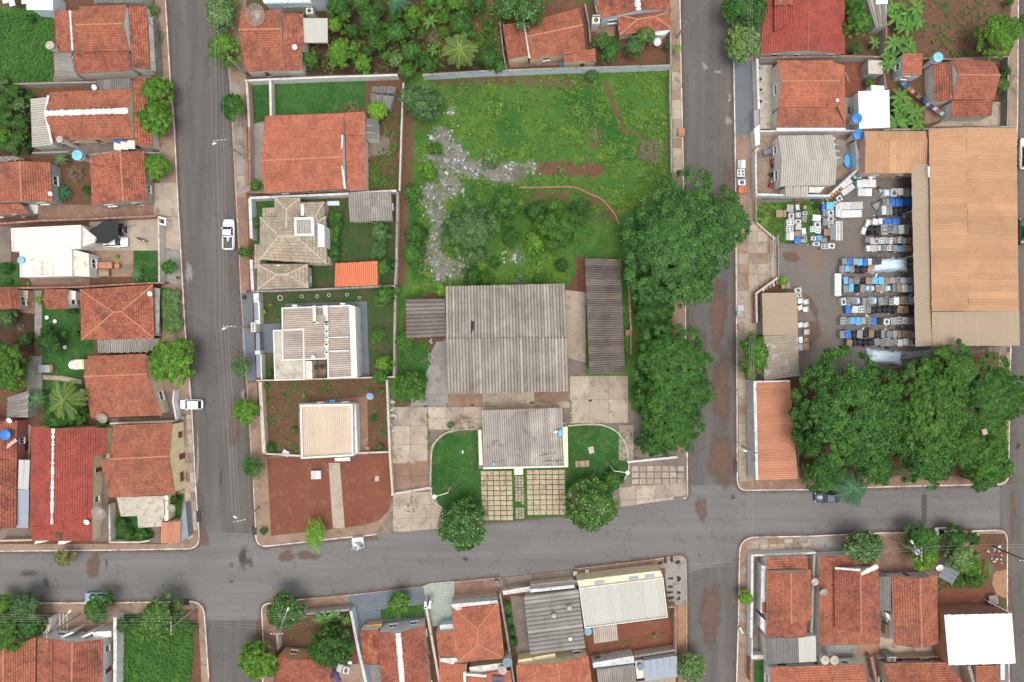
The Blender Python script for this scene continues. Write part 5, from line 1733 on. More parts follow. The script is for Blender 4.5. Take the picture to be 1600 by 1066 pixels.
wall('brick boundary wall below the white metal roofed house','A3',[(-40,252),(560,243),(1000,220),(1275,208)],2.0,mat='brick',cop='cop_red')
h=House('small tiled house cut by the left edge below the brick wall','A3',wallm='w_tan')
h.gable([(-90,262),(136,258),(160,410),(-90,415)],'v',78,2.8,3.6,'clay_brown',over=(.2,.1))
h.box([(142,262),(218,270),(214,340),(150,340)],0,1.4,'w_tan','porch')
h.box([(155,340),(215,342),(213,352),(160,352)],0,1.5,'w_tan','low_wall')
h=House('tiny gabled tiled outbuilding between lawn and brick wall','A3','outbuilding','outbuilding','w_white')
h.gable([(350,262),(540,258),(545,410),(358,416)],'h',337,2.6,3.3,'clay_brown',over=(.15,.05))
h.slab([(545,268),(590,275),(588,340),(545,340)],2.2,'slab_cream','w_white')
h=House('hip roofed clay tiled house with four sloping sides near the hedge','A3',wallm='w_offwhite')
h.hip([(625,264),(1190,224),(1200,640),(635,652)],[(885,438),(945,432)],3.0,5.0,'clay_old')
h.lean([(757,650),(1180,637),(1155,740),(762,752)],'b',2.6,3.0,'fibro')
h.box([(1197,245),(1243,255),(1238,600),(1203,595)],2.3,2.5,'cop_grey','canopy_slab')
dish('grey satellite dish at the upper right corner of the hip roof','A3',1168,293,20,3.5,'solid')
h=None
def hedge(label,z,pts,w,hh,mat='l_flower',n=None,r=.8):
 P=[Vector(W(x,y,hh*.7))for x,y in zp(z,pts)]
 root=empty('hedge',(P[0].x,P[0].y,PAVE),label,'hedge')
 rs=random.Random(int(P[0].x))
 for a,b in zip(P[:-1],P[1:]):
  k=max(1,int((b-a).length/(r*.75)))
  for i in range(k):
   d=(b-a).normalized();nn=Vector((-d.y,d.x,0))
   m=max(1,round(w/(r*1.1)))
   for j in range(m):
    q=a.lerp(b,(i+rs.uniform(.2,.8))/k)+nn*((j+.5)/m-.5)*w
    o=link('foliage',crown('BUSH' if r<1 else 'S',(i+j)%4,mat),root,(q.x-P[0].x,q.y-P[0].y,hh*.62))
    s=r/CLS_R['BUSH' if r<1 else 'S']*rs.uniform(.85,1.15);o.scale=(s,s,s*.9);o.rotation_euler=(0,0,rs.uniform(0,6))
 return root
hedge('long pale flowering hedge along the west street pavement','A3',[(1320,270),(1330,420),(1345,580)],2.9,1.5,'l_flower')
tree('large bright green round tree overhanging the west street','A3',1345,818,196,'l_bright',sy=1.12)
tree('dark bushy tree in the lawn left of the hip roof','A3',400,680,118,'l_deep')
tree('small bushy tree touching the left edge of the hip roof','A3',600,580,58,'l_mango')
shrub('dark shrub above the bushy lawn tree','A3',375,585,55,'l_deep')
shrub('lime green shrub between the lawn trees','A3',505,608,28,'l_lime')
shrub('lime shrub beside the tiny gabled outbuilding','A3',315,345,35,'l_lime')
shrub('dark shrub below the tiny gabled outbuilding','A3',560,420,45,'l_deep')
tree('very large dark tree cut by the left edge beside the garden path','A3',60,850,205,'l_mango',sx=1.0,sy=1.1)
tree('dark tree left of the garden path, above the large edge tree','A3',215,655,62,'l_deep')
shrub('grey green spiky shrub at the left edge of the vegetable bed','A3',60,480,75,'l_grey')
shrub('small dark shrub at the left edge below the white roofed house','A3',60,100,55,'l_deep')
shrub('low shrub in the lawn corner below the white roofed house','A3',75,200,30,'l_mango')
shrub('lime shrub by the brick wall beneath the white roofed house','A3',225,220,20,'l_lime')
sticks('small pile of sticks in the dark vegetable bed','A3',180,560,35,30,.4)
for i,(x,y,t)in enumerate([(362,480,'upper left'),(425,508,'middle'),(503,710,'lower right')]):
 tank('round whitewashed planter ring in the lawn, %s of three'%t,'A3',x,y,15,.55,'w_white',.3,False)
h=House('small yellow and white annex with a dome on the lawn beside the tiled house','A3','annex','annex','w_yellow')
h.slab([(575,808),(650,805),(655,880),(575,885)],2.8,'slab_cream','w_yellow')
h.box([(600,815),(640,813),(642,872),(602,875)],2.8,3.0,'w_yellow','roof_block')
tank('pale dome tank at the left end of the yellow annex','A3',560,848,32,3.0,'w_offwhite',.8)
item('bench','silver outdoor barbecue grill beside the garden path','A3',340,878,90,60,1.0,0,'steel','barbecue','barbecue')
item('crate','small brown brick box right of the silver barbecue','A3',395,875,20,60,.8,0,'ridge','brick box','brick_box')
h=House('clay tiled house directly left of the large bright tree on the street','A3',wallm='w_cream')
h.gable([(685,780),(1140,763),(1262,1240),(708,1262)],'h',928,3.1,4.4,'clay',over=(.3,.1))
dish('white satellite dish at the left edge of the tiled house by the palm','A4',523,45,15,3.4,'solid')
dish('large mesh satellite dish between the palm house and the corner house','A4',650,212,32,3.6)
palm('large yellow green coconut palm in the garden on the northwest block','A4',405,105,140,'l_palm',5.5,20)
tree('dense dark shrubby tree under the coconut palm','A4',380,225,95,'l_deep',h=2.2)
tree('dark shrubby tree under the right fronds of the coconut palm','A4',480,200,70,'l_mango',h=2.0)
palm('feathery dark palm left of the coconut palm','A4',225,95,75,'l_palmdark',2.5,14)
shrub('shrub beneath the large mesh dish','A4',650,250,32,'l_mango',h=1.2)
h=House('ribbed grey fibre cement shed left of the coconut palm','A4','shed','shed','w_grey')
h.lean([(45,85),(180,42),(176,216),(42,216)],'l',2.4,2.7,'fibro')
h=House('tiled house cut by the left edge with a blue tank on its roof','A4',wallm='w_rose')
h.gable([(-190,222),(110,232),(102,900),(-190,912)],'v',-40,3.0,4.6,'clay_brown',over=(.2,.1))
tank('bright blue round water tank on the tiled roof at the left edge','A4',28,322,32,4.6,'tank_blue',stand=False)
dish('white satellite dish above the blue tank at the left edge','A4',60,230,17,3.7,'solid')
item('crate','pink plank leaning on the tiled roof below the blue tank','A4',58,385,115,22,.15,math.radians(36),'w_pink','plank','plank',base=3.6)
h=House('narrow pale grey metal roof filling the gap beside the red tiled house','A4','lean-to','lean_to','w_grey')
h.lean([(118,478),(192,478),(180,664),(112,664)],'b',2.7,2.9,'metal_grey')
h.lean([(112,666),(180,666),(178,906),(104,906)],'b',2.5,2.7,'metal_blue')
item('stove','black stove in the narrow pink yard left of the red tiled house','A4',130,268,35,35,.9,0,'p_black','stove','stove')
item('washer','dark washing machine in the narrow pink yard, beside its drain','A4',140,392,32,55,.9,0,'p_black','washing machine','washing_machine')
item('washer','grey washing tub just below the black stove in the pink yard','A4',140,308,30,30,.9,0,'p_grey','washing machine','washing_machine')
h=House('bright red tiled house with a ragged white ridge on the northwest block','A4',wallm='w_cream')
h.gable([(200,270),(590,276),(583,830),(190,900)],'v',331,3.0,4.9,'clay_red',over=(.15,.1),capm='ridge_white',capr=.2,ragged=.7,frame='frame_w')
h.lean([(590,277),(675,281),(670,448),(590,453)],'r',2.8,3.1,'clay_red')
h.lean([(396,832),(582,822),(582,990),(396,990)],'b',2.7,3.2,'clay_red')
h.lean([(182,905),(262,900),(390,985),(205,990)],'b',2.7,3.0,'clay_red')
h.lean([(258,838),(392,835),(392,936),(258,940)],'b',3.2,3.5,'clay_red')
h.box([(225,990),(310,990),(255,1003),(215,1010)],0,2.3,'w_white','porch_wall')
h.box([(370,992),(455,990),(405,1010),(365,1012)],0,2.3,'w_white','porch_wall')
dish('white satellite dish on the lower roof of the bright red tiled house','A4',548,870,18,3.6,'solid')
dish('large mesh satellite dish right of the bright red roof','A4',630,808,45,3.6)
h=House('corner house with a tall cream yellow gable wall facing the west street','A4',wallm='w_yellow')
C_=h
h.gable([(715,262),(1090,245),(1108,692),(735,715)],'h',465,3.9,5.3,'clay',wm='w_yellow',over=(.3,.03),frame='frame_br')
h.lean([(632,482),(738,476),(740,715),(690,716)],'l',3.9,4.4,'clay',wm='w_cream')
h.slab([(735,716),(1032,706),(1036,830),(762,836)],3.0,'slab_beige','w_cream')
h.slab([(866,832),(1034,827),(1016,900),(872,908)],2.8,'slab_beige','w_cream')
h.slab([(1036,705),(1062,700),(1062,862),(1036,865)],2.6,'slab_cream','w_yellow')
dish('small mesh satellite dish over the corner garden by the yellow gable','A4',1083,778,26,3.0)
dish('white satellite dish at the lower right corner of the yellow gabled house','A4',1050,715,14,3.6,'solid')
h=House('small reddish tiled garage roof at the northwest corner of the crossing','A4','garage','garage','w_beige')
h.lean([(1016,870),(1138,864),(1133,1000),(1012,1003)],'b',2.5,2.8,'metal_rust')
h=House('slate blue sliding gate lying along the corner pavement','A4','gate','gate','w_slate')
h.box([(1140,855),(1168,750),(1188,965),(1138,1000)],.1,2.0,'w_slate','gate_panel')
wall('pale wall enclosing the corner garden below the yellow gabled house','A4',[(690,760),(692,1000),(870,1000),(940,990)],1.8,mat='w_offwhite',cop='cop_light')
wall('cream wall along the top of the yellow gabled house','A4',[(692,250),(1092,238)],2.6,mat='w_cream',cop='cop_light')
wall('white street wall beside the parked white hatchback','A4',[(1098,40),(1090,110),(1112,225)],2.0,mat='w_white',cop='cop_white')
wall('low cream wall under the bright red tiled house','A4',[(0,990),(205,985)],1.4,mat='w_cream',cop='cop_light')
shrub('bright shrub at the right of the corner garden','A4',905,950,50,'l_mango')
shrub('dark shrub at the left of the corner garden','A4',770,880,48,'l_deep')
shrub('dark shrub in the lower middle of the corner garden','A4',820,945,45,'l_deep')
shrub('shrub in the strip garden beside the yellow gable','A4',1100,735,40,'l_deep',h=1.2)
car('white hatchback parked across the pavement at the west street','A4',1205,130,math.pi,3.9,1.7,'car_white','hatch')
item('freezer','grey electrical cabinet on the pavement below the white hatchback','A4',1152,215,20,20,.8,0,'p_grey','cabinet','cabinet')
for i,(x,y,r,m,l)in enumerate([(40,650,60,'l_grey','pale tree at the left edge just below the grey wall'),(120,720,70,'l_mango','green tree under the left end of the grey wall'),(60,790,70,'l_deep','dark tree second down the left edge garden'),(170,820,65,'l_grey','grey green tree beside the ribbed lean-to'),(60,920,80,'l_mango','broad green tree midway down the left edge garden'),(170,960,75,'l_deep','dark tree left of the ribbed lean-to'),(40,1060,60,'l_bright','bright tree at the left edge of the garden bottom'),(160,1080,65,'l_mango','green tree low in the left edge garden'),(230,760,45,'l_deep','small dark tree at the garden corner near the grey wall'),(110,1150,55,'l_grey','low grey green tree at the garden bottom'),(215,1165,45,'l_deep','small dark tree just above the tiled house cut by the left edge')]):
 tree(l,'A1',x,y,r,m)
shrub('dark clump at the top right of the bright lawn','A1',245,150,38,'l_deep',h=.8)
cover('grass','A1',[(-300,70),(420,130),(420,640),(-300,650)],'grass_lush',15,.2,.12,seed=3)
cover('grass','A3',[(330,400),(620,395),(730,650),(730,755),(640,960),(340,930)],'grass_lush',9,.12,.06,seed=4)
cover('garden_weeds','A1',[(-200,650),(250,700),(260,1210),(-200,1215)],'weed',6,.24,.2,.45,seed=5)
# ============= CENTRE BLOCK
_lev[0]=0
patch('yard_soil','O',[(385,-60),(1045,-60),(1048,105),(1050,400),(1052,700),(975,700),(620,760),(385,640)],'soil_weed')
patch('grove_soil','O',[(470,-60),(795,-60),(790,110),(470,118)],'soil_dark')
patch('vegetable_patch','O',[(660,-60),(790,-60),(785,90),(750,100),(655,60)],'soil_weed')
patch('pavement_slab','B1',[(200,640),(315,640),(335,990),(225,990)],'concrete_grey')
patch('pavement_slab','B2',[(230,-10),(330,-10),(345,500),(245,520)],'concrete_grey')
patch('front_yard','B1',[(350,975),(460,950),(470,1100),(355,1100)],'concrete_grey')
patch('front_yard','B2',[(345,20),(460,20),(470,500),(345,490)],'concrete_grey')
patch('lawn','B1',[(335,645),(497,640),(500,930),(350,970)],'lawn')
patch('lawn','B1',[(520,625),(1250,610),(1255,850),(1000,880),(525,895)],'lawn')
patch('yard_floor','B2',[(1250,30),(1440,80),(1435,190),(1250,240)],'concrete_dark')
patch('lawn','B2',[(380,560),(1110,560),(1480,500),(1480,1230),(380,1260)],'lawn_dry')
patch('lawn','B2',[(380,560),(560,550),(560,900),(380,900)],'lawn')
patch('yard_floor','B2',[(930,580),(965,580),(975,1060),(940,1060)],'concrete')
patch('pavement_slab','B2',[(258,540),(335,540),(350,1260),(275,1260)],'paving_red')
patch('blue_pavement','B3',[(290,290),(375,290),(400,970),(325,978),(292,700)],'blue_paving')
patch('lawn','B3',[(425,290),(1475,245),(1475,940),(440,970)],'lawn_dry')
patch('blue_paving','B3',[(630,372),(1262,355),(1282,940),(1175,948),(620,420)],'blue_paving')
patch('blue_paving','B3',[(430,535),(590,525),(600,600),(530,755),(440,755)],'blue_paving')
patch('pavement_slab','C1',[(100,70),(160,65),(178,470),(120,480)],'paving')
patch('lot_soil','C1',[(190,60),(930,50),(940,492),(210,508)],'soil_weed')
patch('yard_floor','C1',[(405,190),(815,150),(822,540),(415,552)],'paving_red')
patch('lot_soil','C1',[(220,515),(945,492),(965,740),(985,745),(955,820),(880,890),(790,915),(680,930),(245,978)],'soil')
patch('garden_path','C1',[(585,545),(652,545),(682,932),(612,935)],'concrete',lev=None)
patch('pavement_slab','C1',[(118,480),(195,470),(225,620),(240,975),(255,985),(200,1000),(155,960),(140,660)],'paving')
patch('vacant_lot','O',[(631,118),(1047,106),(1050,300),(1052,640),(985,640),(975,590),(913,590),(913,405),(886,445),(696,448),(634,470),(617,640),(612,640),(622,300)],'lot_grass')
patch('soil_strip','C4',[(1210,10),(1245,10),(1268,790),(1230,780),(1210,220)],'soil')
patch('yard_concrete','C4',[(1108,225),(1240,240),(1268,800),(1130,810)],'concrete')
YC=patch('yard_concrete','O',[(613,650),(660,618),(672,560),(700,520),(890,560),(990,585),(990,640),(1050,700),(1072,715),(1074,777),(970,789),(680,825),(612,833),(600,820),(615,775)],'concrete_dark')
patch('gravel_apron','C4',[(330,555),(260,565),(200,690),(190,800),(200,960),(340,970)],'concrete_grey')
patch('earth_patch','C4',[(0,590),(200,560),(230,690),(180,800),(190,960),(0,960)],'lawn')
cs=['concrete','concrete','slabA','slabB']
G['slabA']=ground_mat('slab_tone_a',(.41,.345,.27),(.33,.27,.21),(.20,.17,.14),big=.3,mid=.7,fine=5,fine_amt=.3)
G['slabB']=ground_mat('slab_tone_b',(.34,.285,.225),(.26,.21,.165),(.17,.14,.115),big=.3,mid=.7,fine=5,fine_amt=.3)
G['slabR']=ground_mat('slab_tone_red',(.26,.165,.115),(.20,.125,.09),(.15,.11,.09),big=.3,mid=.7,fine=5,fine_amt=.3)
slabs(YC,'C5',(50,212),(105,0),(0,112),2,3,cs)
slabs(YC,'C5',(55,532),(105,0),(0,88),2,2,['slabR'])
slabs(YC,'C5',(262,212),(107,0),(0,68),3,2,cs)
slabs(YC,'C5',(160,140),(105,0),(0,70),2,1,['concrete_grey'])
slabs(YC,'C5',(380,125),(103,-1),(0,84),7,1,['slabB','slabR','concrete'])
slabs(YC,'C5',(583,210),(103,-1),(0,60),1,1,cs)
slabs(YC,'C5',(1105,30),(115,-1),(0,140),3,2,cs)
slabs(YC,'C5',(680,180),(108,-1),(0,42),4,1,cs)
slabs(YC,'C5',(1395,320),(88,0),(0,105),1,2,['slabB'])
slabs(YC,'C5',(55,720),(112,-3),(0,78),3,3,['slabA','slabB','concrete'],region=[(40,745),(60,722),(280,712),(345,815),(310,935),(-40,968),(-30,880)])
slabs(YC,'C5',(1390,690),(110,-8),(0,80),4,2,['slabA','slabB'],region=[(1395,700),(1470,560),(1790,540),(1800,750),(1410,805)])
slabs(YC,'C5',(1470,560),(45,0),(0,38),7,5,['slabA','slabB'],region=[(1475,560),(1790,545),(1790,690),(1440,705)],gap=.22,name='stone_slab')
for x,y,t in((527,200,'leftmost'),(881,187,'middle'),(1227,175,'rightmost'),(247,208,'far left')):
 drain('dark floor drain between the big ribbed roof and the office, %s of the row'%t,'C5',x,y,22,12,.275)
LL=[(556,350),(440,355),(362,378),(310,425),(284,490),(284,745),(345,820),(420,870),(585,830),(575,700),(562,560)]
RL=[(1096,332),(1200,322),(1300,326),(1380,362),(1432,425),(1450,500),(1452,600),(1400,690),(1300,760),(1092,700)]
patch('lawn','C5',LL,'lawn');patch('lawn','C5',RL,'lawn')
cover('grass','C5',LL,'grass_lush',12,.13,.08,seed=8,base=.25);cover('grass','C5',RL,'grass_lush',12,.13,.08,seed=9,base=.25)
def fence(label,z,pts,h=.8,n=None):
 P=[W(x,y,h)for x,y in zp(z,smooth_path(pts,4))]
 root=empty('garden_fence',(P[0].x,P[0].y,PAVE),label,'fence')
 strip([p[:2]for p in P],.12,.1,.42).wobj('kerb_wall',G['cop_light'],root)
 m=MB()
 for a,b in zip(P[:-1],P[1:]):m.tube((a.x,a.y,h),(b.x,b.y,h),.025,n=4)
 m.wobj('rail',G['wood'],root)
 for p in P[::3]:MB().box((p.x,p.y,h/2),(.09,.09,h)).wobj('post',G['cop_light'],root)
fence('curved low kerb and rail fence round the lawn left of the office','C5',[(556,347),(440,352),(360,374),(306,422),(280,490),(281,745),(345,820)])
fence('curved low kerb and rail fence round the lawn right of the office','C5',[(1096,328),(1200,319),(1300,323),(1384,360),(1436,425),(1455,500),(1456,600),(1404,690)])
patch('paver_bed','C5',[(568,585),(1096,572),(1090,852),(640,893),(570,893)],'lawn')
PB=patch('paver_bed','C5',[(566,580),(1098,568),(1092,856),(636,896),(566,896)],'lawn')
G['paver']=ground_mat('paver',(.42,.33,.24),(.36,.27,.19),(.27,.20,.15),big=.5,mid=1.2,fine=6,fine_amt=.3)
G['paver_b']=ground_mat('paver_b',(.46,.36,.265),(.38,.29,.21),(.22,.17,.13),big=.5,mid=1.2,fine=6,fine_amt=.3)
slabs(PB,'C5',(574,592),(37.6,-.3),(.8,29.6),5,10,['paver','paver_b'],gap=.13,name='paver',region=[(568,585),(765,583),(772,886),(640,892),(570,893)])
slabs(PB,'C5',(847,585),(38.2,-.3),(.6,30),6,9,['paver','paver_b'],gap=.13,name='paver',region=[(845,583),(1093,576),(1090,852),(850,872)])
slabs(PB,'C5',(778,622),(18,0),(.3,17),3,15,['paver','slabB'],gap=.10,name='stepping_stone',skip=[(0,9),(1,9),(2,10),(0,10),(1,10)])
cover('grass','C5',[(568,585),(1096,572),(1090,852),(640,893),(570,893)],'grass_lush',5,.10,.02,seed=11,base=.27)
h=House('big warehouse with weathered ribbed roof in the centre','C4','warehouse','warehouse','w_beige')
h.gable([(320,200),(1105,183),(1130,890),(335,908)],'h',535,5.0,6.0,'canal',over=(.5,.4),capm='brown_cap' if 'brown_cap' in G else None)
h.ridge((325,541),(1118,537),6.0,'bark',.26,.3)
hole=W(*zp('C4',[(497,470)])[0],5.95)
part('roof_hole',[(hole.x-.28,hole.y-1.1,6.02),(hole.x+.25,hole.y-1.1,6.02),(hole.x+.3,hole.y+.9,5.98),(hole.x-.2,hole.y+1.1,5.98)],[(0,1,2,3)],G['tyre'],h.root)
h=House('ribbed annex roof on the left side of the big warehouse','C4','annex','annex','w_beige')
h.lean([(60,283),(318,278),(324,528),(63,543)],'l',3.6,4.2,'canal_dark',over=.3)
h=House('long narrow open shed with dark ribbed roof right of the warehouse','C4','shed','shed','w_grey')
h.lean([(1236,15),(1470,22),(1500,768),(1266,778)],'r',3.3,4.0,'fibro_dark',over=.5,amp=.13,period=.36)
h=House('office building with pinkish ribbed roof in front of the warehouse','C5','office building','office_building','w_cream')
h.lean([(580,234),(1060,219),(1080,568),(594,580)],'b',3.3,3.8,'canal_pink',over=.15,wins=True)
h.box([(1062,335),(1092,330),(1096,568),(1072,572)],0,3.7,'w_cream','parapet')
h.box([(590,572),(1096,562),(1096,572),(592,584)],2.9,3.6,'w_offwhite','parapet')
h.box([(560,350),(580,350),(590,560),(566,560)],0,2.6,'w_offwhite','side_wall')
h.box([(773,578),(828,576),(827,617),(776,618)],2.6,2.75,'w_offwhite','entrance_canopy')
for x in(778,822):
 q=W(*zp('C5',[(x,612)])[0],2.6);MB().tube((q.x,q.y,.2),(q.x,q.y,2.6),.08).wobj('column',G['w_white'],h.root)
for k,(a,b)in enumerate([((1010,240),(970,300)),((1030,240),(985,315)),((925,512),(1030,492)),((945,545),(1070,540)),((990,420),(1010,480))]):
 item('crate',['loose roof sheet strip','second loose roof strip','long loose roof strip','lower loose roof strip','short loose roof strip'][k]+' lying on the right part of the office roof','C5',(a[0]+b[0])/2,(a[1]+b[1])/2,10,math.dist(a,b),.08,math.atan2(-(b[1]-a[1]),b[0]-a[0])-math.pi/2,'canal_pink','roof strip','roof_strip',base=3.72)
dish('white satellite dish on the right edge of the office roof','C5',1022,360,8,4.2,'solid')
item('wrapped','blue and dark bundle on the right edge of the office roof','C5',1052,368,28,34,.6,.3,'p_sky','bundle','bundle',base=3.7)
item('washer','rusted white box standing behind the right corner of the office','C5',1072,320,20,26,1.2,.2,'p_white','metal box','metal_box')
item('wrapped','dark bundle beside the left wall of the office','C5',568,402,20,26,.8,.1,'p_black','bundle','bundle',base=.3)
item('crate','small blue object on the lower left office parapet','C5',654,553,14,18,.3,.1,'p_sky','box','small_box',base=3.65)
item('crate','pale concrete slab lying in the lawn right of the office','C5',1233,470,32,40,.12,.2,'cop_light','concrete slab','concrete_slab',base=.26)
item('crate','brown wooden pallet lying in the lawn right of the office','C5',1180,552,84,38,.18,.05,'p_brown','pallet','pallet',base=.26)
item('crate','small light blue block in the lawn left of the office','C5',468,481,9,18,.3,0,'p_pale','block','small_block',base=.26)
sticks('fallen brown palm frond over the pavers left of the entrance','C5',595,650,40,10,.2,'bark','fallen_branch','branch')
sticks('brownish brush heap against the upper left office wall','C5',480,318,75,60,.4,'dry_branch')
shrub('small mixed weeds shrub in the brush heap behind the office','C5',400,318,25,'l_grey')
def garden_lamp(label,base,mid,head):
 (bx,by),(mx,my),(tx,ty)=zp('C5',[base,mid,head])
 B=W(bx,by,.3);hh=5.0
 M_=W(mx,my,hh);T=W(tx,ty,hh-.1)
 r=empty('street_lamp',B,label,'street lamp')
 MB().tube((B.x,B.y,.3),(B.x,B.y,hh),.09,.06,8).wobj('shaft',G['frame_w'],r)
 m=MB();m.tube((B.x,B.y,hh),(T.x,T.y,hh+.25),.05,n=6);m.wobj('arm',G['frame_w'],r)
 MB().lathe((T.x,T.y,hh+.05),[(.05,.3),(.32,.18),(.36,.05),(.22,-.06),(.05,-.12)],n=16).wobj('lamp_shade',G['dish_white'],r)
garden_lamp('curved white lamp post in the lawn left of the office',(395,687),(372,732),(302,745))
garden_lamp('curved white lamp post in the lawn right of the office',(1345,562),(1388,603),(1448,603))
tree('round glossy tree at the roadside left of the paver strip','C5',475,918,166,'l_fleck')
tree('round glossy tree at the roadside right of the paver strip','C5',1235,800,170,'l_fleck')
shrub('low spreading shrub between the right lawn and the roadside tree','C5',1355,640,70,'l_mango',h=1.0)
tree('reddish brown cut bush above the right roadside tree','C5',1235,632,22,'l_red',cls='BUSH',name='shrub',cat='shrub')
tree('dark round tree beside the gravel apron left of the warehouse','C4',95,850,112,'l_mango')
tree('leafy young tree left of the gravel apron under the annex','C4',45,560,62,'l_mango')
FIELD=dict(soil=[(680,122,800,126,13,0.68),(800,128,915,128,11,0.64),(700,150,760,140,14,0.47),(835,150,870,145,14,0.42),(846,264,932,266,13,0.98),(944,130,958,165,5,0.77),(958,165,975,205,6,0.81),(975,205,1000,215,6,0.59),(636,170,634,300,13,0.94),(630,300,626,440,10,0.98),(655,160,660,200,12,0.51),(820,312,885,305,13,0.64),(920,310,955,335,14,0.64),(905,330,935,345,12,0.51),(930,208,930,222,14,0.64),(904,405,912,520,7,0.77),(1035,215,1040,262,10,0.51),(640,590,650,600,25,0.34),(1010,240,1020,250,22,0.42)],ash=[(690,215,715,245,17,0.70),(680,255,720,262,20,0.74),(720,262,800,272,16,0.78),(800,268,830,263,13,0.60),(705,290,672,310,20,0.74),(672,310,690,345,17,0.70),(682,350,680,385,11,0.70),(675,395,690,425,19,0.74),(690,425,712,420,19,0.74),(700,170,706,176,9,0.59),(800,398,812,404,13,0.55),(760,405,770,410,12,0.44),(928,210,932,220,8,0.44)],lush=[(905,140,950,200,26,.75),(950,200,975,240,22,.8),(770,165,790,185,18,.6),(700,420,640,460,20,.4),(650,330,655,430,14,.8),(840,380,900,390,25,.5),(870,330,900,360,40,.6),(760,300,800,340,40,.6),(640,130,660,200,20,.5),(990,260,1040,300,20,.5)])
def field(k,x,y):
 out=np.zeros_like(x,dtype=float)
 for x1,y1,x2,y2,r,s_ in FIELD[k]:
  s_=min(s_,.79)
  a=W(x1,y1);b_=W(x2,y2);R=r*S
  dx,dy=b_.x-a.x,b_.y-a.y
  t=np.clip(((x-a.x)*dx+(y-a.y)*dy)/(dx*dx+dy*dy+1e-6),0,1)
  d=np.hypot(x-a.x-t*dx,y-a.y-t*dy)
  out=np.maximum(out,s_*np.clip(1.25-(d/R)**1.6*.62,0,1))
 return out
def lot_sheet():
 P=wp('O',[(630,116),(1048,105),(1051,300),(1052,640),(985,640),(978,590),(913,590),(913,403),(886,447),(697,450),(634,470),(617,645),(610,645),(622,300)])
 st=.45;xs=np.arange(min(p[0]for p in P),max(p[0]for p in P),st);ys=np.arange(min(p[1]for p in P),max(p[1]for p in P),st)
 X,Y=np.meshgrid(xs,ys);n,m_=X.shape
 q=[];C_x,C_y=X[:-1,:-1]+st/2,Y[:-1,:-1]+st/2
 ok=inside(P,C_x.ravel(),C_y.ravel()).reshape(C_x.shape)
 idx=np.arange(n*m_).reshape(n,m_)
 q=np.stack([idx[:-1,:-1][ok],idx[:-1,1:][ok],idx[1:,1:][ok],idx[1:,:-1][ok]],1)
 x,y=X.ravel(),Y.ravel()
 so,ash,lu=field('soil',x,y),field('ash',x,y),field('lush',x,y)
 z=.255+.02*np.sin(x*.7)*np.sin(y*.9)+.03*ash
 G['lot_ground']=lot_mat('lot_ground')
 me=mesh('vacant_lot_ground',np.stack([x,y,z],1),q.tolist(),G['lot_ground'])
 for k,a in(('soil',so),('ash',ash),('lush',lu)):
  t=me.attributes.new(k,'FLOAT','POINT');t.data.foreach_set('value',a.astype(np.float32))
 prop(link('vacant_lot_ground',me),kind='structure')
lot_sheet()
bare=lambda x,y:np.maximum(field('soil',x,y),field('ash',x,y))
cover('grass','O',[(640,122),(1047,110),(1050,290),(960,345),(905,400),(890,440),(700,445),(645,460),(655,200)],'grass',10,.24,.18,.35,seed=21,big=.4,fld=bare,keep=.1)
cover('weeds','O',[(680,150),(960,150),(1040,180),(1045,290),(900,300),(830,250),(700,200)],'weed',5,.30,.25,.45,seed=22,big=.5,fld=bare,keep=.25)
cover('weeds','O',[(650,118),(1047,108),(1050,600),(985,600),(975,420),(913,403),(886,440),(645,465)],'weed',2.2,.34,.3,.52,seed=24,fld=bare,keep=.3)
cover('weeds','O',[(985,460),(1050,440),(1052,640),(990,640)],'weed',8,.3,.3,.2,seed=25)
cover('grass','C4',[(1245,20),(1240,10),(1520,10),(1545,640),(1500,770)],'grass_lush',10,.22,.2,.3,seed=26)
cover('grass','C4',[(0,590),(200,560),(230,690),(180,800),(190,960),(0,960)],'grass_lush',12,.2,.15,.2,seed=27)
rubble('O',[(650,190),(845,240),(845,290),(740,300),(735,450),(650,450)],26,.085,patchy=.42,seed=5,fld=lambda x,y:field('ash',x,y))
rubble('C3',[(560,1000),(660,1000),(660,1060),(570,1060)],10,.14,seed=7)
rubble('C4',[(215,545),(250,540),(230,600),(270,680),(240,720),(200,720),(200,620)],12,.14,seed=8)
rubble('C5',[(32,160),(62,165),(62,370),(34,370)],22,.2,seed=9,patchy=.3)
rubble('C3',[(240,225),(320,225),(320,285),(250,280)],6,.12,seed=10)
tree('clumpy light green tree at the top left corner of the vacant lot','C3',135,200,112,'l_grey',sx=.9,sy=1.15,cls='RND')
tree('broad grey green tree among the rubble of the vacant lot','C3',390,880,160,'l_grey')
tree('dark green tree right of the broad grey green tree','C3',585,740,98,'l_mango')
tree('dark bushy tree below the low curved brick wall','C3',860,860,130,'l_deep')
tree('dark spreading bush at the heart of the curved brick wall','C3',735,790,66,'l_deep',h=1.8)
tree('lime green low bush below the dark trees of the lot','C3',740,940,70,'l_lime',h=1.6)
tree('loose dark bush at the right end of the tree group','C3',970,780,80,'l_deep',cls='OPEN',h=2.2)
tree('dark bush between the two biggest lot trees','C3',605,915,60,'l_deep',h=1.6,cls='OPEN')
tree('low dark bush at the left rubble edge of the lot','C3',100,900,70,'l_deep',h=1.4)
tree('second low dark bush at the left rubble edge, further down','C3',90,1010,75,'l_mango',h=1.4)
tree('leafy bush on the bare strip by the long wall','C3',90,690,60,'l_mango',h=1.4)
tree('bright bush beside the upper rubble','C3',170,570,55,'l_bright',h=1.3)
tree('tiny bright bush at the top of the rubble heap','C3',205,455,42,'l_mango',h=1.1)
shrub('flowering weed clump at the head of the rubble strip','C3',495,500,52,'l_flower',h=1.1)
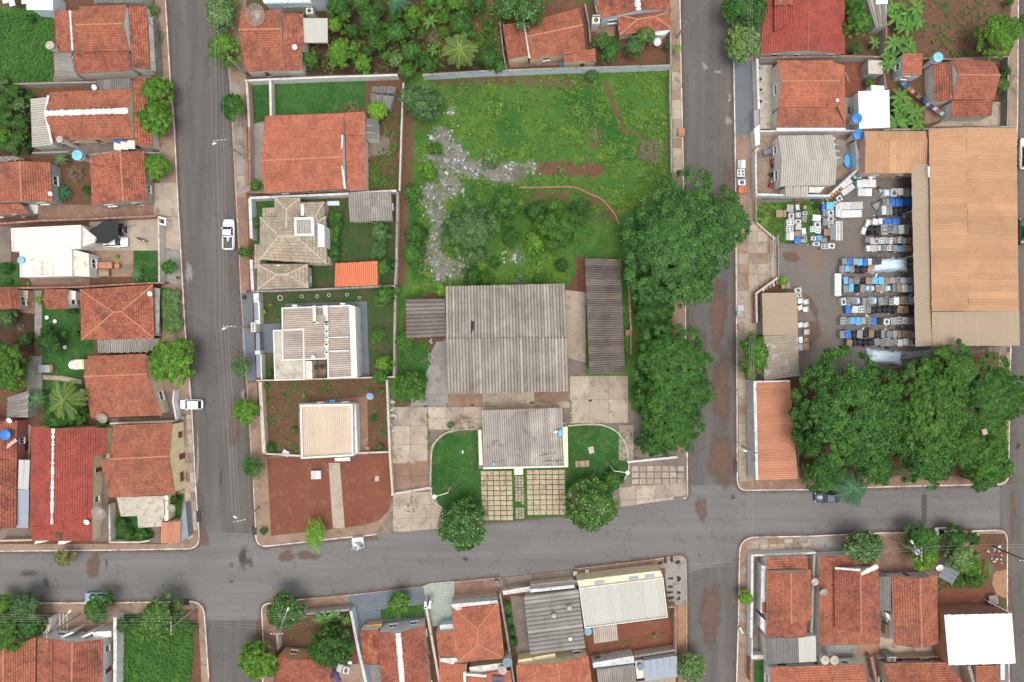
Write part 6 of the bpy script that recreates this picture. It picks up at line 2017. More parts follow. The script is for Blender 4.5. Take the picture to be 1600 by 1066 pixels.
shrub('low round dark shrub under the grey wall, right part','C3',1035,62,38,'l_grey',h=1.1)
shrub('dark shrub against the warehouse top wall, left','C4',500,140,75,'l_deep',h=1.4)
shrub('second dark shrub against the warehouse top wall','C4',590,150,55,'l_deep',h=1.3)
shrub('pale flowering shrub by the black box behind the warehouse','C4',815,130,36,'l_flower',h=1.3)
shrub('young shrub at the upper left of the warehouse annex','C4',300,230,50,'l_lime',h=1.0)
shrub('dark round shrub in the grass behind the warehouse','C4',1085,60,48,'l_deep',h=1.2)
for i,(x,y,r,m,t)in enumerate([(560,60,45,'l_bright','left of'),(640,40,40,'l_deep','just left of'),(930,150,40,'l_mango','right of')]):
 shrub('wild shrub %s the pale flowering shrub behind the warehouse'%t,'C4',x,y,r,m,h=1.1)
item('crate','black water box behind the warehouse top edge','C4',802,165,52,32,.9,0,'p_black','box','box')
sticks('tangle of bare grey branches at the right of the vacant lot','O',1015,238,22,130,1.2,'dry_branch','brush_pile')
sticks('grey twig heap on the rubble strip, right end','C3',650,585,50,50,.5)
sticks('dead undergrowth beside the lower lot trees','C3',440,1040,45,40,.4)
P_=smooth_path(zp('C3',[(650,657),(760,656),(900,652),(960,660),(1020,690),(1086,720),(1150,790),(1175,850)]),4)
r=empty('low_wall',W(*P_[0],.4)*1.0,'curved low brick kerb in the middle of the vacant lot','low wall');r.location.z=.1
strip([W(a,b,.4)[:2]for a,b in P_],.13,.1,.55,jit=.03).wobj('brick_course',G['brick'],r)
wall('brick edging wall along the right side of the long dark shed','C4',[(1525,200),(1540,480),(1540,650)],.9,.2,'brick','cop_red')
item('crate','square brick pier beside the long dark shed','C4',1520,505,32,38,1.1,0,'brick','brick pier','brick_pier')
tree('huge spreading tree over the east street, left side','O',1062,372,104,'l_flam',h=7.5,sx=1.1,sy=.95,cls='WIDE')
tree('lower limb tree under the huge spreading tree by the shed','O',1010,390,52,'l_deep',h=5.0)
tree('right lobe tree of the huge spreading crown over the street','O',1128,345,50,'l_flam',h=6.2)
tree('tree with small crown left of the huge spreading tree','O',1080,445,42,'l_flam',h=5.0)
tree('big dark oval tree at the roadside between shed and east street','O',1052,568,66,'l_mango',h=6.5,sy=1.1,cls='WIDE')
tree('middle dark tree where the two roadside crowns merge','O',1040,620,50,'l_mango',h=5.8)
tree('right flank tree of the merged roadside crowns','O',1082,610,36,'l_mango',h=5.0)
tree('lower dark tree joining the roadside oval tree','O',1047,665,55,'l_mango',h=5.6,sy=1.0,cls='WIDE')
tree('dark slim tree behind the long shed at the roadside','O',1018,490,36,'l_deep',h=3.0)
tree('dark undergrowth tree at the lower end of the long shed','O',1020,690,30,'l_deep',h=3.6)
wall('whitewashed wall above the two lawns of the centre block','B1',[(312,628),(500,618),(1000,598),(1300,590),(1500,583)],2.0,.25,'w_white','cop_white')
wall('weathered grey blue wall along the top of the vacant lot','C8',[(-500,585),(0,556),(600,535),(1440,512)],2.3,.25,'w_blue','cop_grey')
wall('pink street wall of the lawn on the centre block','B1',[(325,640),(335,800),(345,990)],2.0,.3,'w_pink','cop_light')
wall('white inner wall dividing the two lawns','B1',[(508,625),(514,905)],2.0,.3,'w_offwhite','cop_white')
wall('pink street wall before the large orange roofed house','B2',[(345,-10),(350,480)],1.8,.25,'w_pink','cop_red')
wall('dark wall under the lower edge of the large orange roofed house','B2',[(345,500),(700,505),(1245,485)],1.2,.2,'w_darkgrey','cop_red')
wall('long grey wall between the houses and the vacant lot, upper part','B2',[(1545,-350),(1530,0),(1515,490)],2.0,.2,'w_grey','cop_light')
wall('long grey wall between the houses and the vacant lot, middle part','B2',[(1500,500),(1490,1066),(1480,1220)],2.2,.3,'w_beige','cop_grey')
wall('long grey wall between the houses and the vacant lot, lower part','B3',[(1482,235),(1472,940)],2.2,.3,'w_beige','cop_grey')
wall('white top wall of the beige hip roofed villa','B2',[(345,545),(750,528),(1105,512),(1490,488)],2.4,.3,'w_white','cop_white')
wall('white front wall of the beige hip roofed villa on the street','B2',[(350,550),(362,860)],2.4,.42,'w_white','cop_white')
wall('lower white front wall of the beige hip roofed villa','B3',[(360,30),(372,268)],2.4,.42,'w_white','cop_white')
wall('slate blue top wall of the flat roofed modern house','B3',[(362,278),(840,262),(1480,232)],2.3,.22,'w_slate','cop_grey')
wall('white bottom wall of the flat roofed modern house','B3',[(402,970),(1180,950),(1480,942)],2.2,.15,'w_white','cop_light')
wall('beige wall at the right of the bare lot and forecourt','C1',[(930,50),(948,500),(965,738)],2.1,.28,'w_beige','cop_light')
wall('beige street wall of the weedy lot round the white box house','C1',[(176,65),(188,280),(200,490)],1.9,.5,'w_beige','cop_light')
wall('white cross wall left of the white box house','C1',[(210,492),(418,505)],1.2,.2,'w_white','cop_light')
wall('cream cross wall right of the white box house','C1',[(762,487),(942,482)],1.2,.2,'w_cream','cop_light')
wall('white wall along the right street side of the vacant lot','C8',[(1437,520),(1437,800),(1445,1000),(1448,1350)],1.6,.15,'w_grey','cop_grey')
h=House('grey metal entrance gate left of the curved office lawn','C1','gate','gate','w_grey')
r=h._r(W(640,770));P0,P1=W(*zp('C1',[(962,735)])[0],1.6),W(*zp('C1',[(1195,697)])[0],1.6)
for a,b in((0,.5),(.5,1)):
 A_,B_=P0.lerp(P1,a+.01),P0.lerp(P1,b-.01)
 m=MB()
 for q in(.3,.9,1.55):m.tube((A_.x,A_.y,q),(B_.x,B_.y,q),.05,n=4)
 for k in range(9):
  q=A_.lerp(B_,k/8);m.tube((q.x,q.y,.25),(q.x,q.y,1.6),.03,n=4)
 m.wobj('gate_leaf',G['steel'],r)
for q in(P0,P1):MB().box((q.x,q.y,.95),(.3,.3,1.7)).wobj('gate_post',G['cop_light'],r)
h=House('grey metal gate right of the office lawn beside the stone paving','C5','gate','gate','w_grey')
P0,P1=W(*zp('C5',[(1450,545)])[0],1.6),W(*zp('C5',[(1750,515)])[0],1.6);r=h._r(P0)
m=MB()
for q in(.3,.9,1.55):m.tube((P0.x,P0.y,q),(P1.x,P1.y,q),.06,n=4)
for k in range(17):
 q=P0.lerp(P1,k/16);m.tube((q.x,q.y,.25),(q.x,q.y,1.6),.03,n=4)
m.wobj('gate_leaf',G['steel'],r)
h=House('white and blue house cut by the top edge, above the mesh dish','B1',wallm='w_blue')
h.lean([(425,-60),(800,-60),(830,22),(462,30)],'b',3.0,3.2,'metal_paleblue')
h.lean([(640,-60),(930,-60),(925,25),(830,25)],'r',2.8,3.0,'fibro_grey')
wall('grey wall between the top edge house and the mesh dish house','B1',[(610,55),(950,40)],1.8)
item('washer','pale concrete box at the end of the grey wall near the grove','B1',812,78,55,55,1.8,.05,'w_offwhite','concrete box','concrete_box')
h=House('orange tiled house carrying a giant mesh dish','B1',wallm='w_offwhite')
h.gable([(280,85),(600,80),(632,552),(318,558)],'h',228,3.1,4.6,'clay',over=(.3,.05))
h.lean([(605,95),(765,110),(772,388),(606,388)],'r',3.3,3.9,'clay_old',wm='w_white')
h.lean([(600,392),(748,392),(756,550),(634,552)],'b',3.0,3.5,'clay')
dish('giant beige mesh satellite dish on the orange tiled house','B1',405,122,80,4.4,tilt=(.2,-.2))
dish('white satellite dish beside the lowered roof of the mesh dish house','B1',700,368,19,4.3,'solid')
h=House('cream ribbed carport roof attached to the mesh dish house','B1','carport','carport','w_grey')
h.lean([(713,142),(955,145),(956,334),(715,333)],'b',3.0,3.3,'metal_cream',walls=False,posts=True)
h=House('pair of grey fibre cement hutches at the right end of the back lawn','B1','shed','shed','w_grey')
h.lean([(1302,674),(1490,682),(1476,726),(1302,720)],'t',2.1,2.3,'fibro_grey')
h.lean([(1290,728),(1476,742),(1440,850),(1290,800)],'b',2.0,2.3,'fibro_grey')
shrub('round bright lime bush below the grey hutches','B1',1350,865,92,'l_lime',h=1.8)
sticks('stack of dry timber at the lawn edge above the large orange roof','B1',1150,850,70,40,.4,'wood','timber_pile','timber pile')
blob('dirt_patch','B1',545,740,18,45,'soil_weed',1,1,base=.26)
tree('leafy street tree before the front lawn of the centre block','B1',230,835,122,'l_mango')
tree('pale flowering street tree at the top left of the centre block','B1',150,10,125,'l_grey')
tree('whitish green flowering street tree below the topmost one','B1',142,140,138,'l_flower',sy=1.1)
tree('green street tree at the bottom of the top left row','B1',158,385,142,'l_bright',sx=1.05)
h=House('large orange tiled house with a white gable seam','B1',wallm='w_offwhite')
h.gable([(470,905),(1085,882),(1100,1470),(465,1506)],'h',1235,3.2,5.0,'clay_orange',over=(.35,.03),wm='w_white')
h.lean([(1085,880),(1245,868),(1248,1040),(1090,1046)],'t',3.1,3.8,'clay_orange')
h.lean([(1096,1048),(1250,1050),(1255,1474),(1108,1478)],'r',2.9,3.4,'clay_orange')
h.ridge((1070,1055),(1062,1240),4.6,'ridge_white',.14);h.ridge((1062,1240),(1092,1470),4.4,'ridge_white',.18)
h.lean([(1250,912),(1342,932),(1348,1085),(1250,1085)],'r',2.5,2.8,'fibro_grey')
tree('low green bush in the front yard corner of the large orange house','B2',400,445,52,'l_mango',h=1.4)
cover('garden_weeds','B2',[(1260,250),(1500,100),(1490,470),(1260,470)],'weed',12,.28,.25,.25,seed=31)
cover('garden_weeds','B1',[(1380,880),(1530,880),(1525,1080),(1400,1080)],'weed',9,.26,.25,.3,seed=32)
h=House('beige hip roofed villa with white water tower','B2','villa','villa','w_offwhite')
h.hip([(545,545),(742,545),(748,800),(540,800)],[(635,632),(637,775)],3.6,4.9,'clay_beige')
h.hip([(752,582),(925,575),(935,830),(760,830)],[(800,690),(860,690)],3.4,4.5,'clay_beige')
h.hip([(430,695),(940,692),(950,1058),(430,1025)],[(575,842),(702,836)],3.9,5.6,'clay_beige')
h.hip([(408,1060),(805,1060),(808,1245),(410,1260)],[(560,1143),(642,1138)],3.4,4.6,'clay_beige')
h.lean([(450,625),(545,620),(545,695),(450,692)],'l',3.0,3.5,'clay_beige')
h.lean([(385,905),(428,905),(432,1092),(388,1095)],'l',3.0,3.4,'clay_beige')
h.lean([(808,1000),(965,1000),(970,1058),(815,1066)],'b',3.0,3.5,'clay_beige')
h.parapet([(695,697),(845,695),(848,838),(698,840)],6.0,.3,.35,'fibro_light','b',wm='w_white',wins=False)
h.box([(878,740),(930,760),(932,925),(880,925)],0,5.2,'w_white','tower_wall')
h.box([(745,592),(772,600),(772,682),(748,685)],0,4.6,'w_white','wall_fin')
h.box([(548,1068),(585,1064),(588,1082),(560,1083)],0,3.6,'w_white','wall_fin')
h=House('grey ribbed garden shed roof at the upper right of the villa lawn','B2','shed','shed','w_beige')
h.gable([(1116,505),(1450,495),(1462,720),(1130,732)],'h',615,2.6,2.9,'fibro',over=(.2,.2))
h=House('vivid orange roofed shed at the lower right of the villa lawn','B3','shed','shed','w_beige')
h.lean([(1015,55),(1345,38),(1343,228),(1010,238)],'b',2.6,2.9,'clay_bright')
hedge('tall clipped hedge on the right side of the villa','B2',[(1015,660),(1000,850),(995,1030)],1.9,1.8,'l_mango')
tree('pale bushy tree in the villa lawn, upper of two','B2',1365,815,92,'l_grey',h=2.4)
tree('pale bushy tree in the villa lawn, lower of two','B2',1350,955,78,'l_grey',h=2.2)
tree('dark bushy tree by the lower wall of the villa lawn','B3',1400,95,72,'l_mango',h=2.2)
shrub('spiky shrub before the white villa wall','B2',395,735,48,'l_mango',h=1.3)
shrub('leafy shrub on the pavement in front of the villa','B2',305,965,48,'l_mango',h=1.3)
shrub('flower bed shrub at the left of the villa roof','B2',375,935,28,'l_deep',h=1.0)
item('bench','patterned blue and white daybed behind the villa','B2',1000,586,92,34,.6,.02,'p_pale','daybed','daybed')
car('white pickup truck parked on the west street, facing up','B2',185,830,math.pi/2,5.1,1.95,'car_white','pickup','pickup truck','pickup_truck')
h=House('flat roofed modern house with white parapets and brown ribbed roof','B3',wallm='w_white')
h.parapet([(597,402),(950,390),(955,800),(775,805)]if False else[(597,402),(945,390),(950,805),(602,815)],3.7,.35,.2,'brown_ribs','l',ribs='h')
h.parapet([(947,388),(1135,382),(1150,945),(955,955)],3.8,.35,.2,'brown_ribs','r')
h.box([(1122,380),(1168,392),(1186,942),(1142,948)],0,4.2,'w_white','tall_parapet')
h.parapet([(530,578),(772,565),(778,965),(542,970)],3.5,.22,.2,'slab_beige','b')
h.box([(780,818),(832,818),(836,958),(785,960)],0,3.0,'slab_cream','side_block')
h.box([(838,388),(862,386),(866,520),(842,524)],3.6,4.5,'w_offwhite','parapet')
h.box([(918,386),(955,384),(958,520),(922,522)],3.6,4.5,'w_offwhite','parapet')
h.box([(842,512),(958,508),(958,522),(842,526)],3.6,4.5,'w_offwhite','parapet')
for y in(540,592,640,694,755):
 h.box([(932,y-14),(962,y-14),(962,y+12),(932,y+12)],3.6,4.25,'w_white','vent_box');
 h.box([(936,y-10),(956,y-10),(954,y+2),(938,y+2)],4.25,4.28,'tyre','vent_cover')
h.box([(970,632),(1122,626),(1122,634),(970,640)],3.6,3.95,'w_white','parapet')
h.box([(970,738),(1122,732),(1122,742),(970,747)],3.6,3.95,'w_white','parapet')
h.box([(678,380),(718,380),(718,394),(680,396)],0,3.2,'w_white','ledge');h.box([(1052,366),(1090,366),(1090,380),(1054,380)],0,3.2,'w_white','ledge')
dish('beige mesh satellite dish on the flat roofed modern house','B3',905,486,38,4.9,mat='dish_mesh')
tank('white ball shaped tank at the edge of the modern house roof','B3',842,788,16,4.3,'w_white',.5,False)
patch('courtyard','B3',[(838,818),(945,815),(948,945),(840,950)],'paving_red')
shrub('left of two clipped balls in the modern house courtyard','B3',862,868,28,'l_deep',h=1.4)
shrub('right of two clipped balls in the modern house courtyard','B3',912,866,22,'l_deep',h=1.3)
h=House('slate blue front gate and fence of the modern house','B3','gate','gate','w_slate')
h.box([(382,365),(412,362),(420,500),(388,500)],.1,1.9,'w_slate','gate_panel');h.box([(398,600),(425,598),(430,735),(400,738)],.1,1.9,'w_slate','gate_panel')
h.box([(400,770),(432,765),(436,945),(404,948)],.1,1.9,'w_slate','gate_panel')
h.box([(412,362),(424,362),(430,500),(420,500)],.1,2.0,'w_white','post_wall');h.box([(432,765),(440,765),(445,965),(437,965)],.1,2.0,'w_white','post_wall')
h.box([(375,290),(420,288),(422,362),(380,364)],.1,2.1,'cop_white','gate_pier');h.box([(388,500),(430,500),(430,530),(390,530)],.1,2.1,'cop_white','gate_pier');h.box([(390,738),(432,736),(432,765),(392,768)],.1,2.1,'cop_white','gate_pier')
h.parapet([(358,520),(392,518),(394,590),(362,592)],2.6,.3,.12,'slab_beige','b',wm='w_white',wins=False)
for i,(x,y,r)in enumerate([(432,325,14),(592,328,20),(760,316,14),(878,315,14),(970,305,14),(1110,303,13),(1205,325,10)]):
 (px,py),=zp('B3',[(x,y)]);p=W(px,py)
 m=MB();R0=r*.2008*S
 m.lathe((0,0,0),[(R0,0),(R0,.18),(R0*.8,.18),(R0*.8,.02)],n=18,cap=False)
 o=link('tree_ring',m.me('tree_ring',G['w_white']),None,(p.x,p.y,.2))
 prop(o,'white ring planter in the lawn above the modern house, %s from the street'%['first','second','third','fourth','fifth','sixth','seventh'][i],'planter ring','ring planters along the slate wall')
shrub('small red leaved shrub in the lawn above the modern house','B3',512,382,18,'l_red',h=.8)
shrub('second small red leaved shrub, nearer the modern house corner','B3',575,500,16,'l_red',h=.8)
shrub('lime tuft in the lawn left of the modern house','B3',465,430,22,'l_lime',h=.8)
shrub('dark shrub by the garage corner of the modern house','B3',510,915,30,'l_mango',h=1.2)
tree('bushy tree at the top right corner of the modern house lawn','B3',1395,315,94,'l_mango')
tree('loose small tree in the middle of the right lawn','B3',1345,620,70,'l_mango',cls='OPEN',h=2.4)
tree('leafy tree at the lower right of the modern house lawn','B3',1395,840,66,'l_bright',h=2.8)
tree('leafy tree straddling the bottom wall of the modern house lawn','B3',1365,935,70,'l_mango',h=3.0)
tree('thin bare looking street tree in front of the modern house','B3',282,862,92,'l_grey',cls='OPEN',h=3.2)
tree('leafy tree over the long wall at the middle right','B3',1560,650,75,'l_mango',h=2.2)
tree('little tree overlapping the long wall near the villa','B3',1510,270,38,'l_mango',h=2.2)
item('wrapped','black rubbish bin on the blue pavement before the slate wall','B3',298,322,24,26,.9,.1,'p_black','rubbish bin','rubbish_bin')
h=House('small white box house with rusty ribbed roof on the weedy lot','C1',wallm='w_white')
h.parapet([(413,200),(726,196),(732,505),(420,522)],3.9,.45,.28,'metal_rusty','b',wm='w_white')
h.box([(726,196),(746,198),(756,488),(734,505)],0,2.6,'w_white','side_wall')
h.box([(620,518),(710,512),(712,534),(622,536)],2.2,2.35,'w_white','porch_slab')
item('freezer','small white shed box on the bare red lot','C1',508,618,58,48,.9,.03,'p_white','box','shed_box')
item('freezer','tilted white box at the left end of the cross wall','C1',328,488,40,30,.7,-.5,'p_white','box','tilted_box')
dish('blue solid satellite dish beside the weedy lot wall','C1',830,148,22,3.0,'solid',mat='dish_blue')
item('wrapped','blue plastic drum above the white box house','C1',605,180,34,18,.8,0,'p_sky','drum','drum')
item('crate','wooden crate in the corner right of the white box house','C1',818,460,22,22,.5,0,'p_brown','crate','crate')
item('crate','small orange crate beside the wooden crate','C1',768,467,16,20,.4,0,'p_orange','crate','crate')
item('crate','pale faded pallet on the right part of the bare red lot','C1',872,640,24,30,.12,0,'cop_light','pallet','pallet')
palm('tiny lime palm sapling above the white box house','C1',435,145,24,'l_banana',1.0,8)
for i,(x,y,r)in enumerate([(380,350,22),(240,455,34),(315,150,16),(215,85,18),(895,445,22),(855,285,22),(900,125,26)]):
 shrub('low weed shrub in the lot round the white box house, '+['near its left wall','at the lower left corner','upper left','at the top left corner','at the lower right','right of the house','at the upper right'][i],'C1',x,y,r,'l_mango' if i%2 else 'l_grey',h=.7)
cover('weeds','C1',[(190,60),(930,50),(940,480),(830,480),(820,150),(410,190),(415,480),(210,500)],'weed',2.6,.26,.2,.45,seed=41)
tree('dark round street tree beside the weedy lot','C1',90,235,88,'l_bright',h=2.6)
tree('loose dark street tree beside the bare red lot','C1',140,570,84,'l_mango',cls='OPEN',h=2.8)
tree('thin light green street tree at the bottom of the bare red lot','C1',505,970,92,'l_lime',cls='OPEN',h=2.8,sx=1.15,sy=.8)
tree('tiny leafless bush on the corner pavement','C1',200,950,26,'l_deep',cls='BUSH',h=.7)
item('bench','white rubble skip standing on the road below the bare red lot','C1',758,1022,66,64,1.0,.1,'p_white','skip','rubble_skip',base=.02)
rubble('C1',[(730,995),(788,990),(790,1045),(732,1050)],45,.15,seed=12,base=.85,patchy=.2)
GT=[(225,205,74,'l_bright','bright tree beside the cream carport'),(300,130,58,'l_mango','green tree behind the bright carport tree'),(500,175,118,'l_deep','grey dark tree at the middle of the grove'),(545,340,85,'l_deep','dark low tree under the middle grove tree'),(695,265,108,'l_mango','broad green tree right of the middle grove tree'),(690,130,66,'l_mango','green tree between the top palm and the broad grove tree'),(820,125,76,'l_bright','bright tree left of the banana plant'),(825,200,60,'l_mango','green tree above the little banana'),(265,425,130,'l_bright','broad bright tree over the whitewashed wall'),(440,500,82,'l_bright','yellow green tree leaning over the whitewashed wall'),(30,475,72,'l_mango','small green tree behind the mesh dish house'),(700,480,66,'l_flower','pale flowering tree above the wall'),(815,420,88,'l_mango','leafy tree behind the pale flowering tree'),(780,560,72,'l_mango','leafy tree over the corner of the wall'),(940,500,80,'l_deep','dark tree left of the tall coconut palm'),(250,50,110,'l_mango','broad tree at the top edge, left of the grove'),(430,20,100,'l_mango','tree at the top edge above the grove middle'),(560,60,60,'l_deep','small dark tree at the top edge near the dark palm'),(1000,30,110,'l_mango','wide tree at the top edge above the vegetable patch'),(1150,30,95,'l_bright','bright tree at the top edge, right of the wide one'),(1330,30,90,'l_deep','dark tree at the top edge near the tiled roof'),(1200,200,110,'l_mango','creeping green tree mass above the coconut palm'),(1070,250,50,'l_mango','small round tree left of the coconut crown'),(1060,130,70,'l_mango','green tree right of the banana plant'),(1420,460,105,'l_deep','dark bush mass right of the coconut palm'),(900,260,45,'l_deep','little dark tree below the banana plant'),(350,250,60,'l_deep','dark gap tree behind the broad bright tree'),(610,440,40,'l_mango','small tree near the red clearing'),(1500,520,50,'l_mango','leafy bush at the wall below the tiled roof edge'),(470,395,42,'l_deep','low dark tree at the left of the red clearing')]
for x,y,r,m,l in GT:tree(l+' in the grove','C7',x,y,r,m,h=None if r>60 else 2.6)
palm('dark blue green palm at the top edge of the grove','C7',700,10,110,'l_cycad',5,14)
palm('tall yellow green coconut palm above the vacant lot wall','C7',1190,385,155,'l_palm',6.5,22)
banana('bright banana plant left of the vegetable patch','C7',962,160,85,2.4,7)
banana('small banana plant just left of the tall coconut palm','C7',985,395,55,1.8,6)
for i,(x,y)in enumerate([(1388,172),(1438,180),(1390,225),(1436,240),(1390,280),(1438,285),(1355,345),(1410,340),(1458,345),(1330,300),(1275,295)]):
 shrub('small round garden bush in the vegetable patch, '+['top left of the double row','top right of the double row','second left of the double row','second right of the double row','third left of the double row','third right of the double row','bottom left','bottom middle','bottom right','left of the rows','farthest left'][i],'C7',x,y,27,'l_mango',h=.8,group='small round bushes of the vegetable patch')
sticks('pale dead branches left of the coconut palm','C7',985,300,65,50,.5,'dry_branch')
cover('garden_weeds','O',[(660,5),(790,5),(788,110),(650,105)],'weed',8,.3,.25,.35,seed=51)
cover('garden_weeds','O',[(475,5),(660,5),(650,118),(475,118)],'weed',5,.3,.25,.5,seed=52)
tree('big glossy tree covering the corner of the tiled roof at the top','C8',340,40,150,'l_fleck',h=5.5,sx=1.5,sy=.9)
tree('second glossy tree left of the big one at the top edge','C8',170,30,130,'l_fleck',h=5)
h=House('clay tiled house under the glossy tree above the vacant lot','C8',wallm='w_cream')
h.gable([(300,180),(722,66),(776,400),(345,466)],'h',240,3.1,4.5,'clay',over=(.3,.05))
h.lean([(125,192),(290,176),(333,436),(170,466)],'l',2.7,3.2,'clay_brown')
h.lean([(602,438),(850,376),(858,486),(606,491)],'b',2.7,3.1,'clay',wins=True)
h.ridge((295,178),(338,458),3.3,'ridge_white',.14)
h=House('tiled house with white ridge at the top edge beside the east street','C8',wallm='w_offwhite')
h.gable([(842,-60),(1425,-60),(1428,78),(892,152)],'v',1178,3.1,4.4,'clay_old',over=(.3,.05),capm='ridge_white',capr=.35,ragged=.4,wm='w_blue')
h.hip([(1026,118),(1425,90),(1444,225),(1040,275)],[(1180,150),(1320,130)],2.8,3.7,'clay_old')
h.box([(1315,240),(1440,232),(1390,272),(1320,275)],0,2.2,'w_white','porch_wall')
item('washer','pale concrete laundry tower behind the tiled house by the east street','C8',858,150,60,60,3.2,0,'w_offwhite','laundry tower','laundry_tower')
patch('yard_floor','C8',[(870,190),(1010,180),(1000,290),(850,280)],'paving_red')
patch('yard_floor','C8',[(180,480),(600,440),(600,510),(190,530)],'paving_red')
tree('leafy green tree behind the tiled house on the top right of the lot','C8',900,330,78,'l_mango')
tree('second leafy tree, right under the first behind the tiled house','C8',965,420,92,'l_mango',sx=.9)
tree('third leafy tree touching the small yard','C8',985,340,55,'l_mango')
tree('grey green feathery tree overlapping the tiled hip roof','C8',1235,290,92,'l_grey')
tree('grey green feathery tree in the red yard','C8',1150,380,90,'l_grey')
tree('tiny street sapling on the east street pavement','C8',1482,388,34,'l_lime',h=1.8)
shrub('small dark shrub against the east wall of the red yard','C8',1415,370,40,'l_deep',h=1.0)
dish('mesh satellite dish standing in the red yard','C8',1335,330,28,1.8,mat='dish_white')
item('washer','blue barrel at the corner of the small tiled roof','C8',585,505,28,28,.9,0,'tank_blue','barrel','barrel')
wall('wall between the vegetable patch and the glossy tree house','C8',[(105,170),(130,400),(155,540)],1.5,.12,'w_darkgrey','cop_grey')
wall('street wall of the tiled house with white ridge','C8',[(1440,240),(1442,512)],1.8,.15,'w_grey','cop_grey')
wall('narrow wall beside the passage between two tiled houses','C8',[(770,30),(800,180),(812,330)],1.6,.12,'w_darkgrey','cop_grey')
item('crate','orange square cap of a brick pier at the east street','O',1065,206,10,12,.6,0,'ridge','brick pier','brick_pier')
cover('darker_weeds','O',[(650,125),(1045,112),(1048,270),(960,330),(900,400),(690,440),(650,440)],'grass_lush',6,.30,.28,.58,seed=28,fld=lambda x,y:np.maximum(bare(x,y),.8-field('lush',x,y)),keep=.1)
cover('grass','B1',[(530,640),(1250,620),(1250,850),(1000,870),(530,890)],'grass_lush',9,.12,.06,.2,seed=33)
cover('grass','B2',[(1050,740),(1480,740),(1480,1000),(1060,1060)],'grass_lush',6,.12,.06,.45,seed=34)
def pave(z,origin,ux,uy,nx,ny,region,mats=('concrete','slabA','paving','slabB')):
 _lev[0]+=1
 r=patch('pavement',z,region,'paving')
 slabs(r,z,origin,ux,uy,nx,ny,list(mats),region=region,gap=.06,th=.03,base=r.data.vertices[0].co.z,name='pavement_slab')
pave('O',(1152.5,592),(12,0),(.1,14),3,12,[(1153,592),(1175,592),(1176,752),(1154,752)])
pave('O',(1048,112),(15,0),(.3,15),1,11,[(1049,114),(1062,114),(1065,270),(1051,270)])
pave('O',(280,648),(11,0),(1.0,15),3,14,[(287,648),(299,648),(305,750),(309,835),(292,845)])
pave('O',(1153,345),(15,0),(.2,17),4,7,[(1153,352),(1180,350),(1208,380),(1208,430),(1180,455),(1153,455)])
pave('O',(352,131),(12,0),(.8,16),2,11,[(362,131),(384,131),(389,290),(371,300)],('concrete_grey','concrete_grey','slabB'))
pave('O',(376,460),(11,0),(.9,11),2,12,[(379,460),(395,460),(401,592),(388,592)],('blue_paving',))
cover('joint_weeds','C5',[(258,248),(266,248),(268,345),(280,430),(270,480),(260,460)],'grass',30,.16,.08,seed=35,base=.3)
cover('joint_weeds','C5',[(1104,172),(1118,172),(1120,300),(1108,300)],'grass',30,.16,.08,seed=36,base=.3)
cover('joint_weeds','C5',[(160,742),(215,742),(215,830),(120,840),(125,790)],'grass',5,.16,.08,seed=37,base=.3)
cover('joint_weeds','C5',[(1380,340),(1530,320),(1530,560),(1460,560),(1440,420)],'weed',5,.18,.1,.4,seed=38,base=.3)
cover('joint_weeds','C5',[(45,210),(70,210),(70,520),(55,520)],'weed',3,.16,.08,seed=39,base=.3)
# ============= NORTHEAST BLOCK
_lev[0]=0
patch('yard_soil','O',[(1190,-60),(1580,-60),(1575,185),(1560,540),(1560,745),(1190,750),(1188,90)],'soil_weed')
patch('weedy_field','O',[(1420,-60),(1582,-60),(1575,100),(1440,95),(1415,60)],'lot_mix')
patch('blue_pavement','D1',[(412,440),(535,450),(545,1000),(420,1000)],'blue_paving')
patch('patio','D1',[(590,480),(690,480),(690,950),(600,950)],'slab_beige')
patch('yard_floor','D1',[(1220,720),(1320,720),(1325,960),(1225,960)],'concrete_grey')
patch('yard_floor','D1',[(1222,470),(1500,450),(1500,700),(1225,720)],'soil')
patch('yard_floor','D3',[(210,80),(1010,80),(1000,370),(780,580),(215,580)],'paving')
patch('pavement_slab','D3',[(50,100),(195,110),(205,590),(55,600)],'paving')
patch('gravel_yard','O',[(1183,312),(1300,312),(1345,270),(1450,262),(1562,265),(1562,545),(1400,575),(1240,590),(1240,455),(1215,435),(1215,385),(1182,345)],'gravel')
patch('grass_strip','D3',[(215,640),(440,625),(720,610),(700,700),(620,950),(390,950),(370,880),(330,905),(210,780)],'lot_grass')
patch('grass_strip','D3',[(860,470),(1010,440),(1050,440),(990,500),(850,620),(760,620)],'lot_grass')
patch('pavement_slab','O',[(1151,350),(1182,345),(1212,378),(1212,432),(1182,458),(1183,560),(1152,560)],'concrete')
spatch('soil_strip','D4',[(540,350),(620,390),(690,560),(660,620),(590,480)],'dust')
spatch('soil_strip','D4',[(600,560),(690,560),(715,700),(610,840),(560,760)],'dust')
spatch('soil_strip','D4',[(380,60),(520,60),(560,130),(480,160),(380,130)],'dust')
patch('corner_soil','D6',[(370,650),(900,640),(1500,640),(1500,690),(440,712),(60,715),(60,600)],'paving_red')
patch('lawn','D6',[(1250,330),(1500,330),(1510,640),(1250,640)],'lot_grass')
patch('yard_floor','D2',[(610,540),(830,540),(830,920),(620,970)],'paving_red')
patch('yard_floor','D2',[(1140,800),(1270,790),(1265,980),(670,990),(830,915)],'concrete')
patch('pavement_slab','D2',[(1275,440),(1335,440),(1335,990),(1270,990)],'paving')
cover('weeds','O',[(1425,0),(1582,0),(1575,95),(1440,92)],'grass_lush',3.0,.26,.22,.5,seed=61)
cover('grass','D3',[(215,640),(440,625),(720,610),(700,700),(620,950),(390,950),(370,880),(330,905),(210,780)],'grass',16,.22,.2,.25,seed=62)
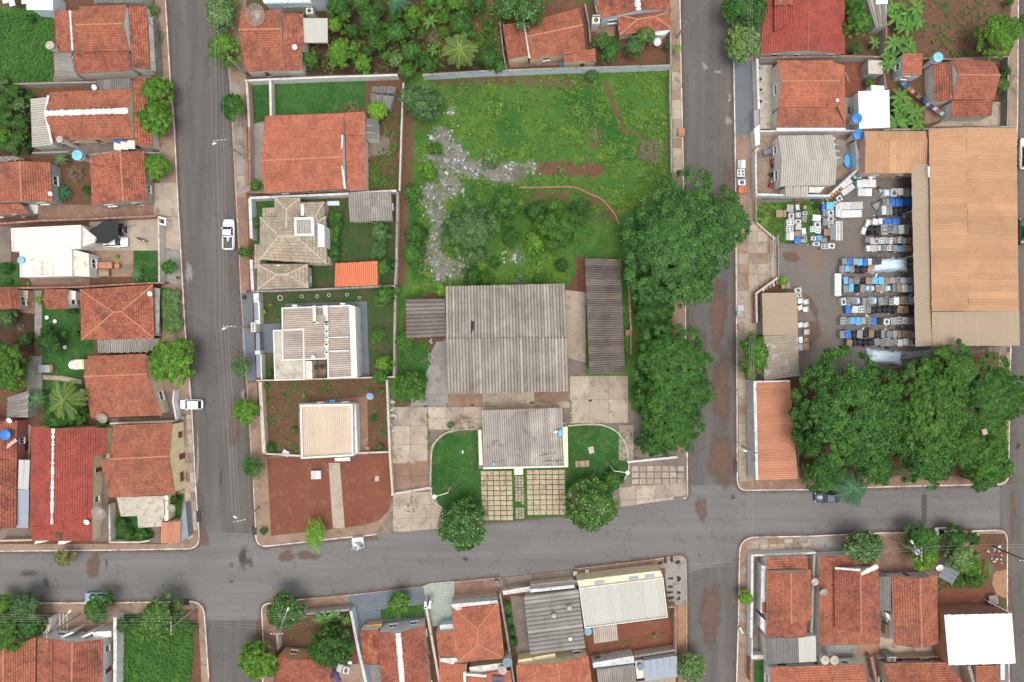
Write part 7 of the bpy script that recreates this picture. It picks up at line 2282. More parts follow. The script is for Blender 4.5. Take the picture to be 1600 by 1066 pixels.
cover('grass','D3',[(860,470),(1010,440),(1000,500),(850,620),(760,620)],'grass',16,.22,.2,seed=63)
cover('grass','D6',[(1250,330),(1500,330),(1510,640),(1250,640)],'grass',12,.25,.2,seed=64)
h=House('bright red tiled house at the top of the northeast block','D1',wallm='w_offwhite')
h.gable([(630,-60),(1220,-60),(1224,398),(606,398)],'v',958,3.2,4.6,'clay_red',over=(.2,.4),capm='ridge_dark')
h.lean([(705,-60),(800,-60),(806,182),(705,232)],'l',4.05,4.4,'clay_red',walls=False)
h.lean([(705,-60),(840,-60),(840,38),(705,42)],'l',4.35,4.5,'clay',walls=False)
tree('large dark clipped street tree at the top of the east street','D1',482,60,186,'l_mango',sy=.95)
tree('round clipped pale speckled street tree below the large dark one','D1',472,322,146,'l_flower')
wall('pale grey wall under the bright red tiled house','D1',[(600,425),(1250,412),(1530,420)],2.3,.2,'w_grey','cop_red')
wall('white street wall of the clay tiled house with three roof bands','D1',[(580,430),(592,800)],2.2,.3,'w_white','cop_white')
h=House('dark framed gate and white pier on the east street pavement','D1','gate','gate','w_white')
h.box([(555,815),(590,795),(590,920),(560,940)],.1,1.9,'p_grey','gate_panel');h.box([(558,945),(597,915),(600,1060),(565,1075)],.1,2.0,'w_white','gate_pier')
h=House('clay tiled house with three roof bands and a grey gable wall','D1',wallm='w_grey')
h.gable([(725,446),(1137,446),(1168,788),(735,792)],'h',595,3.2,4.7,'clay_orange',over=(.3,.25),wm='w_offwhite')
h.lean([(732,796),(1150,790),(1232,935),(720,936)],'b',2.8,3.5,'clay',wm='w_offwhite')
h.lean([(1142,462),(1220,482),(1228,925),(1172,792)],'r',2.9,3.4,'clay_orange')
h.box([(722,940),(1228,940),(1228,960),(722,962)],0,2.6,'w_white','side_wall')
for i,y in enumerate((580,660,746)):
 shrub('dwarf potted shrub in the beige patio, '+['top','middle','bottom'][i]+' of three','D1',606,y,12,'l_deep',h=.6)
tank('grey tyre planter in the top corner of the beige patio','D1',612,496,15,.5,'p_grey',.3,False)
dish('small white satellite dish on the roof band junction','D1',1168,738,12,4.1,'solid')
h=House('bright white flat metal roof between two blue tanks and bananas','D1','outbuilding','outbuilding','w_white')
h.lean([(1322,672),(1550,663),(1556,938),(1330,948)],'b',2.9,3.1,'metal_pure')
h.box([(1418,626),(1515,632),(1515,662),(1420,668)],0,2.4,'w_white','annex')
tank('bright blue ribbed tank at the corner of the white flat roof','D1',1318,868,37,4.0,'tank_blue')
tank('bright blue ribbed tank above the grey corrugated house','D1',1327,985,37,4.0,'tank_blue')
h=House('small beige slab roofed hut in the bare yard beside the white roof','D1','hut','hut','w_grey')
h.slab([(1395,440),(1508,445),(1505,545),(1397,543)],2.6,'slab_beige','w_grey')
item('crate','short brown log in the bare yard beside the three band roof','D1',1240,565,14,72,.3,.35,'wood','log','log')
shrub('dark shrub beside the small beige hut','D1',1400,610,42,'l_mango',h=1.2)
item('washer','grey gas cooker in the narrow yard left of the white roof','D1',1285,800,40,40,.9,0,'p_grey','cooker','cooker')
tree('green tree between the red roof and the brown flat roof','D1',1310,175,128,'l_mango',sy=.9)
tree('green tree at the top edge right of the red roof','D1',1290,30,90,'l_mango')
shrub('small green tree below the big green tree by the red roof','D1',1305,360,46,'l_mango',h=2)
banana('small banana plant beside the brown flat roofed house wall','D1',1445,315,62,2.0,6)
h=House('brown weathered flat roof at the top edge with grey side wall','D2','outbuilding','outbuilding','w_grey')
h.lean([(150,-60),(335,-60),(332,208),(240,216)],'b',2.8,3.0,'fibro')
h.lean([(245,-60),(335,-60),(335,28),(242,34)],'b',3.0,3.1,'metal_pure',walls=False)
wall('grey wall between the beige hut and the banana grove','D2',[(325,215),(320,430),(308,600),(325,690)],2.2,.2,'w_grey','cop_red')
bn=[(440,60,'top of the grove by the brown roof'),(500,110,'upper right of the banana grove'),(400,140,'left side of the banana grove'),(560,60,'right end of the banana grove top'),(480,200,'below the main banana clump'),(560,170,'at the right flank of the main clump'),(370,60,'against the brown roof edge'),(385,330,'above the small tiled outbuilding, left'),(460,350,'above the small tiled outbuilding, middle'),(350,420,'left of the small tiled outbuilding roof'),(510,380,'above the small tiled outbuilding, right'),(340,500,'lower left of the small tiled outbuilding'),(430,760,'upper end of the lower grove'),(420,850,'left of the lower grove'),(500,820,'middle of the lower grove'),(560,880,'right of the lower grove'),(470,930,'bottom middle of the lower grove'),(400,950,'bottom left of the lower grove'),(560,960,'bottom right of the lower grove')]
for i,(x,y,t)in enumerate(bn):
 banana('bright green banana plant '+t,'D2',x,y,72+(i*37)%30,2.0+(i%4)*.3,8,group='banana plants on the northeast block')
h=House('small tiled outbuilding with pale blue walls among bananas','D2','outbuilding','outbuilding','w_blue')
h.lean([(450,420),(608,418),(598,585),(443,586)],'b',2.9,3.2,'clay_orange',over=.05,wins=True)
tank('pale blue round tank on a post beside the small tiled outbuilding','D2',732,443,38,4.2,'tank_sky')
h=House('tiled house with a left ribbed wing near the northeast street','D2',wallm='w_offwhite')
h.gable([(826,460),(1152,466),(1162,775),(840,776)],'h',583,3.1,4.7,'clay',over=(.3,.05),wm='w_offwhite')
h.lean([(833,786),(1150,780),(1140,905),(820,912)],'b',2.8,3.3,'clay_brown')
h.lean([(693,492),(826,480),(836,782),(696,795)],'l',2.8,3.3,'clay_brown')
item('washer','white laundry sink beside the left wing of the tiled house','D2',672,610,40,60,.9,0,'p_white','sink','laundry_sink')
item('wrapped','teal bucket below the laundry sink','D2',648,718,26,30,.6,0,'w_teal','bucket','bucket')
tree('wide yellow green tree at the right edge of the weedy field','D2',1175,275,186,'l_bright',h=4.6)
tree('green tree cut by the street at the upper right','D2',1370,190,75,'l_mango')
shrub('dark shrub behind the street wall of the tiled house','D2',1220,670,62,'l_grey',h=1.4)
shrub('small dark shrub above the other by the street wall','D2',1245,560,45,'l_deep',h=1.2)
shrub('dark bush at the top edge by the street','D2',1275,20,38,'l_deep',h=1.2)
wall('street wall of the tiled house with the left wing','D2',[(1275,440),(1270,900),(1265,1000)],1.8,.15,'w_darkgrey','cop_grey')
wall('thin wall along the field above the tiled house','D2',[(610,455),(820,460),(1280,440)],1.4,.15,'w_darkgrey','cop_grey')
wall('wall along the top of the metal warehouse','D2',[(300,1010),(640,1005),(1335,985)],2.6,.2,'w_grey','cop_grey')
cols=[G['p_sky'],G['p_blue'],G['p_orange'],G['w_pink'],G['p_red'],G['p_brown'],G['p_black'],G['p_blue'],G['p_white'],G['p_purple'],G['w_blue'],G['w_rose'],G['p_pale']]
nm=['pale blue shirt','blue towel','orange shirt','pink shirt','red shirt','tan trousers','black shirt','dark blue trousers','white sheet','purple dress','grey blue shirt','dark red towel','large pale blue sheet']
cloth_line('D2',(458,628),(785,885),[(['shirt','towel','shirt','shirt','shirt','trousers','shirt','trousers','bed_sheet','dress','shirt','towel','bed_sheet'][i],cols[i],nm[i]+' on the clothesline by the tiled house')for i in range(13)])
wall('long white top wall of the grey corrugated house','D3',[(235,75),(620,72),(1000,72)],2.3,.2,'w_white','cop_white')
wall('white street wall of the grey corrugated house','D3',[(225,205),(205,230),(205,400),(210,585)],2.0,.2,'w_white','cop_white')
wall('pale blue lower wall of the grey corrugated house with slanted corner','D3',[(212,568),(500,575),(775,578),(1000,372),(985,150)],2.2,.3,'w_blue','cop_white')
h=House('white gate pier at the upper left of the grey corrugated house','D3','gate','gate','w_white')
h.box([(192,60),(232,25),(232,140),(200,178)],.1,2.1,'w_white','gate_pier')
h=House('white house with large grey corrugated roof and gable on the left','D3',wallm='w_white')
h.gable([(376,110),(800,105),(822,495),(392,505)],'h',300,3.0,4.1,'fibro_light',over=(.2,.02),wm='w_white')
h.lean([(432,507),(616,506),(610,578),(436,580)],'b',2.7,3.0,'fibro_light')
h.lean([(806,112),(896,152),(890,322),(832,328)],'r',2.7,3.0,'fibro')
h.slab([(618,508),(745,508),(700,555),(618,552)],2.4,'slab_cream','w_blue')
item('tarp','grey ribbed plastic bundle in the left yard of the white house','D3',305,230,85,55,.8,.3,'p_grey','bundle','bundle')
for i,(x,y,m,t)in enumerate([(335,315,'p_red','red garden chair, upper, beside the white gable'),(338,348,'p_black','black garden chair under the upper red chair'),(325,415,'p_black','black garden chair in the middle of the gable yard'),(330,465,'p_grey','grey garden chair above the lower red chair'),(322,500,'p_red','red garden chair, lower, beside the white gable')]):
 chair(t,'D3',x,y,.3*i,m,size=.65)
for i,(x,y)in enumerate([(235,300),(235,345),(235,385),(245,320)]):
 item('crate','grey paving board leaning in the left yard, '+['top','third','bottom','second'][i],'D3',x,y,48,12,.15,.1,'cop_grey','board','board')
r=empty('paddling_pool',W(*zp('D3',[(912,310)])[0],PAVE),'bright blue oval plastic pool beside the grey corrugated house','paddling pool');r.location.z=PAVE+.05
m=MB();k=.2007*S
for(a,b,c_,d_)in((33,58,0,.5),):
 n=24;ring=[]
 for i in range(n):
  t=2*math.pi*i/n;ring.append((math.cos(t)*30*k,math.sin(t)*55*k*(1+.0*math.sin(t))))
 v=[(x,y,0)for x,y in ring]+[(x*1.06,y*1.04,.5)for x,y in ring]+[(x*.86,y*.9,.5)for x,y in ring]+[(x*.78,y*.84,.12)for x,y in ring]
 f=[(j*n+i,j*n+(i+1)%n,(j+1)*n+(i+1)%n,(j+1)*n+i)for j in range(3)for i in range(n)]+[tuple(range(3*n,4*n))]
 m.add(v,f)
m.obj('basin',G['pool'],r)
w_=MB().prism([(x*.8,y*.85)for x,y in ring],.14,.18).obj('base_step',G['tank_sky'],r)
for i,(x,y,kd,m_,nn_,t)in enumerate([(95,330,'freezer','p_white','freezer','white chest freezer standing on the east street pavement'),(90,400,'stove','p_white','stove','white four burner stove on the east street pavement'),(97,470,'washer','p_pale','washing_machine','bluish washing machine on the east street pavement')]):
 item(kd,t,'D3',x,y,58,62 if i!=2 else 50,.9,.02,m_,nn_.replace('_',' '),nn_)
chair('orange armchair on the east street pavement below the old appliances','D3',92,536,0,'p_orange',True,size=1.0)
h=House('huge orange brown metal warehouse with tan lower bays','D5','warehouse','warehouse','w_grey')
h.gable([(537,-205),(1024,-212),(1036,802),(553,806)],'v',752,5.4,6.1,'metal_orange',over=(.3,.2),lap=7.5)
h.lean([(554,810),(1040,800),(1042,996),(556,1000)],'b',5.0,5.35,'metal_tan',over=.3)
h.lean([(440,-10),(534,-12),(553,998),(462,1001)],'l',4.6,5.0,'metal_tan',walls=False)
for t in(0,.25,.5,.75,1):
 q=W(1424+8*t+3,257+283*t,4.6);MB().tube((q.x+.3,q.y,.1),(q.x+.3,q.y,4.55),.1,n=6).wobj('post',G['steel'],h.root)
h.box([(533,0),(541,0),(543,60),(536,60)],5.0,5.6,'w_white','downpipe')
h=House('orange brown metal roofed wing left of the big warehouse','D3','warehouse','warehouse','w_pink')
h.gable([(1046,75),(1532,75),(1540,400),(1052,404)],'h',150,4.6,5.0,'metal_orange',over=(.3,.3),wm='w_pink')
item('crate','short ribbed sheet strip at the lower right corner of the warehouse','D5',925,1018,130,28,.2,0,'fibro_dark','sheet','loose_sheet',base=3.2)
h=None
item('freezer','white van roof corner showing at the right edge, above','O',1598,248,16,42,2.0,0,'car_white','van','van_box')if False else None
car('white van cut by the right edge beside the metal warehouse','O',1603,240,math.pi/2,5.2,1.95,'car_white','suv','van','parked_van')
car('dark green car cut by the right edge beside the metal warehouse','O',1602,362,math.pi/2,4.4,1.8,'car_green','sedan')
wall('pink chamfered street wall of the gravel yard','D4',[(365,262),(203,380),(205,500),(207,605)],2.0,.25,'w_rose','cop_light')
wall('low concrete wall at the mouth of the gravel yard','D3',[(212,790),(345,905),(345,920)],1.0,.2,'w_beige','cop_light')
wall('thin boundary wall left of the grass strip by the street','D3',[(205,600),(208,780)],1.2,.12,'w_beige','cop_grey')
h=House('two steel gate rails at the entrance of the gravel yard','D4','gate','gate','w_beige')
for x in(328,368):
 a,b=W(*zp('D4',[(x,-60)])[0],1.6),W(*zp('D4',[(x+4,258)])[0],1.6);r=h._r(a)
 MB().tube(a,b,.05,n=6).wobj('rail',G['steel'],r)
 MB().tube(a-Vector((0,0,1.1)),b-Vector((0,0,1.1)),.05,n=6).wobj('rail',G['steel'],r)
 for t in(0,.5,1):
  q=a.lerp(b,t);MB().tube((q.x,q.y,.1),(q.x,q.y,1.65),.06,n=6).wobj('post',G['steel'],r)
h=House('long tan ribbed shed with weathered lower half beside the pink wall','D4','shed','shed','w_grey')
h.lean([(246,378),(510,375),(516,690),(252,700)],'l',3.0,3.6,'metal_tan',over=.2)
h.lean([(252,702),(516,692),(524,1000),(256,1045)],'l',3.0,3.6,'metal_tan_worn',over=.2)
h=House('terracotta ribbed metal shed with white street parapet','D6','shed','shed','w_white')
h.lean([(146,130),(328,126),(372,655),(156,662)],'l',3.4,4.0,'metal_rust',over=.1)
h.box([(129,128),(146,128),(156,662),(142,662)],0,4.0,'cop_white','parapet')
h.box([(129,124),(330,120),(330,127),(130,131)],0,4.1,'cop_white','parapet')
wall('thin side rail wall right of the terracotta shed','D6',[(374,480),(376,655)],1.6,.1,'w_grey','cop_grey')
tree('street tree touching the tan ribbed shed','D4',178,835,138,'l_mango',sy=1.3,h=3.6)
for i,(x,y)in enumerate([(85,490),(80,535),(90,630)]):
 item('wrapped',['pale scrap sack on the street side of the pink wall','crumpled grey sack under the pale one by the pink wall','beige box beside the street tree at the tan shed'][i],'D4',x,y,44,44,.5,.2*i,['p_white','p_grey','p_brown'][i],'sack' if i<2 else 'box','scrap_sack' if i<2 else 'box')
for i,(x,y,w,d)in enumerate([(520,355,48,42),(528,395,34,30)]):
 item('washer',['white machine at the top right corner of the tan shed','smaller white machine below it by the tan shed'][i],'D4',x,y,w,d,.9,.2,'p_white','washing machine','washing_machine')
item('crate','two brown pallets leaning above the tan shed','D4',424,318,66,52,.9,.05,'p_brown','pallet stack','pallet_stack')
shrub('grass clump behind the brown pallets','D4',405,285,40,'l_lime',h=.8)
for i,(x,y,t)in enumerate([(532,440,'top left of the stack'),(575,446,'top right of the stack'),(532,490,'second row, left'),(572,502,'second row, right'),(535,620,'third row, left'),(572,620,'third row, right'),(578,675,'alone below the block grid')]):
 chair('white plastic chair right of the tan shed, '+t,'D4',x,y,.2*(i%3),'p_white',group='white plastic chairs beside the tan shed',size=.8)
for i,(x,y,w,d,mm,t)in enumerate([(540,735,30,50,'p_white','upright white fridge'),(582,735,34,30,'p_brown','brown sack'),(538,790,30,48,'p_white','short white fridge'),(580,785,46,50,'p_brown','large brown sack')]):
 item('fridge' if 'fridge' in t else 'wrapped',t+' beside the lower half of the tan shed','D4',x,y,w,d,1.0,.1,mm,'fridge' if 'fridge' in t else 'sack','fridge' if 'fridge' in t else 'sack')
for i in range(5):
 item('crate','weathered wooden debris piece behind the tan shed, '+['farthest left','second from the left','middle','fourth from the left','farthest right'][i],'D4',262+i*24,345-i*14,16,46,.7,-.5+.2*i,['p_white','p_brown','p_grey'][i%3],'scrap board','scrap_board')
CODE={'w':('p_white','white',1.0),'g':('p_grey','grey',1.0),'b':('p_sky','sky blue',1.05),'B':('p_blue','deep blue',1.05),'k':('p_black','black',.95),'c':('p_brown','brown',1.0),'L':('p_pale','pale plastic',1.05)}
ordn=['first','second','third','fourth','fifth','sixth','seventh','eighth','ninth','tenth','eleventh','twelfth','thirteenth','fourteenth','fifteenth']
rowsA=[('first','D3',1200,1415,548,66,'Lwww'),('second','D3',1195,1418,628,58,'wBBB'),('third','D3',1185,1418,690,72,'wwkkk'),('fourth','D3',1115,1330,780,50,'wwBB'),('fifth','D3',1090,1400,838,78,'kkggwwg'),('sixth','D3',1062,1420,925,52,'gwwwgwcwgc'),('seventh','D3',1066,1422,985,52,'wwwwwgbcc'),('eighth','D4',850,1085,140,54,'gBgbBw'),('ninth','D4',832,1090,196,54,'gbgkkc'),('tenth','D4',866,1390,285,52,'bggkcbbcwgwg'),('eleventh','D4',860,1392,342,58,'gbkgLLcgLwcwg'),('twelfth','D4',845,1395,438,62,'wggLggLgggwcgw'),('thirteenth','D4',882,1400,502,60,'BwwgkkkkkccK'.replace('K','k')),('fourteenth','D4',838,1395,589,58,'ggbbggBkwwwwc'),('fifteenth','D4',835,1390,690,60,'gBkgkckgwwccc'),('sixteenth','D4',890,1392,752,56,'ckkkkggwgwwg')]
rsA=random.Random(77)
for rn,z_,x0,x1,yy,dd,code in rowsA:
 ws=[rsA.uniform(.8,1.25)for _ in code];tot=sum(ws);x=x0
 for i,c in enumerate(code):
  w=(x1-x0)*ws[i]/tot
  if c=='w' and rsA.random()<.22:c='g'
  mt,cn_,hh=CODE[c]
  kd={'w':rsA.choice(['washer','stove','fridge','fridge','freezer','bench','wrapped']),'g':rsA.choice(['panels','fridge','stove','wrapped','panels']),'b':'wrapped','B':'wrapped','k':'tarp','c':rsA.choice(['crate','wrapped','bench']),'L':'tarp'}[c]
  kn,kc={'washer':('washing_machine','washing machine'),'stove':('stove','stove'),'fridge':('fridge','fridge'),'freezer':('chest_freezer','freezer'),'panels':('panel_stack','stacked panels'),'wrapped':('wrapped_crate','wrapped crate'),'tarp':('covered_heap','covered heap'),'crate':('slatted_crate','crate'),'bench':('work_bench','bench')}[kd]
  item(kd,'%s %s, %s from the left in the %s stored row from the top'%(cn_,kc,ordn[i],rn),z_,x+w/2,yy+rsA.uniform(-4,4),w*.92,dd*rsA.uniform(.82,1.02),hh*rsA.uniform(.85,1.5),rsA.uniform(-.14,.14),mt,kc,kn,'goods stored in rows beside the metal warehouse')
  x+=w
for j_,(zz,x0,y0,x1,y1)in enumerate([('D3',1100,510,1420,1020),('D4',830,100,1395,800),('D3',440,630,840,1000)]):
 for q_,mm in enumerate(('p_grey','p_white','p_brown','p_black')):
  rubble(zz,[(x0,y0),(x1,y0),(x1,y1),(x0,y1)],1.1 if j_<2 else.5,.15,mm,.2,100+j_*7+q_,.5)
item('tarp','large pale blue plastic sheet over goods in the middle of the rows','D4',1235,160,290,100,1.5,.03,'p_pale','plastic sheet','covered_heap')
item('wrapped','black covered block left of the large pale plastic sheet','D4',1122,132,66,54,1.5,0,'p_black','wrapped crate','wrapped_crate')
item('tarp','whitish crumpled plastic sheet touching the top of the largest tree','D4',1195,862,255,100,1.0,-.08,'p_pale','plastic sheet','covered_heap')
item('tarp','greyish plastic sheet below the tan warehouse bay','D4',1440,838,230,62,.8,.12,'p_grey','plastic sheet','covered_heap')
item('freezer','long upright white panel at the gravel end of the rows','D4',822,315,50,165,.9,.0,'p_white','freezer','long_freezer')
cl=[(472,675,52,55,'p_grey','freezer','dark lidded'),(530,668,28,42,'p_white','fridge','narrow white'),(590,665,26,28,'p_brown','wrapped','small brown'),(482,732,44,48,'p_white','washer','white'),(535,728,36,38,'p_white','stove','white'),(588,712,34,30,'p_white','washer','small white'),(475,783,58,46,'p_white','stove','wide white'),(535,776,46,36,'p_white','washer','white'),(580,758,40,50,'p_grey','panels','grey'),(470,834,56,46,'p_white','stove','white'),(537,820,44,44,'p_white','bench','white'),(578,855,34,52,'p_white','fridge','white'),(471,892,60,58,'p_white','freezer','large white'),(533,872,48,42,'p_brown','wrapped','brown'),(592,900,22,24,'p_white','washer','tiny white'),(532,922,46,50,'p_blue','wrapped','bright blue'),(567,925,20,22,'p_white','washer','tiny white'),(594,926,22,24,'p_white','washer','tiny white')]
c2=[(680,750,62,46,'p_white','freezer','white'),(686,800,50,48,'p_white','washer','round topped white'),(648,838,38,44,'p_pale','stove','bluish white'),(690,848,40,44,'p_white','stove','white'),(655,908,38,34,'p_white','washer','white'),(700,905,50,54,'p_sky','tarp','blue covered'),(677,950,52,30,'p_white','washer','white'),(735,668,24,50,'p_blue','wrapped','deep blue'),(785,655,54,54,'p_sky','wrapped','sky blue'),(825,640,30,38,'p_white','washer','white'),(790,708,48,48,'p_white','washer','white'),(745,712,40,56,'p_grey','panels','grey'),(790,755,44,46,'p_white','washer','white'),(745,780,40,60,'p_grey','panels','grey'),(793,805,48,46,'p_white','washer','white'),(762,862,48,50,'p_brown','crate','brown slatted'),(738,925,46,34,'p_grey','wrapped','grey'),(742,972,60,42,'p_white','stove','white'),(797,965,48,44,'p_white','washer','white')]
KN={'washer':'washing machine','stove':'stove','fridge':'fridge','freezer':'freezer','panels':'stacked panels','wrapped':'wrapped crate','tarp':'covered heap','crate':'crate','bench':'bench'}
for gi,(L_,gl)in enumerate(((cl,'left'),(c2,'right'))):
 xs_=sorted(set(a[0]for a in L_));ys_=[a[1]for a in L_]
 for i,(x,y,w,d,mt,kd,cn_)in enumerate(L_):
  vy=(y-min(ys_))/(max(ys_)-min(ys_));vx=(x-min(xs_))/(max(xs_)-min(xs_))
  rw=sorted(ys_).index(y)
  item(kd,'%s %s in the %s grass cluster, %s from its top, %s'%(cn_,KN[kd],gl,(ordn+['sixteenth','seventeenth','eighteenth','nineteenth'])[rw],'west' if vx<.34 else 'middle' if vx<.67 else 'east'),'D3',x,y,w,d,rsA.uniform(.8,1.15),rsA.uniform(-.12,.12),mt,KN[kd],{'washer':'washing_machine','panels':'panel_stack','wrapped':'wrapped_crate','tarp':'covered_heap','bench':'work_bench','freezer':'chest_freezer','crate':'slatted_crate'}.get(kd,kd),'old appliances clustered on the grass')
for a in[('freezer','very long white chest freezer, upper of the pair by the tire heap',945,655,188,56,1.1,.03,'p_white'),('freezer','very long white chest freezer, lower of the pair by the tire heap',945,718,170,54,1.0,.03,'p_white'),('freezer','white block with dark hole left of the long freezers',850,690,46,100,1.0,0,'p_white'),('panels','tall stack of long white panels below the long freezers',856,850,54,155,1.2,0,'p_white'),('panels','grey stack of long panels left of the white panel stack',805,865,44,120,.9,0,'p_grey'),('freezer','big white freezer below the orange wing, upper',1085,480,112,58,1.2,0,'p_white'),('freezer','big white freezer below the orange wing, lower',1055,550,108,56,.9,0,'p_white'),('fridge','tall bluish box beside the upper big white freezer',1015,485,42,62,1.1,0,'p_pale'),('freezer','tilted long white freezer along the slanted wall, upper',912,482,92,36,.9,.62,'p_white'),('freezer','tilted long white freezer along the slanted wall, lower',922,530,112,42,.9,.62,'p_white'),('washer','tilted square white machine under the slanted wall',855,596,44,44,.8,.5,'p_white'),('washer','pale box at the corner of the orange wing and slanted wall',1000,428,60,26,.9,0,'p_pale'),('fridge','tilted white fridge lying left of the fifth row',1045,850,34,56,.6,-.35,'p_white'),('fridge','tilted white fridge lying left of the fourth row',1080,793,36,60,.7,-.3,'p_white'),('crate','broken grey frame lying left of the third row',1155,655,66,44,.5,.6,'p_grey')]:
 kd=a[0];item(kd,a[1],'D3',*a[2:8],a[8],KN[kd],{'washer':'washing_machine','panels':'panel_stack','freezer':'chest_freezer','crate':'broken_frame'}.get(kd,kd))
item('crate','light wooden crate alone at the left of the appliance clusters','D3',402,716,80,56,.9,0,'p_brown','crate','wooden_crate')
sticks('black heap of tires beside the blue crates','D3',672,665,42,40,.6,'tyre','tyre_heap','tyre heap')
for i in range(6):
 item('crate','red brown brick stack along the slanted wall, '+ordn[i]+' from the lower end','D3',755+i*22,600-i*16,20,40,.6,.62,'ridge','brick stack','brick_stack',group='brick stacks along the slanted wall')
item('wrapped','dark red cushion outside the lower wall of the white house','D3',537,605,60,22,.5,0,'p_red','cushion','cushion')
item('tarp','black low bundle outside the lower wall, right of the cushion','D3',685,610,80,20,.5,0,'p_black','bundle','bundle')
dish('small ball lamp on the canopy edge of the orange wing','D3',1100,440,6,4.0,'solid')
rubble('D4',[(560,30),(640,60),(600,120),(560,100)],1.6,.12,base=.22,seed=31);rubble('D4',[(560,200),(760,400),(760,520),(640,400)],1.0,.10,base=.22,seed=32)
tree('largest mango tree, broad dome over the lower northeast corner','D6',645,295,345,'l_mango',h=8.5,sy=1.05)
tree('second large mango tree right of the largest dome','D6',1090,280,245,'l_mango',h=8.0,sy=1.2,cls='XL')
tree('dark mango tree at the right edge of the mango group','D6',1425,190,210,'l_mango',h=7.5,sy=1.05,cls='WIDE')
tree('mango tree filling the notch below the second dome','D6',1060,530,185,'l_mango',h=6.5)
tree('lower right mango tree leaning over the corner','D6',1385,560,150,'l_mango',h=6.0)
tree('mango tree between the second dome and the lower right one','D6',1260,470,120,'l_mango',h=6.4)
tree('lobe shaped mango tree at the right of the second dome top','D6',1210,60,150,'l_mango',h=7.4)
tree('mango tree at the bottom tip of the group over the kerb','D6',1350,670,70,'l_mango',h=4.2)
tree('mango tree closing the gap between the two largest domes','D6',905,360,150,'l_mango',h=6.8)
tree('lower left mango tree under the largest dome','D6',500,620,125,'l_mango',h=4.8)
tree('mango tree skirting the left foot of the largest dome','D6',440,420,110,'l_deep',h=5.5)
tree('small mango tree at the foot of the largest dome beside the palm','D6',790,590,120,'l_mango',h=5.2)
palm('dark feathery palm hanging over the road below the mango trees','D6',670,710,125,'l_cycad',4.2,18,droop=.4)
car('dark navy car parked under the palm on the cross street','D6',533,757,math.pi,4.2,1.75,'car_navy','sedan')
item('crate','pinkish box beneath the right mango trees','D6',1303,412,38,34,1.0,0,'w_pink','box','garden_box')
item('wrapped','small pinkish bundle right of the pinkish box','D6',1388,400,26,30,.5,.3,'w_pink','bundle','bundle')
def dog(label,x,y,ang):
 p=W(x,y,.3);r=empty('dog',(p.x,p.y,.01),label,'dog',rz=ang)
 J=[(-.32,0,.50),(-.10,0,.49),(.18,0,.52),(.34,0,.58),(.46,0,.70),(.60,0,.68),(-.30,.09,.36),(-.22,.10,.26),(-.36,.10,.15),(-.33,.10,.0),(-.30,-.09,.36),(-.16,-.10,.26),(-.30,-.10,.15),(-.27,-.10,.0),(.24,.09,.36),(.25,.10,.17),(.27,.10,.0),(.24,-.09,.36),(.32,-.10,.17),(.36,-.10,.0),(-.46,0,.50),(-.64,0,.62)]
 E=[(0,1),(1,2),(2,3),(3,4),(4,5),(0,6),(6,7),(7,8),(8,9),(0,10),(10,11),(11,12),(12,13),(2,14),(14,15),(15,16),(2,17),(17,18),(18,19),(0,20),(20,21)]
 Rr=[.11,.12,.15,.10,.085,.045]+[.08,.055,.035,.035]*2+[.065,.04,.035]*2+[.03,.015]
 me=bpy.data.meshes.new('body');me.from_pydata(J,E,[]);me.materials.append(G['bark'])
 o=link('body',me,r)
 sk=o.modifiers.new('skin','SKIN');
 if not me.skin_vertices:me.attributes
 bm=bmesh.new();bm.from_mesh(me);ly=bm.verts.layers.skin.verify()
 for v,q in zip(bm.verts,Rr):v[ly].radius=(q,q)
 bm.verts.ensure_lookup_table();bm.verts[1][ly].use_root=True
 bm.to_mesh(me);bm.free()
 o.modifiers.new('sub','SUBSURF').levels=1;o.modifiers['sub'].render_levels=1
 for sy in(-1,1):MB().add([(.44,sy*.06,.76),(.50,sy*.09,.75),(.42,sy*.10,.68)],[(0,1,2)]).obj('ear',G['bark'],r)
dog('small dark dog walking on the far right street',1592,698,math.radians(75))
# ============= SOUTHEAST BLOCK
_lev[0]=0
patch('yard_soil','O',[(1172,872),(1560,850),(1572,950),(1576,1120),(1170,1120)],'concrete_dark')
patch('corner_pavement','D7',[(100,30),(600,-5),(610,110),(170,125),(90,130),(80,110)],'paving')
patch('grey_pavement','D7',[(610,-5),(820,-10),(820,115),(630,115)],'concrete_grey')
patch('side_path','D7',[(180,150),(270,150),(260,900),(165,900)],'concrete_dark')
patch('yard_floor','D7',[(640,790),(940,790),(930,850),(640,850)],'concrete_grey')
patch('yard_floor','D7',[(1100,730),(1230,760),(1230,850),(1000,850),(930,800)],'sand')
patch('yard_floor','D8',[(60,760),(450,810),(455,890),(60,900)],'concrete')
patch('lawn','D7',[(178,905),(262,900),(265,1100),(175,1100)],'lawn')
patch('corner_soil','D8',[(455,340),(740,60),(905,60),(920,130),(925,590),(450,600)],'soil_weed')
patch('front_soil','D8',[(60,80),(480,80),(480,330),(60,330)],'paving_red')
patch('soil_patch','D8',[(470,430),(760,430),(850,460),(840,520),(450,540)],'soil')
patch('sand_patch','D8',[(830,320),(920,300),(925,500),(850,470),(820,400)],'sand')
patch('tar_sheet','D8',[(790,250),(850,290),(840,330),(800,335)],'asphalt')
for i,(x,y,rx,ry)in enumerate([(255,35,50,35),(540,20,40,26),(95,585,30,40),(100,240,25,25)]):blob('cement_spill','D7',x,y,rx,ry,'ash',i,i,base=.19)
wall('white street wall of the first tiled house on the southeast block','D7',[(167,140),(165,500),(160,740)],2.0,.35,'w_white','cop_white')
wall('thin lower street wall with blue spikes on the southeast block','D7',[(166,750),(165,900)],2.0,.15,'w_blue','cop_white')
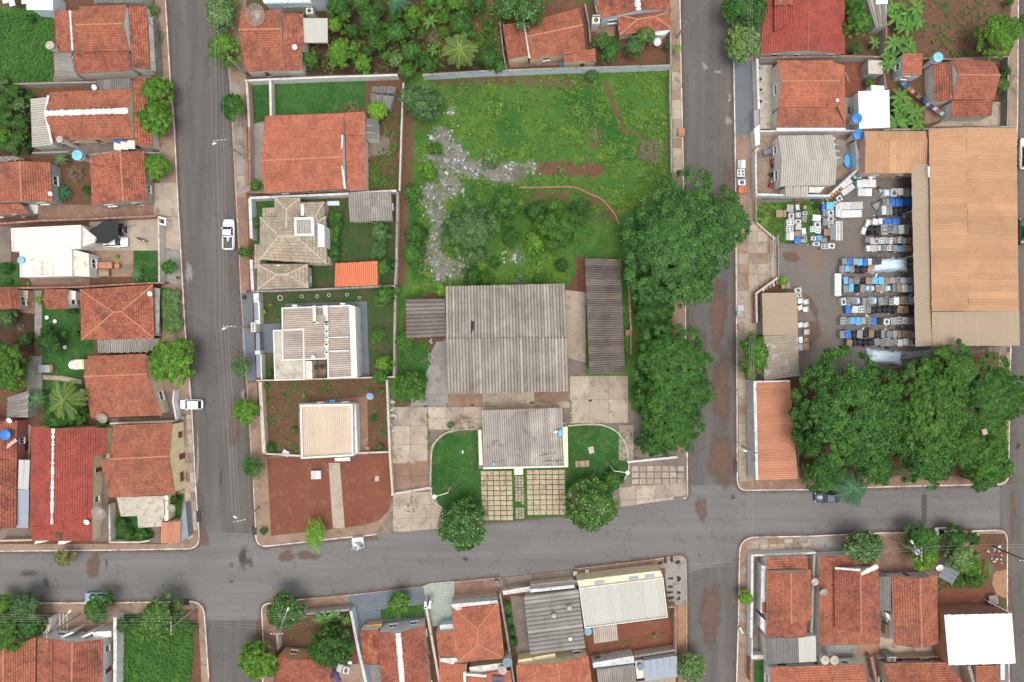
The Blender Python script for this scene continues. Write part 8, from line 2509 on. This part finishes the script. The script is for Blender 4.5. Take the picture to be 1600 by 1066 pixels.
wall('white top wall of the first tiled house on the southeast block','D7',[(160,132),(420,124),(635,112)],2.0,.22,'w_white','cop_white')
wall('grey wall between the two tiled houses on the southeast block','D7',[(626,125),(612,420),(604,718)],2.2,.35,'w_beige','cop_grey')
wall('brick red street wall at the lower left of the southeast block','D7',[(160,905),(160,1066)],1.8,.3,'brick','cop_red')
wall('white cross wall left of the grey roofs on the southeast block','D7',[(170,882),(262,880)],1.8,.6,'w_white','cop_light')
pave('D7',(90,-5),(62,-2),(2,58),9,2,[(150,25),(600,0),(604,108),(170,124),(110,124)])
h=House('first tiled house from the east street on the southeast block','D7',wallm='w_white')
h.gable([(270,246),(597,236),(600,606),(270,618)],'v',454,3.3,4.5,'clay',over=(.2,.05),wm='w_offwhite')
h.lean([(265,142),(570,135),(578,230),(270,232)],'t',2.7,3.1,'clay_old')
h.lean([(270,622),(576,610),(560,734),(265,740)],'b',2.8,3.3,'clay_brown')
h.box([(235,205),(268,210),(268,560),(228,555)],0,2.7,'cop_white','canopy_slab')
h.box([(228,580),(270,615),(268,710),(228,670)],0,2.6,'cop_white','canopy_slab')
h.lean([(242,480),(268,480),(268,555),(242,555)],'l',2.8,2.95,'clay_brown',walls=False)
h.lean([(263,740),(506,736),(512,920),(266,932)],'b',2.6,2.9,'fibro_grey')
h.lean([(506,738),(635,718),(640,912),(512,920)],'b',2.7,3.0,'metal_cream')
tank('small round concrete tank between the two tiled houses','D7',632,330,26,3.6,'tank_grey')
h=House('second tiled house with a raised stained roof on the southeast block','D7',wallm='w_white')
h.gable([(772,228),(1095,216),(1104,682),(774,668)],'v',967,3.9,5.1,'clay_brown',over=(.2,.03),wm='w_white',capm='ridge')
h.lean([(655,137),(772,150),(772,690),(660,788)],'l',2.8,3.5,'clay')
h.lean([(690,137),(1084,132),(1090,216),(775,226)],'t',2.8,3.3,'clay')
h.lean([(774,672),(1104,660),(1110,782),(664,788)],'b',2.8,3.5,'clay')
h.ridge((775,225),(965,240),5.0,'ridge_white',.18);h.ridge((968,268),(1092,210),5.0,'ridge_white',.35)
dish('oval beige mesh dish on the left slope of the second tiled house','D7',690,398,28,3.9)
h=House('dark ribbed roof filling the gap between the second and third tiled houses','D8','lean-to','lean_to','w_grey')
h.lean([(58,352),(140,350),(142,588),(60,580)],'b',2.8,3.1,'fibro_grey')
h=House('third tiled house with a white gable on the southeast block','D8',wallm='w_white')
h.gable([(140,348),(447,338),(458,805),(156,812)],'v',342,3.2,4.7,'clay',over=(.3,.55),wm='w_white')
h.box([(102,592),(142,615),(146,668),(108,620)],0,2.4,'w_white','side_wall')
wall('brick wall between the yards below the third tiled house','D8',[(50,905),(460,895)],1.8,.12,'w_tan','cop_red')
h=House('house with a dazzling white flat roof and brick side walls','D8',wallm='brick')
h.lean([(500,612),(958,602),(983,940),(530,952)],'b',4.4,4.55,'metal_pure',over=.05)
h.box([(462,588),(500,606),(530,935),(460,895)],0,.9,'brick','low_wall')
wall('white parapet wall above the dazzling white roof','D8',[(800,520),(945,598)],1.4,.1,'w_white','cop_white')
item('crate','pale concrete box beside the brick pillars at the corner','D8',836,510,60,60,.9,.1,'cop_grey','concrete box','concrete_box')
h=House('tiled house under the dazzling white roof at the bottom edge','D8',wallm='w_tan')
h.gable([(95,937),(528,930),(720,1250),(100,1250)],'h',1150,3.0,4.4,'clay',over=(.3,.1))
h.lean([(712,955),(872,952),(875,1200),(716,1200)],'b',2.8,3.4,'clay')
h.box([(880,945),(910,945),(910,1050),(882,1052)],0,2.8,'w_blue','side_wall')
wall('two toned wall strip between the bottom edge roofs','D8',[(668,955),(700,1066),(720,1150)],2.9,.5,'w_beige','cop_grey')
h=House('bottom edge tiled house below the grey and cream sheet roofs','D7',wallm='w_white')
h.gable([(292,957),(982,930),(1012,1330),(296,1340)],'h',1200,3.0,4.6,'clay_orange',over=(.3,.1),wm='w_white')
tank('left one of twin round concrete tanks on the yard wall','D7',706,908,32,4.0,'tank_grey')
tank('right one of twin round concrete tanks on the yard wall','D7',776,908,32,4.0,'tank_grey')
wall('brick wall right of the bottom edge tiled house','D7',[(1045,880),(1085,1066)],1.9,.4,'brick','cop_red')
item('washer','concrete laundry block below the third tiled house','D8',148,912,58,44,2.6,0,'cop_grey','laundry block','laundry_block')
item('fridge','brown cupboard in the dark gap between tiled houses','D8',118,710,30,70,1.2,0,'p_brown','cupboard','cupboard')
tree('round clipped lime green bush on the southeast pavement','D7',120,442,60,'l_lime',h=2.2)
tree('boxy pale flowering street tree before the second tiled house','D7',965,60,175,'l_flower',sy=.72,rot=0)
item('crate','white metal bench on the southeast pavement','D7',85,685,16,50,.5,.5,'p_white','bench','street_bench')
tree('green street tree with the utility pole, upper left of its group','D8',340,90,132,'l_mango')
tree('green street tree below the pole transformer','D8',350,205,112,'l_bright')
tree('dark street tree over the white car at the corner','D8',560,90,92,'l_deep')
tree('dark street tree at the right of the corner group','D8',675,85,62,'l_deep')
tree('pale speckled tree in the corner garden','D8',600,210,118,'l_flower')
tree('bright green low tree in the corner garden right side','D8',660,270,88,'l_bright')
shrub('weed bush on the corner rubble','D8',700,370,60,'l_mango',h=1.0)
shrub('weed bush beneath the slatted blue roof','D8',590,380,48,'l_mango',h=.9)
cover('grass','D8',[(760,230),(800,260),(800,380),(740,370)],'grass',20,.2,.2,seed=71)
cover('weeds','D8',[(455,340),(740,300),(750,430),(460,440)],'weed',9,.25,.2,.4,seed=72)
rubble('D8',[(770,150),(890,150),(900,260),(830,250),(780,200)],9,.13,base=.24,seed=33,patchy=.4)
car('white car mostly hidden under the corner street trees','D8',520,55,0,4.2,1.75,'car_white','sedan')
dish('round white mesh dish beside the slatted blue roof','D8',465,287,24,2.8,mat='dish_white')
h=House('slatted blue grey roof set askew in the corner garden','D8','pergola','pergola','w_grey')
C4_=[W(x,y,2.4)for x,y in zp('D8',[(505,272),(608,318),(552,402),(455,352)])]
r=h._r((C4_[0]+C4_[2])/2)
for i in range(10):
 t=(i+.5)/10;a=C4_[0].lerp(C4_[3],t);b=C4_[1].lerp(C4_[2],t)
 MB().tube(a,b,.09,n=4).wobj('slat',G['metal_blue']if i%3 else G['w_slate'],r)
for c in C4_:MB().tube((c.x,c.y,.1),c,.06).wobj('post',G['steel'],r)
pole('concrete power pole with a transformer over the corner trees','D8',(145,95),(335,175),8.6,(282,118),True,(0,1))
T_=W(*zp('D8',[(322,185)])[0],7.2)
item('washer','grey transformer hung on the corner power pole','O',1434,862.5,7,9,1.0,.4,'steel','transformer','transformer',base=6.2)
pole('dark wooden pole leaning over the rubble corner','D8',(832,148),(1020,222),7.5,None,False,(1,0),'bark')
# ============= SOUTH CENTRE BLOCK
_lev[0]=0
patch('yard_soil','O',[(434,958),(548,955),(665,945),(780,930),(1050,885),(1062,1120),(425,1120)],'soil_weed')
patch('front_soil','C2',[(620,430),(905,402),(918,495),(610,525)],'paving_red')
patch('blue_pavement','C2',[(908,400),(1430,343),(1445,570),(1130,600),(1030,640),(1060,1010),(1000,1004),(925,510)],'blue_paving')
patch('lawn','C2',[(1130,500),(1430,462),(1440,548),(1136,572)],'lawn')
patch('green_tiled_floor','C6',[(5,200),(45,185),(180,173),(185,290),(175,420),(60,430),(30,330)],'green_tile')
GT_=patch('green_tiled_floor','C6',[(8,202),(178,177),(182,285),(172,410),(62,425),(34,330)],'green_tile')
G['gt1']=ground_mat('green_tile_a',(.34,.38,.32),(.28,.32,.28),None,big=.6,fine=8,fine_amt=.2)
slabs(GT_,'C6',(8,202),(14,-1.6),(2.4,14),12,16,['gt1'],gap=.06,name='floor_tile',base=.17,region=[(8,202),(178,177),(182,285),(172,410),(62,425)])
patch('pavement_slab','C6',[(455,155),(860,108),(862,170),(455,220)],'concrete_dark')
patch('earth_yard','C6',[(925,450),(1395,385),(1440,350),(1445,590),(960,640)],'soil')
patch('drive','C6',[(500,255),(580,265),(610,600),(540,620)],'concrete_dark')
patch('lawn','C6',[(462,290),(498,290),(540,545),(512,550)],'lawn')
patch('corner_pavement','C6',[(1370,50),(1480,40),(1495,70),(1495,305),(1395,310)],'concrete_grey')
for i,(x,y,a,b)in enumerate([(1378,55,10,18),(1415,50,10,16),(1450,65,14,10),(1410,158,18,6),(1455,160,10,18),(1408,205,18,6),(1403,237,20,7),(1408,268,22,8),(1410,300,22,7),(1455,238,10,9),(1455,272,8,10),(1350,70,12,10)]):
 blob('soil_bed','C6',x,y,a,b,'soil_dark',i,i,base=.19)
patch('pavement_strip','C6',[(1450,310),(1492,310),(1492,560),(1452,560)],'sand')
patch('yard_floor','C2',[(860,890),(1000,870),(1040,1010),(780,1010)],'paving')
patch('yard_floor','C2',[(1015,880),(1140,880),(1145,1010),(1030,1010)],'concrete_grey')
wall('grey street wall behind the left trees of the south centre block','C2',[(600,532),(780,516),(915,502)],2.0,.25,'w_grey','cop_grey')
wall('white to pale blue dividing wall left of the white ridged house','C2',[(925,512),(965,720),(1030,1010),(1050,1100)],2.4,.38,'w_blue','cop_white')
wall('short pale wall near the west street bottom corner','C2',[(412,655),(418,780)],2.0,.25,'w_offwhite','cop_grey')
wall('cream wall right of the white ridged house','C2',[(1448,490),(1490,720),(1540,1004),(1560,1100)],2.2,.32,'w_beige','cop_light')
wall('thin wall between the hip roof house and the driveway','C6',[(440,250),(480,480),(520,749),(530,830)],2.2,.22,'w_beige','cop_grey')
wall('brown low front wall above the hip roofed house','C6',[(176,285),(418,258)],1.6,.5,'w_tan','cop_red')
wall('brown right wall of the bare earth yard','C6',[(1395,325),(1438,322),(1440,590)],1.8,.2,'w_tan','cop_red')
wall('concrete wall along the bottom of the bare earth yard','C6',[(1205,605),(1440,568)],2.0,.3,'w_tan','cop_grey')
tree('dense round dark street tree on the west corner of the south block','C2',472,508,148,'l_fleck')
tree('bright pale round tree over the west street at the bottom','C2',290,855,140,'l_bright',sy=1.15)
tree('large dark round tree over the brown tiled roof','C2',785,755,168,'l_deep')
tree('round tree in the blue paved front yard','C2',1262,462,86,'l_bright',sy=1.15)
banana('wide banana clump behind the grey street wall, left','C2',745,575,90,2.3,8)
banana('banana plant behind the grey street wall, right','C2',820,555,60,2.0,6)
shrub('leafy shrub at the end of the grey street wall','C2',885,580,40,'l_lime',h=1.8)
h=House('brown tiled house with an orange front wall at the bottom left corner','C2',wallm='w_orange')
h.gable([(425,812),(770,845),(785,1150),(380,1150)],'v',503,3.0,4.3,'clay_brown',over=(.2,.03),wm='w_orange')
item('washer','white appliance box under the large dark tree','C2',892,920,44,58,.9,-.2,'p_white','washing machine','washing_machine')
item('fridge','second white box left of the appliance under the dark tree','C2',848,905,36,60,.8,-.3,'p_white','fridge','fridge')
item('tarp','purple cloth bundle hanging by the dark tree','C2',825,975,30,80,.6,.4,'p_purple','cloth bundle','cloth_bundle')
item('wrapped','black bin bag above the purple cloth','C2',790,925,30,40,.6,.4,'p_black','bin bag','bin_bag')
dish('white satellite dish under the large dark tree','C2',920,868,14,2.8,'solid')
h=House('tiled house with a broad white ridge stripe at the bottom edge','C2',wallm='w_white')
h.gable([(1115,655),(1436,612),(1490,1150),(1150,1160)],'v',1275,3.3,4.8,'clay_brown',over=(.2,.02),wm='w_white',capm='ridge_white',capr=.42,ragged=.15)
h.lean([(988,645),(1115,640),(1140,878),(1010,876)],'l',2.7,3.2,'clay_patchy')
h.box([(1030,610),(1140,600),(1135,628),(1030,632)],0,1.8,'w_orange','porch')
h=House('gate frame of white posts at the end of the cream wall','C2','gate','gate','w_white')
h.box([(1435,445),(1450,445),(1452,490),(1436,490)],0,2.6,'w_white','post');h.box([(1470,440),(1486,440),(1478,480),(1464,480)],0,2.6,'w_white','post');h.box([(1432,482),(1482,478),(1482,492),(1432,496)],0,2.6,'w_white','beam')
h=House('orange hip roofed house with a white front parapet','C6',wallm='w_offwhite')
h.hip([(168,318),(432,292),(466,612),(192,638)],[(312,445),(316,535)],3.1,4.8,'clay_orange')
h.lean([(75,460),(180,460),(192,610),(95,648)],'l',2.8,3.2,'clay')
h.lean([(95,640),(250,645),(258,820),(100,830)],'l',2.9,3.3,'clay_orange')
h.lean([(240,715),(500,680),(520,830),(245,830)],'b',2.9,3.2,'clay_orange',walls=False)
h.box([(163,306),(425,284),(430,300),(222,322),(222,356),(166,320)],0,3.5,'cop_white','parapet')
h.box([(100,615),(195,612),(200,628),(175,648),(102,632)],3.0,3.5,'cop_white','parapet')
h.box([(232,692),(244,690),(250,830),(238,830)],2.9,3.5,'w_white','parapet')
h.box([(244,700),(365,710),(362,722),(244,712)],2.9,3.4,'w_white','parapet')
h=House('pale flat slab over a carport left of the orange hip roof','C6','outbuilding','outbuilding','w_blue')
h.slab([(98,425),(174,418),(178,455),(100,458)],2.4,'cop_white','w_blue')
h=House('pale flat slab roofed annex below the orange hip roof','C6','annex','annex','w_beige')
h.slab([(265,665),(455,640),(440,690),(270,700)],2.6,'slab_cream','w_beige')
tank('dark slate blue round tank at the lower right of the orange hip roof','C6',483,640,27,4.4,'tank_slate')
tank('beige dome tank left of the slate blue round tank','C6',455,685,24,3.6,'tank_grey')
r=empty('solar_panel',W(*zp('C6',[(427,735)])[0],3.6),'dark blue solar panel on the roof at the bottom edge','solar panel')
for i in range(2):
 for j in range(2):
  a,b=zp('C6',[(396+i*33,716+j*30),(427+i*33,744+j*30)])
  A,B=W(*a,3.7),W(*b,3.7);MB().box(((A.x+B.x)/2,(A.y+B.y)/2,3.7),(abs(A.x-B.x)*.95,abs(A.y-B.y)*.95,.05)).wobj('cell_panel',G['solar'],r)
h=House('house with a dark grey ribbed roof and two small chimneys','C6',wallm='w_offwhite')
h.lean([(576,262),(886,222),(925,555),(612,595)],'l',3.2,3.8,'canal_grey',over=.2)
h.box([(612,222),(862,196),(866,214),(614,240)],0,3.4,'cop_white','parapet')
h.box([(612,196),(858,168),(862,196),(612,222)],0,1.9,'w_beige','front_wall')
h.box([(455,232),(612,205),(612,232),(460,254)],2.2,2.35,'cop_white','gate_canopy')
for x,y,t in((748,375,'left'),(836,330,'right')):
 q=W(*zp('C6',[(x,y)])[0],4.6);MB().lathe((q.x,q.y,3.2),[(.28,0),(.28,1.1),(.4,1.15),(.4,1.3),(.2,1.5)],n=10).wobj('chimney',G['tank_grey'],h.root)
tank('small white ball on the dark grey ribbed roof','C6',840,505,10,4.2,'w_white',.4,False)
h=House('long pale flat roof behind a cream street front','C6',wallm='w_cream')
h.parapet([(890,215),(1368,155),(1395,382),(922,445)],3.9,.2,.15,'metal_cream','b',wm='w_offwhite')
h.box([(880,172),(1352,115),(1368,150),(890,212)],0,3.5,'w_cream','street_front')
for x in(1005,1200,1290):
 a=zp('C6',[(x-28,1+188-(x-1005)*.125),(x+28,-6+188-(x-1005)*.125),(x+30,188+12-(x-1005)*.125),(x-26,188+20-(x-1005)*.125)])
 P=[W(p[0],p[1]-4,3.53)for p in a];MB().prism(ccw([(p.x,p.y)for p in P]),3.5,3.54).wobj('skylight',G['metal_blue'],h.root)
h=House('small ribbed lean-to roof at the corner of the bare earth yard','C6','lean-to','lean_to','w_beige')
h.lean([(966,440),(1105,422),(1112,510),(975,528)],'b',2.4,2.7,'brown_ribs')
tank('blue round tank at the left corner of the bare earth yard','C6',942,464,22,2.6,'dish_blue')
shrub('small sprout in the bare earth yard','C6',1318,488,14,'l_lime',h=.6)
shrub('low shrub at the lower left of the bare earth yard','C6',990,615,30,'l_mango',h=.9)
cover('weeds','C6',[(990,530),(1420,455),(1425,475),(1000,550)],'weed',7,.18,.1,.3,seed=81)
for x,y,t in((485,315,'top'),(497,395,'upper middle'),(510,460,'lower middle'),(520,520,'bottom')):
 shrub('dark shrub in the narrow driveway bed, '+t,'C6',x,y,24,'l_mango',h=1.1)
h=House('orange tiled house at the bottom edge with yellow front wall','C6',wallm='w_cream')
h.gable([(532,652),(942,597),(980,860),(545,870)],'v',780,3.1,4.3,'clay_orange',over=(.2,.02),wm='w_cream')
h.box([(545,625),(626,610),(628,648),(545,650)],0,2.4,'w_yellow','porch');h.box([(630,608),(755,585),(756,615),(632,636)],0,2.2,'w_yellow','porch')
h=House('grey ribbed roof with a white patterned wall at the bottom edge','C6',wallm='w_white')
h.lean([(990,684),(1208,655),(1220,820),(1010,830)],'b',2.9,3.3,'fibro')
h.box([(968,640),(1200,600),(1206,640),(972,668)],0,2.8,'cop_white','street_wall')
h.slab([(1208,630),(1255,625),(1265,725),(1218,730)],2.6,'slab_cream','w_beige')
tank('round slate tank on the cream strip at the bottom edge','C6',1240,667,18,3.6,'tank_slate',stand=False)
h=House('blue grey flat metal roof at the bottom right of the south block','C6',wallm='w_grey')
h.lean([(1256,625),(1448,596),(1448,716),(1264,742)],'b',2.9,3.1,'metal_blue')
h.lean([(1210,745),(1440,718),(1440,850),(1220,850)],'b',2.5,2.8,'slab_cream' if False else 'metal_tan')
tree('bright round street tree at the bottom of the east street','C6',1532,660,92,'l_flower')
item('washer','small blue grey bin on the pavement above the driveway','C6',423,188,22,26,.9,0,'tank_slate','bin','rubbish_bin')
item('crate','white meter box on the pavement by the cream street front','C6',870,132,22,24,.8,0,'p_white','meter box','meter_box')
item('crate','second pale box on the pavement by the cream street front','C6',936,122,20,24,.6,0,'p_white','meter box','meter_box')
item('wrapped','light blue bin between the ribbed roof and the cream front','C6',872,186,24,26,1.0,0,'p_pale','bin','rubbish_bin')
# ============= SOUTHWEST BLOCK
_lev[0]=0
patch('yard_soil','O',[(-60,960),(180,965),(310,950),(318,1120),(-60,1120)],'soil_weed')
patch('yard_floor','A5',[(340,520),(790,530),(780,700),(300,690)],'paving_red')
patch('terracotta_floor','A5',[(500,655),(620,655),(590,690),(440,695)],'sand')
patch('grass_lot','A5',[(822,540),(1000,520),(1290,520),(1330,600),(1350,800),(1320,1010),(820,1200)],'lot_green')
cover('grass','A5',[(822,540),(1000,520),(1290,520),(1330,600),(1350,800),(1320,1010),(820,1010)],'grass_lush',17,.22,.16,seed=91,big=.4)
wall('thick white wall left of the grass lot on the southwest block','A5',[(797,555),(800,760),(797,1010),(797,1150)],2.4,.5,'w_white','cop_white')
wall('white angled front wall of the dark tiled house','A5',[(350,560),(330,650),(305,672)],1.8,.5,'w_white','cop_light')
h=House('dark tiled house with white right wall on the southwest block','A5',wallm='w_white')
h.gable([(262,692),(716,706),(706,1200),(256,1200)],'v',499,3.2,4.6,'clay_brown',over=(.2,.03),wm='w_white',capm='ridge')
h.ridge((362,700),(358,1066),3.95,'ridge_dark',.12)
h.box([(415,692),(500,655),(515,662),(430,702)],0,3.2,'w_white','porch_wall');h.box([(560,690),(640,655),(655,662),(575,700)],0,3.2,'w_white','porch_wall')
h.box([(640,655),(770,650),(772,690),(650,700)],0,2.6,'w_white','canopy_slab')
h=House('orange tiled house cut by the bottom left corner','A5',wallm='w_tan')
h.gable([(-300,830),(250,690),(246,1200),(-300,1200)],'v',22,3.0,4.4,'clay',over=(.2,.1),wm='w_tan')
tree('bright leafy tree at the far left of the cross street','A5',30,465,92,'l_bright')
tree('olive green tree second from the left on the cross street','A5',190,470,130,'l_grey')
tree('dark broad tree over the bottom left roofs','A5',60,640,150,'l_mango')
tree('dark tree joining the olive tree from below','A5',215,600,105,'l_mango')
tree('green street tree half covering the pale blue car','A5',690,485,112,'l_mango',sy=1.1)
tree('wide dark street tree before the grass lot','A5',1110,560,185,'l_fleck',sx=1.08,sy=.85)
tree('bushy tree at the lower part of the wide street tree','A5',980,640,95,'l_mango',h=3.0)
shrub('bush at the wall corner beside the wide street tree','A5',870,600,60,'l_mango',h=1.6)
tree('young red and green flowering tree at the road edge','A5',452,135,68,'l_red',h=2.2)
shrub('pinkish weeds at the corner pavement','A5',1335,630,38,'l_grey',h=.8)
car('pale blue car parked under the green street tree','A5',668,420,math.pi,4.0,1.7,'car_blue','hatch')
item('crate','small blue box in the yard of the dark tiled house','A5',590,662,22,20,.5,0,'tank_blue','box','small_box')
for i in range(3):
 item('crate','long pale board lying in the front yard, '+['left','middle','right'][i]+' of three','A5',415+26*i,595,12,130,.12,.03,'cop_light','board','board')
# ============= POLES AND WIRES
pole('concrete lamp pole reaching over the west street by the large orange house','B2',(285,212),(110,92),8.8,(72,122),True,(1,.1))
pole('lamp pole before the modern house gate','B3',(352,556),(228,562),8.6,(148,566),True,(1,0))
pole('leaning concrete lamp pole at the lower end of the bare red lot','C1',(172,812),(62,868),8.6,(28,868),True,(1,.2))
pole('concrete pole inside the dense dark street tree crown','C2',(530,520),(462,590),8.6,(488,498),True,(1,0))
pole('concrete pole at the southwest corner beside the grass lot','A5',(1360,485),(1255,548),8.6,None,False,(0,1))
pole('slanted concrete pole in front of the dark tiled house','A5',(560,530),(362,640),8.6,(482,515),True,(0,1))
pole('concrete pole behind the small white terrace house wall on the east street','C8',(1490,295),(1455,365),6.0,None,False,False)
pole('lamp pole on the pavement beside the terracotta shed','D6',(66,478),(135,505),7.5,(84,503),True,False)
pole('lamp pole leaning over the pavement at the mesh dish house','B1',(320,582),(250,520),7.0,None,False,False)
wires('bundle of power lines running down the west street','O',[(338,-40),(344,217),(350,513),(369,808)],8.4,3,.5,.016)
wires('service lines along the right side of the west street','O',[(328,-40),(334,217),(340,513),(360,808)],8.6,2,.6,.012)
wires('power lines crossing from the west pole to the south block pole','O',[(369,808),(444,972)],8.4,2,.4,.014)
wires('upper power lines along the cross street on the southwest side','O',[(-60,964),(84,966),(285,963),(444,964),(560,955)],8.4,3,.35,.016)
wires('lower service lines along the cross street on the southwest side','O',[(-60,975),(285,974),(444,983),(548,962)],7.4,2,.5,.012)
wires('power lines along the front of the south centre block','O',[(560,953),(660,940),(900,912),(1040,889),(1170,880),(1275,868),(1438,858),(1600,853),(1680,850)],8.2,2,.5,.015)
wires('power lines running down beside the east street','O',[(1172,-40),(1175,200),(1176,480),(1174,700),(1173,870)],8.3,3,.35,.016)
wires('thin service wire crossing the top of the east street','D1',[(20,240),(230,-10)],6.0,1,.3,.012)
wires('thin wire from the modern house lamp pole across the west street','A3',[(1330,400),(1600,470)],7.0,1,.3,.012)
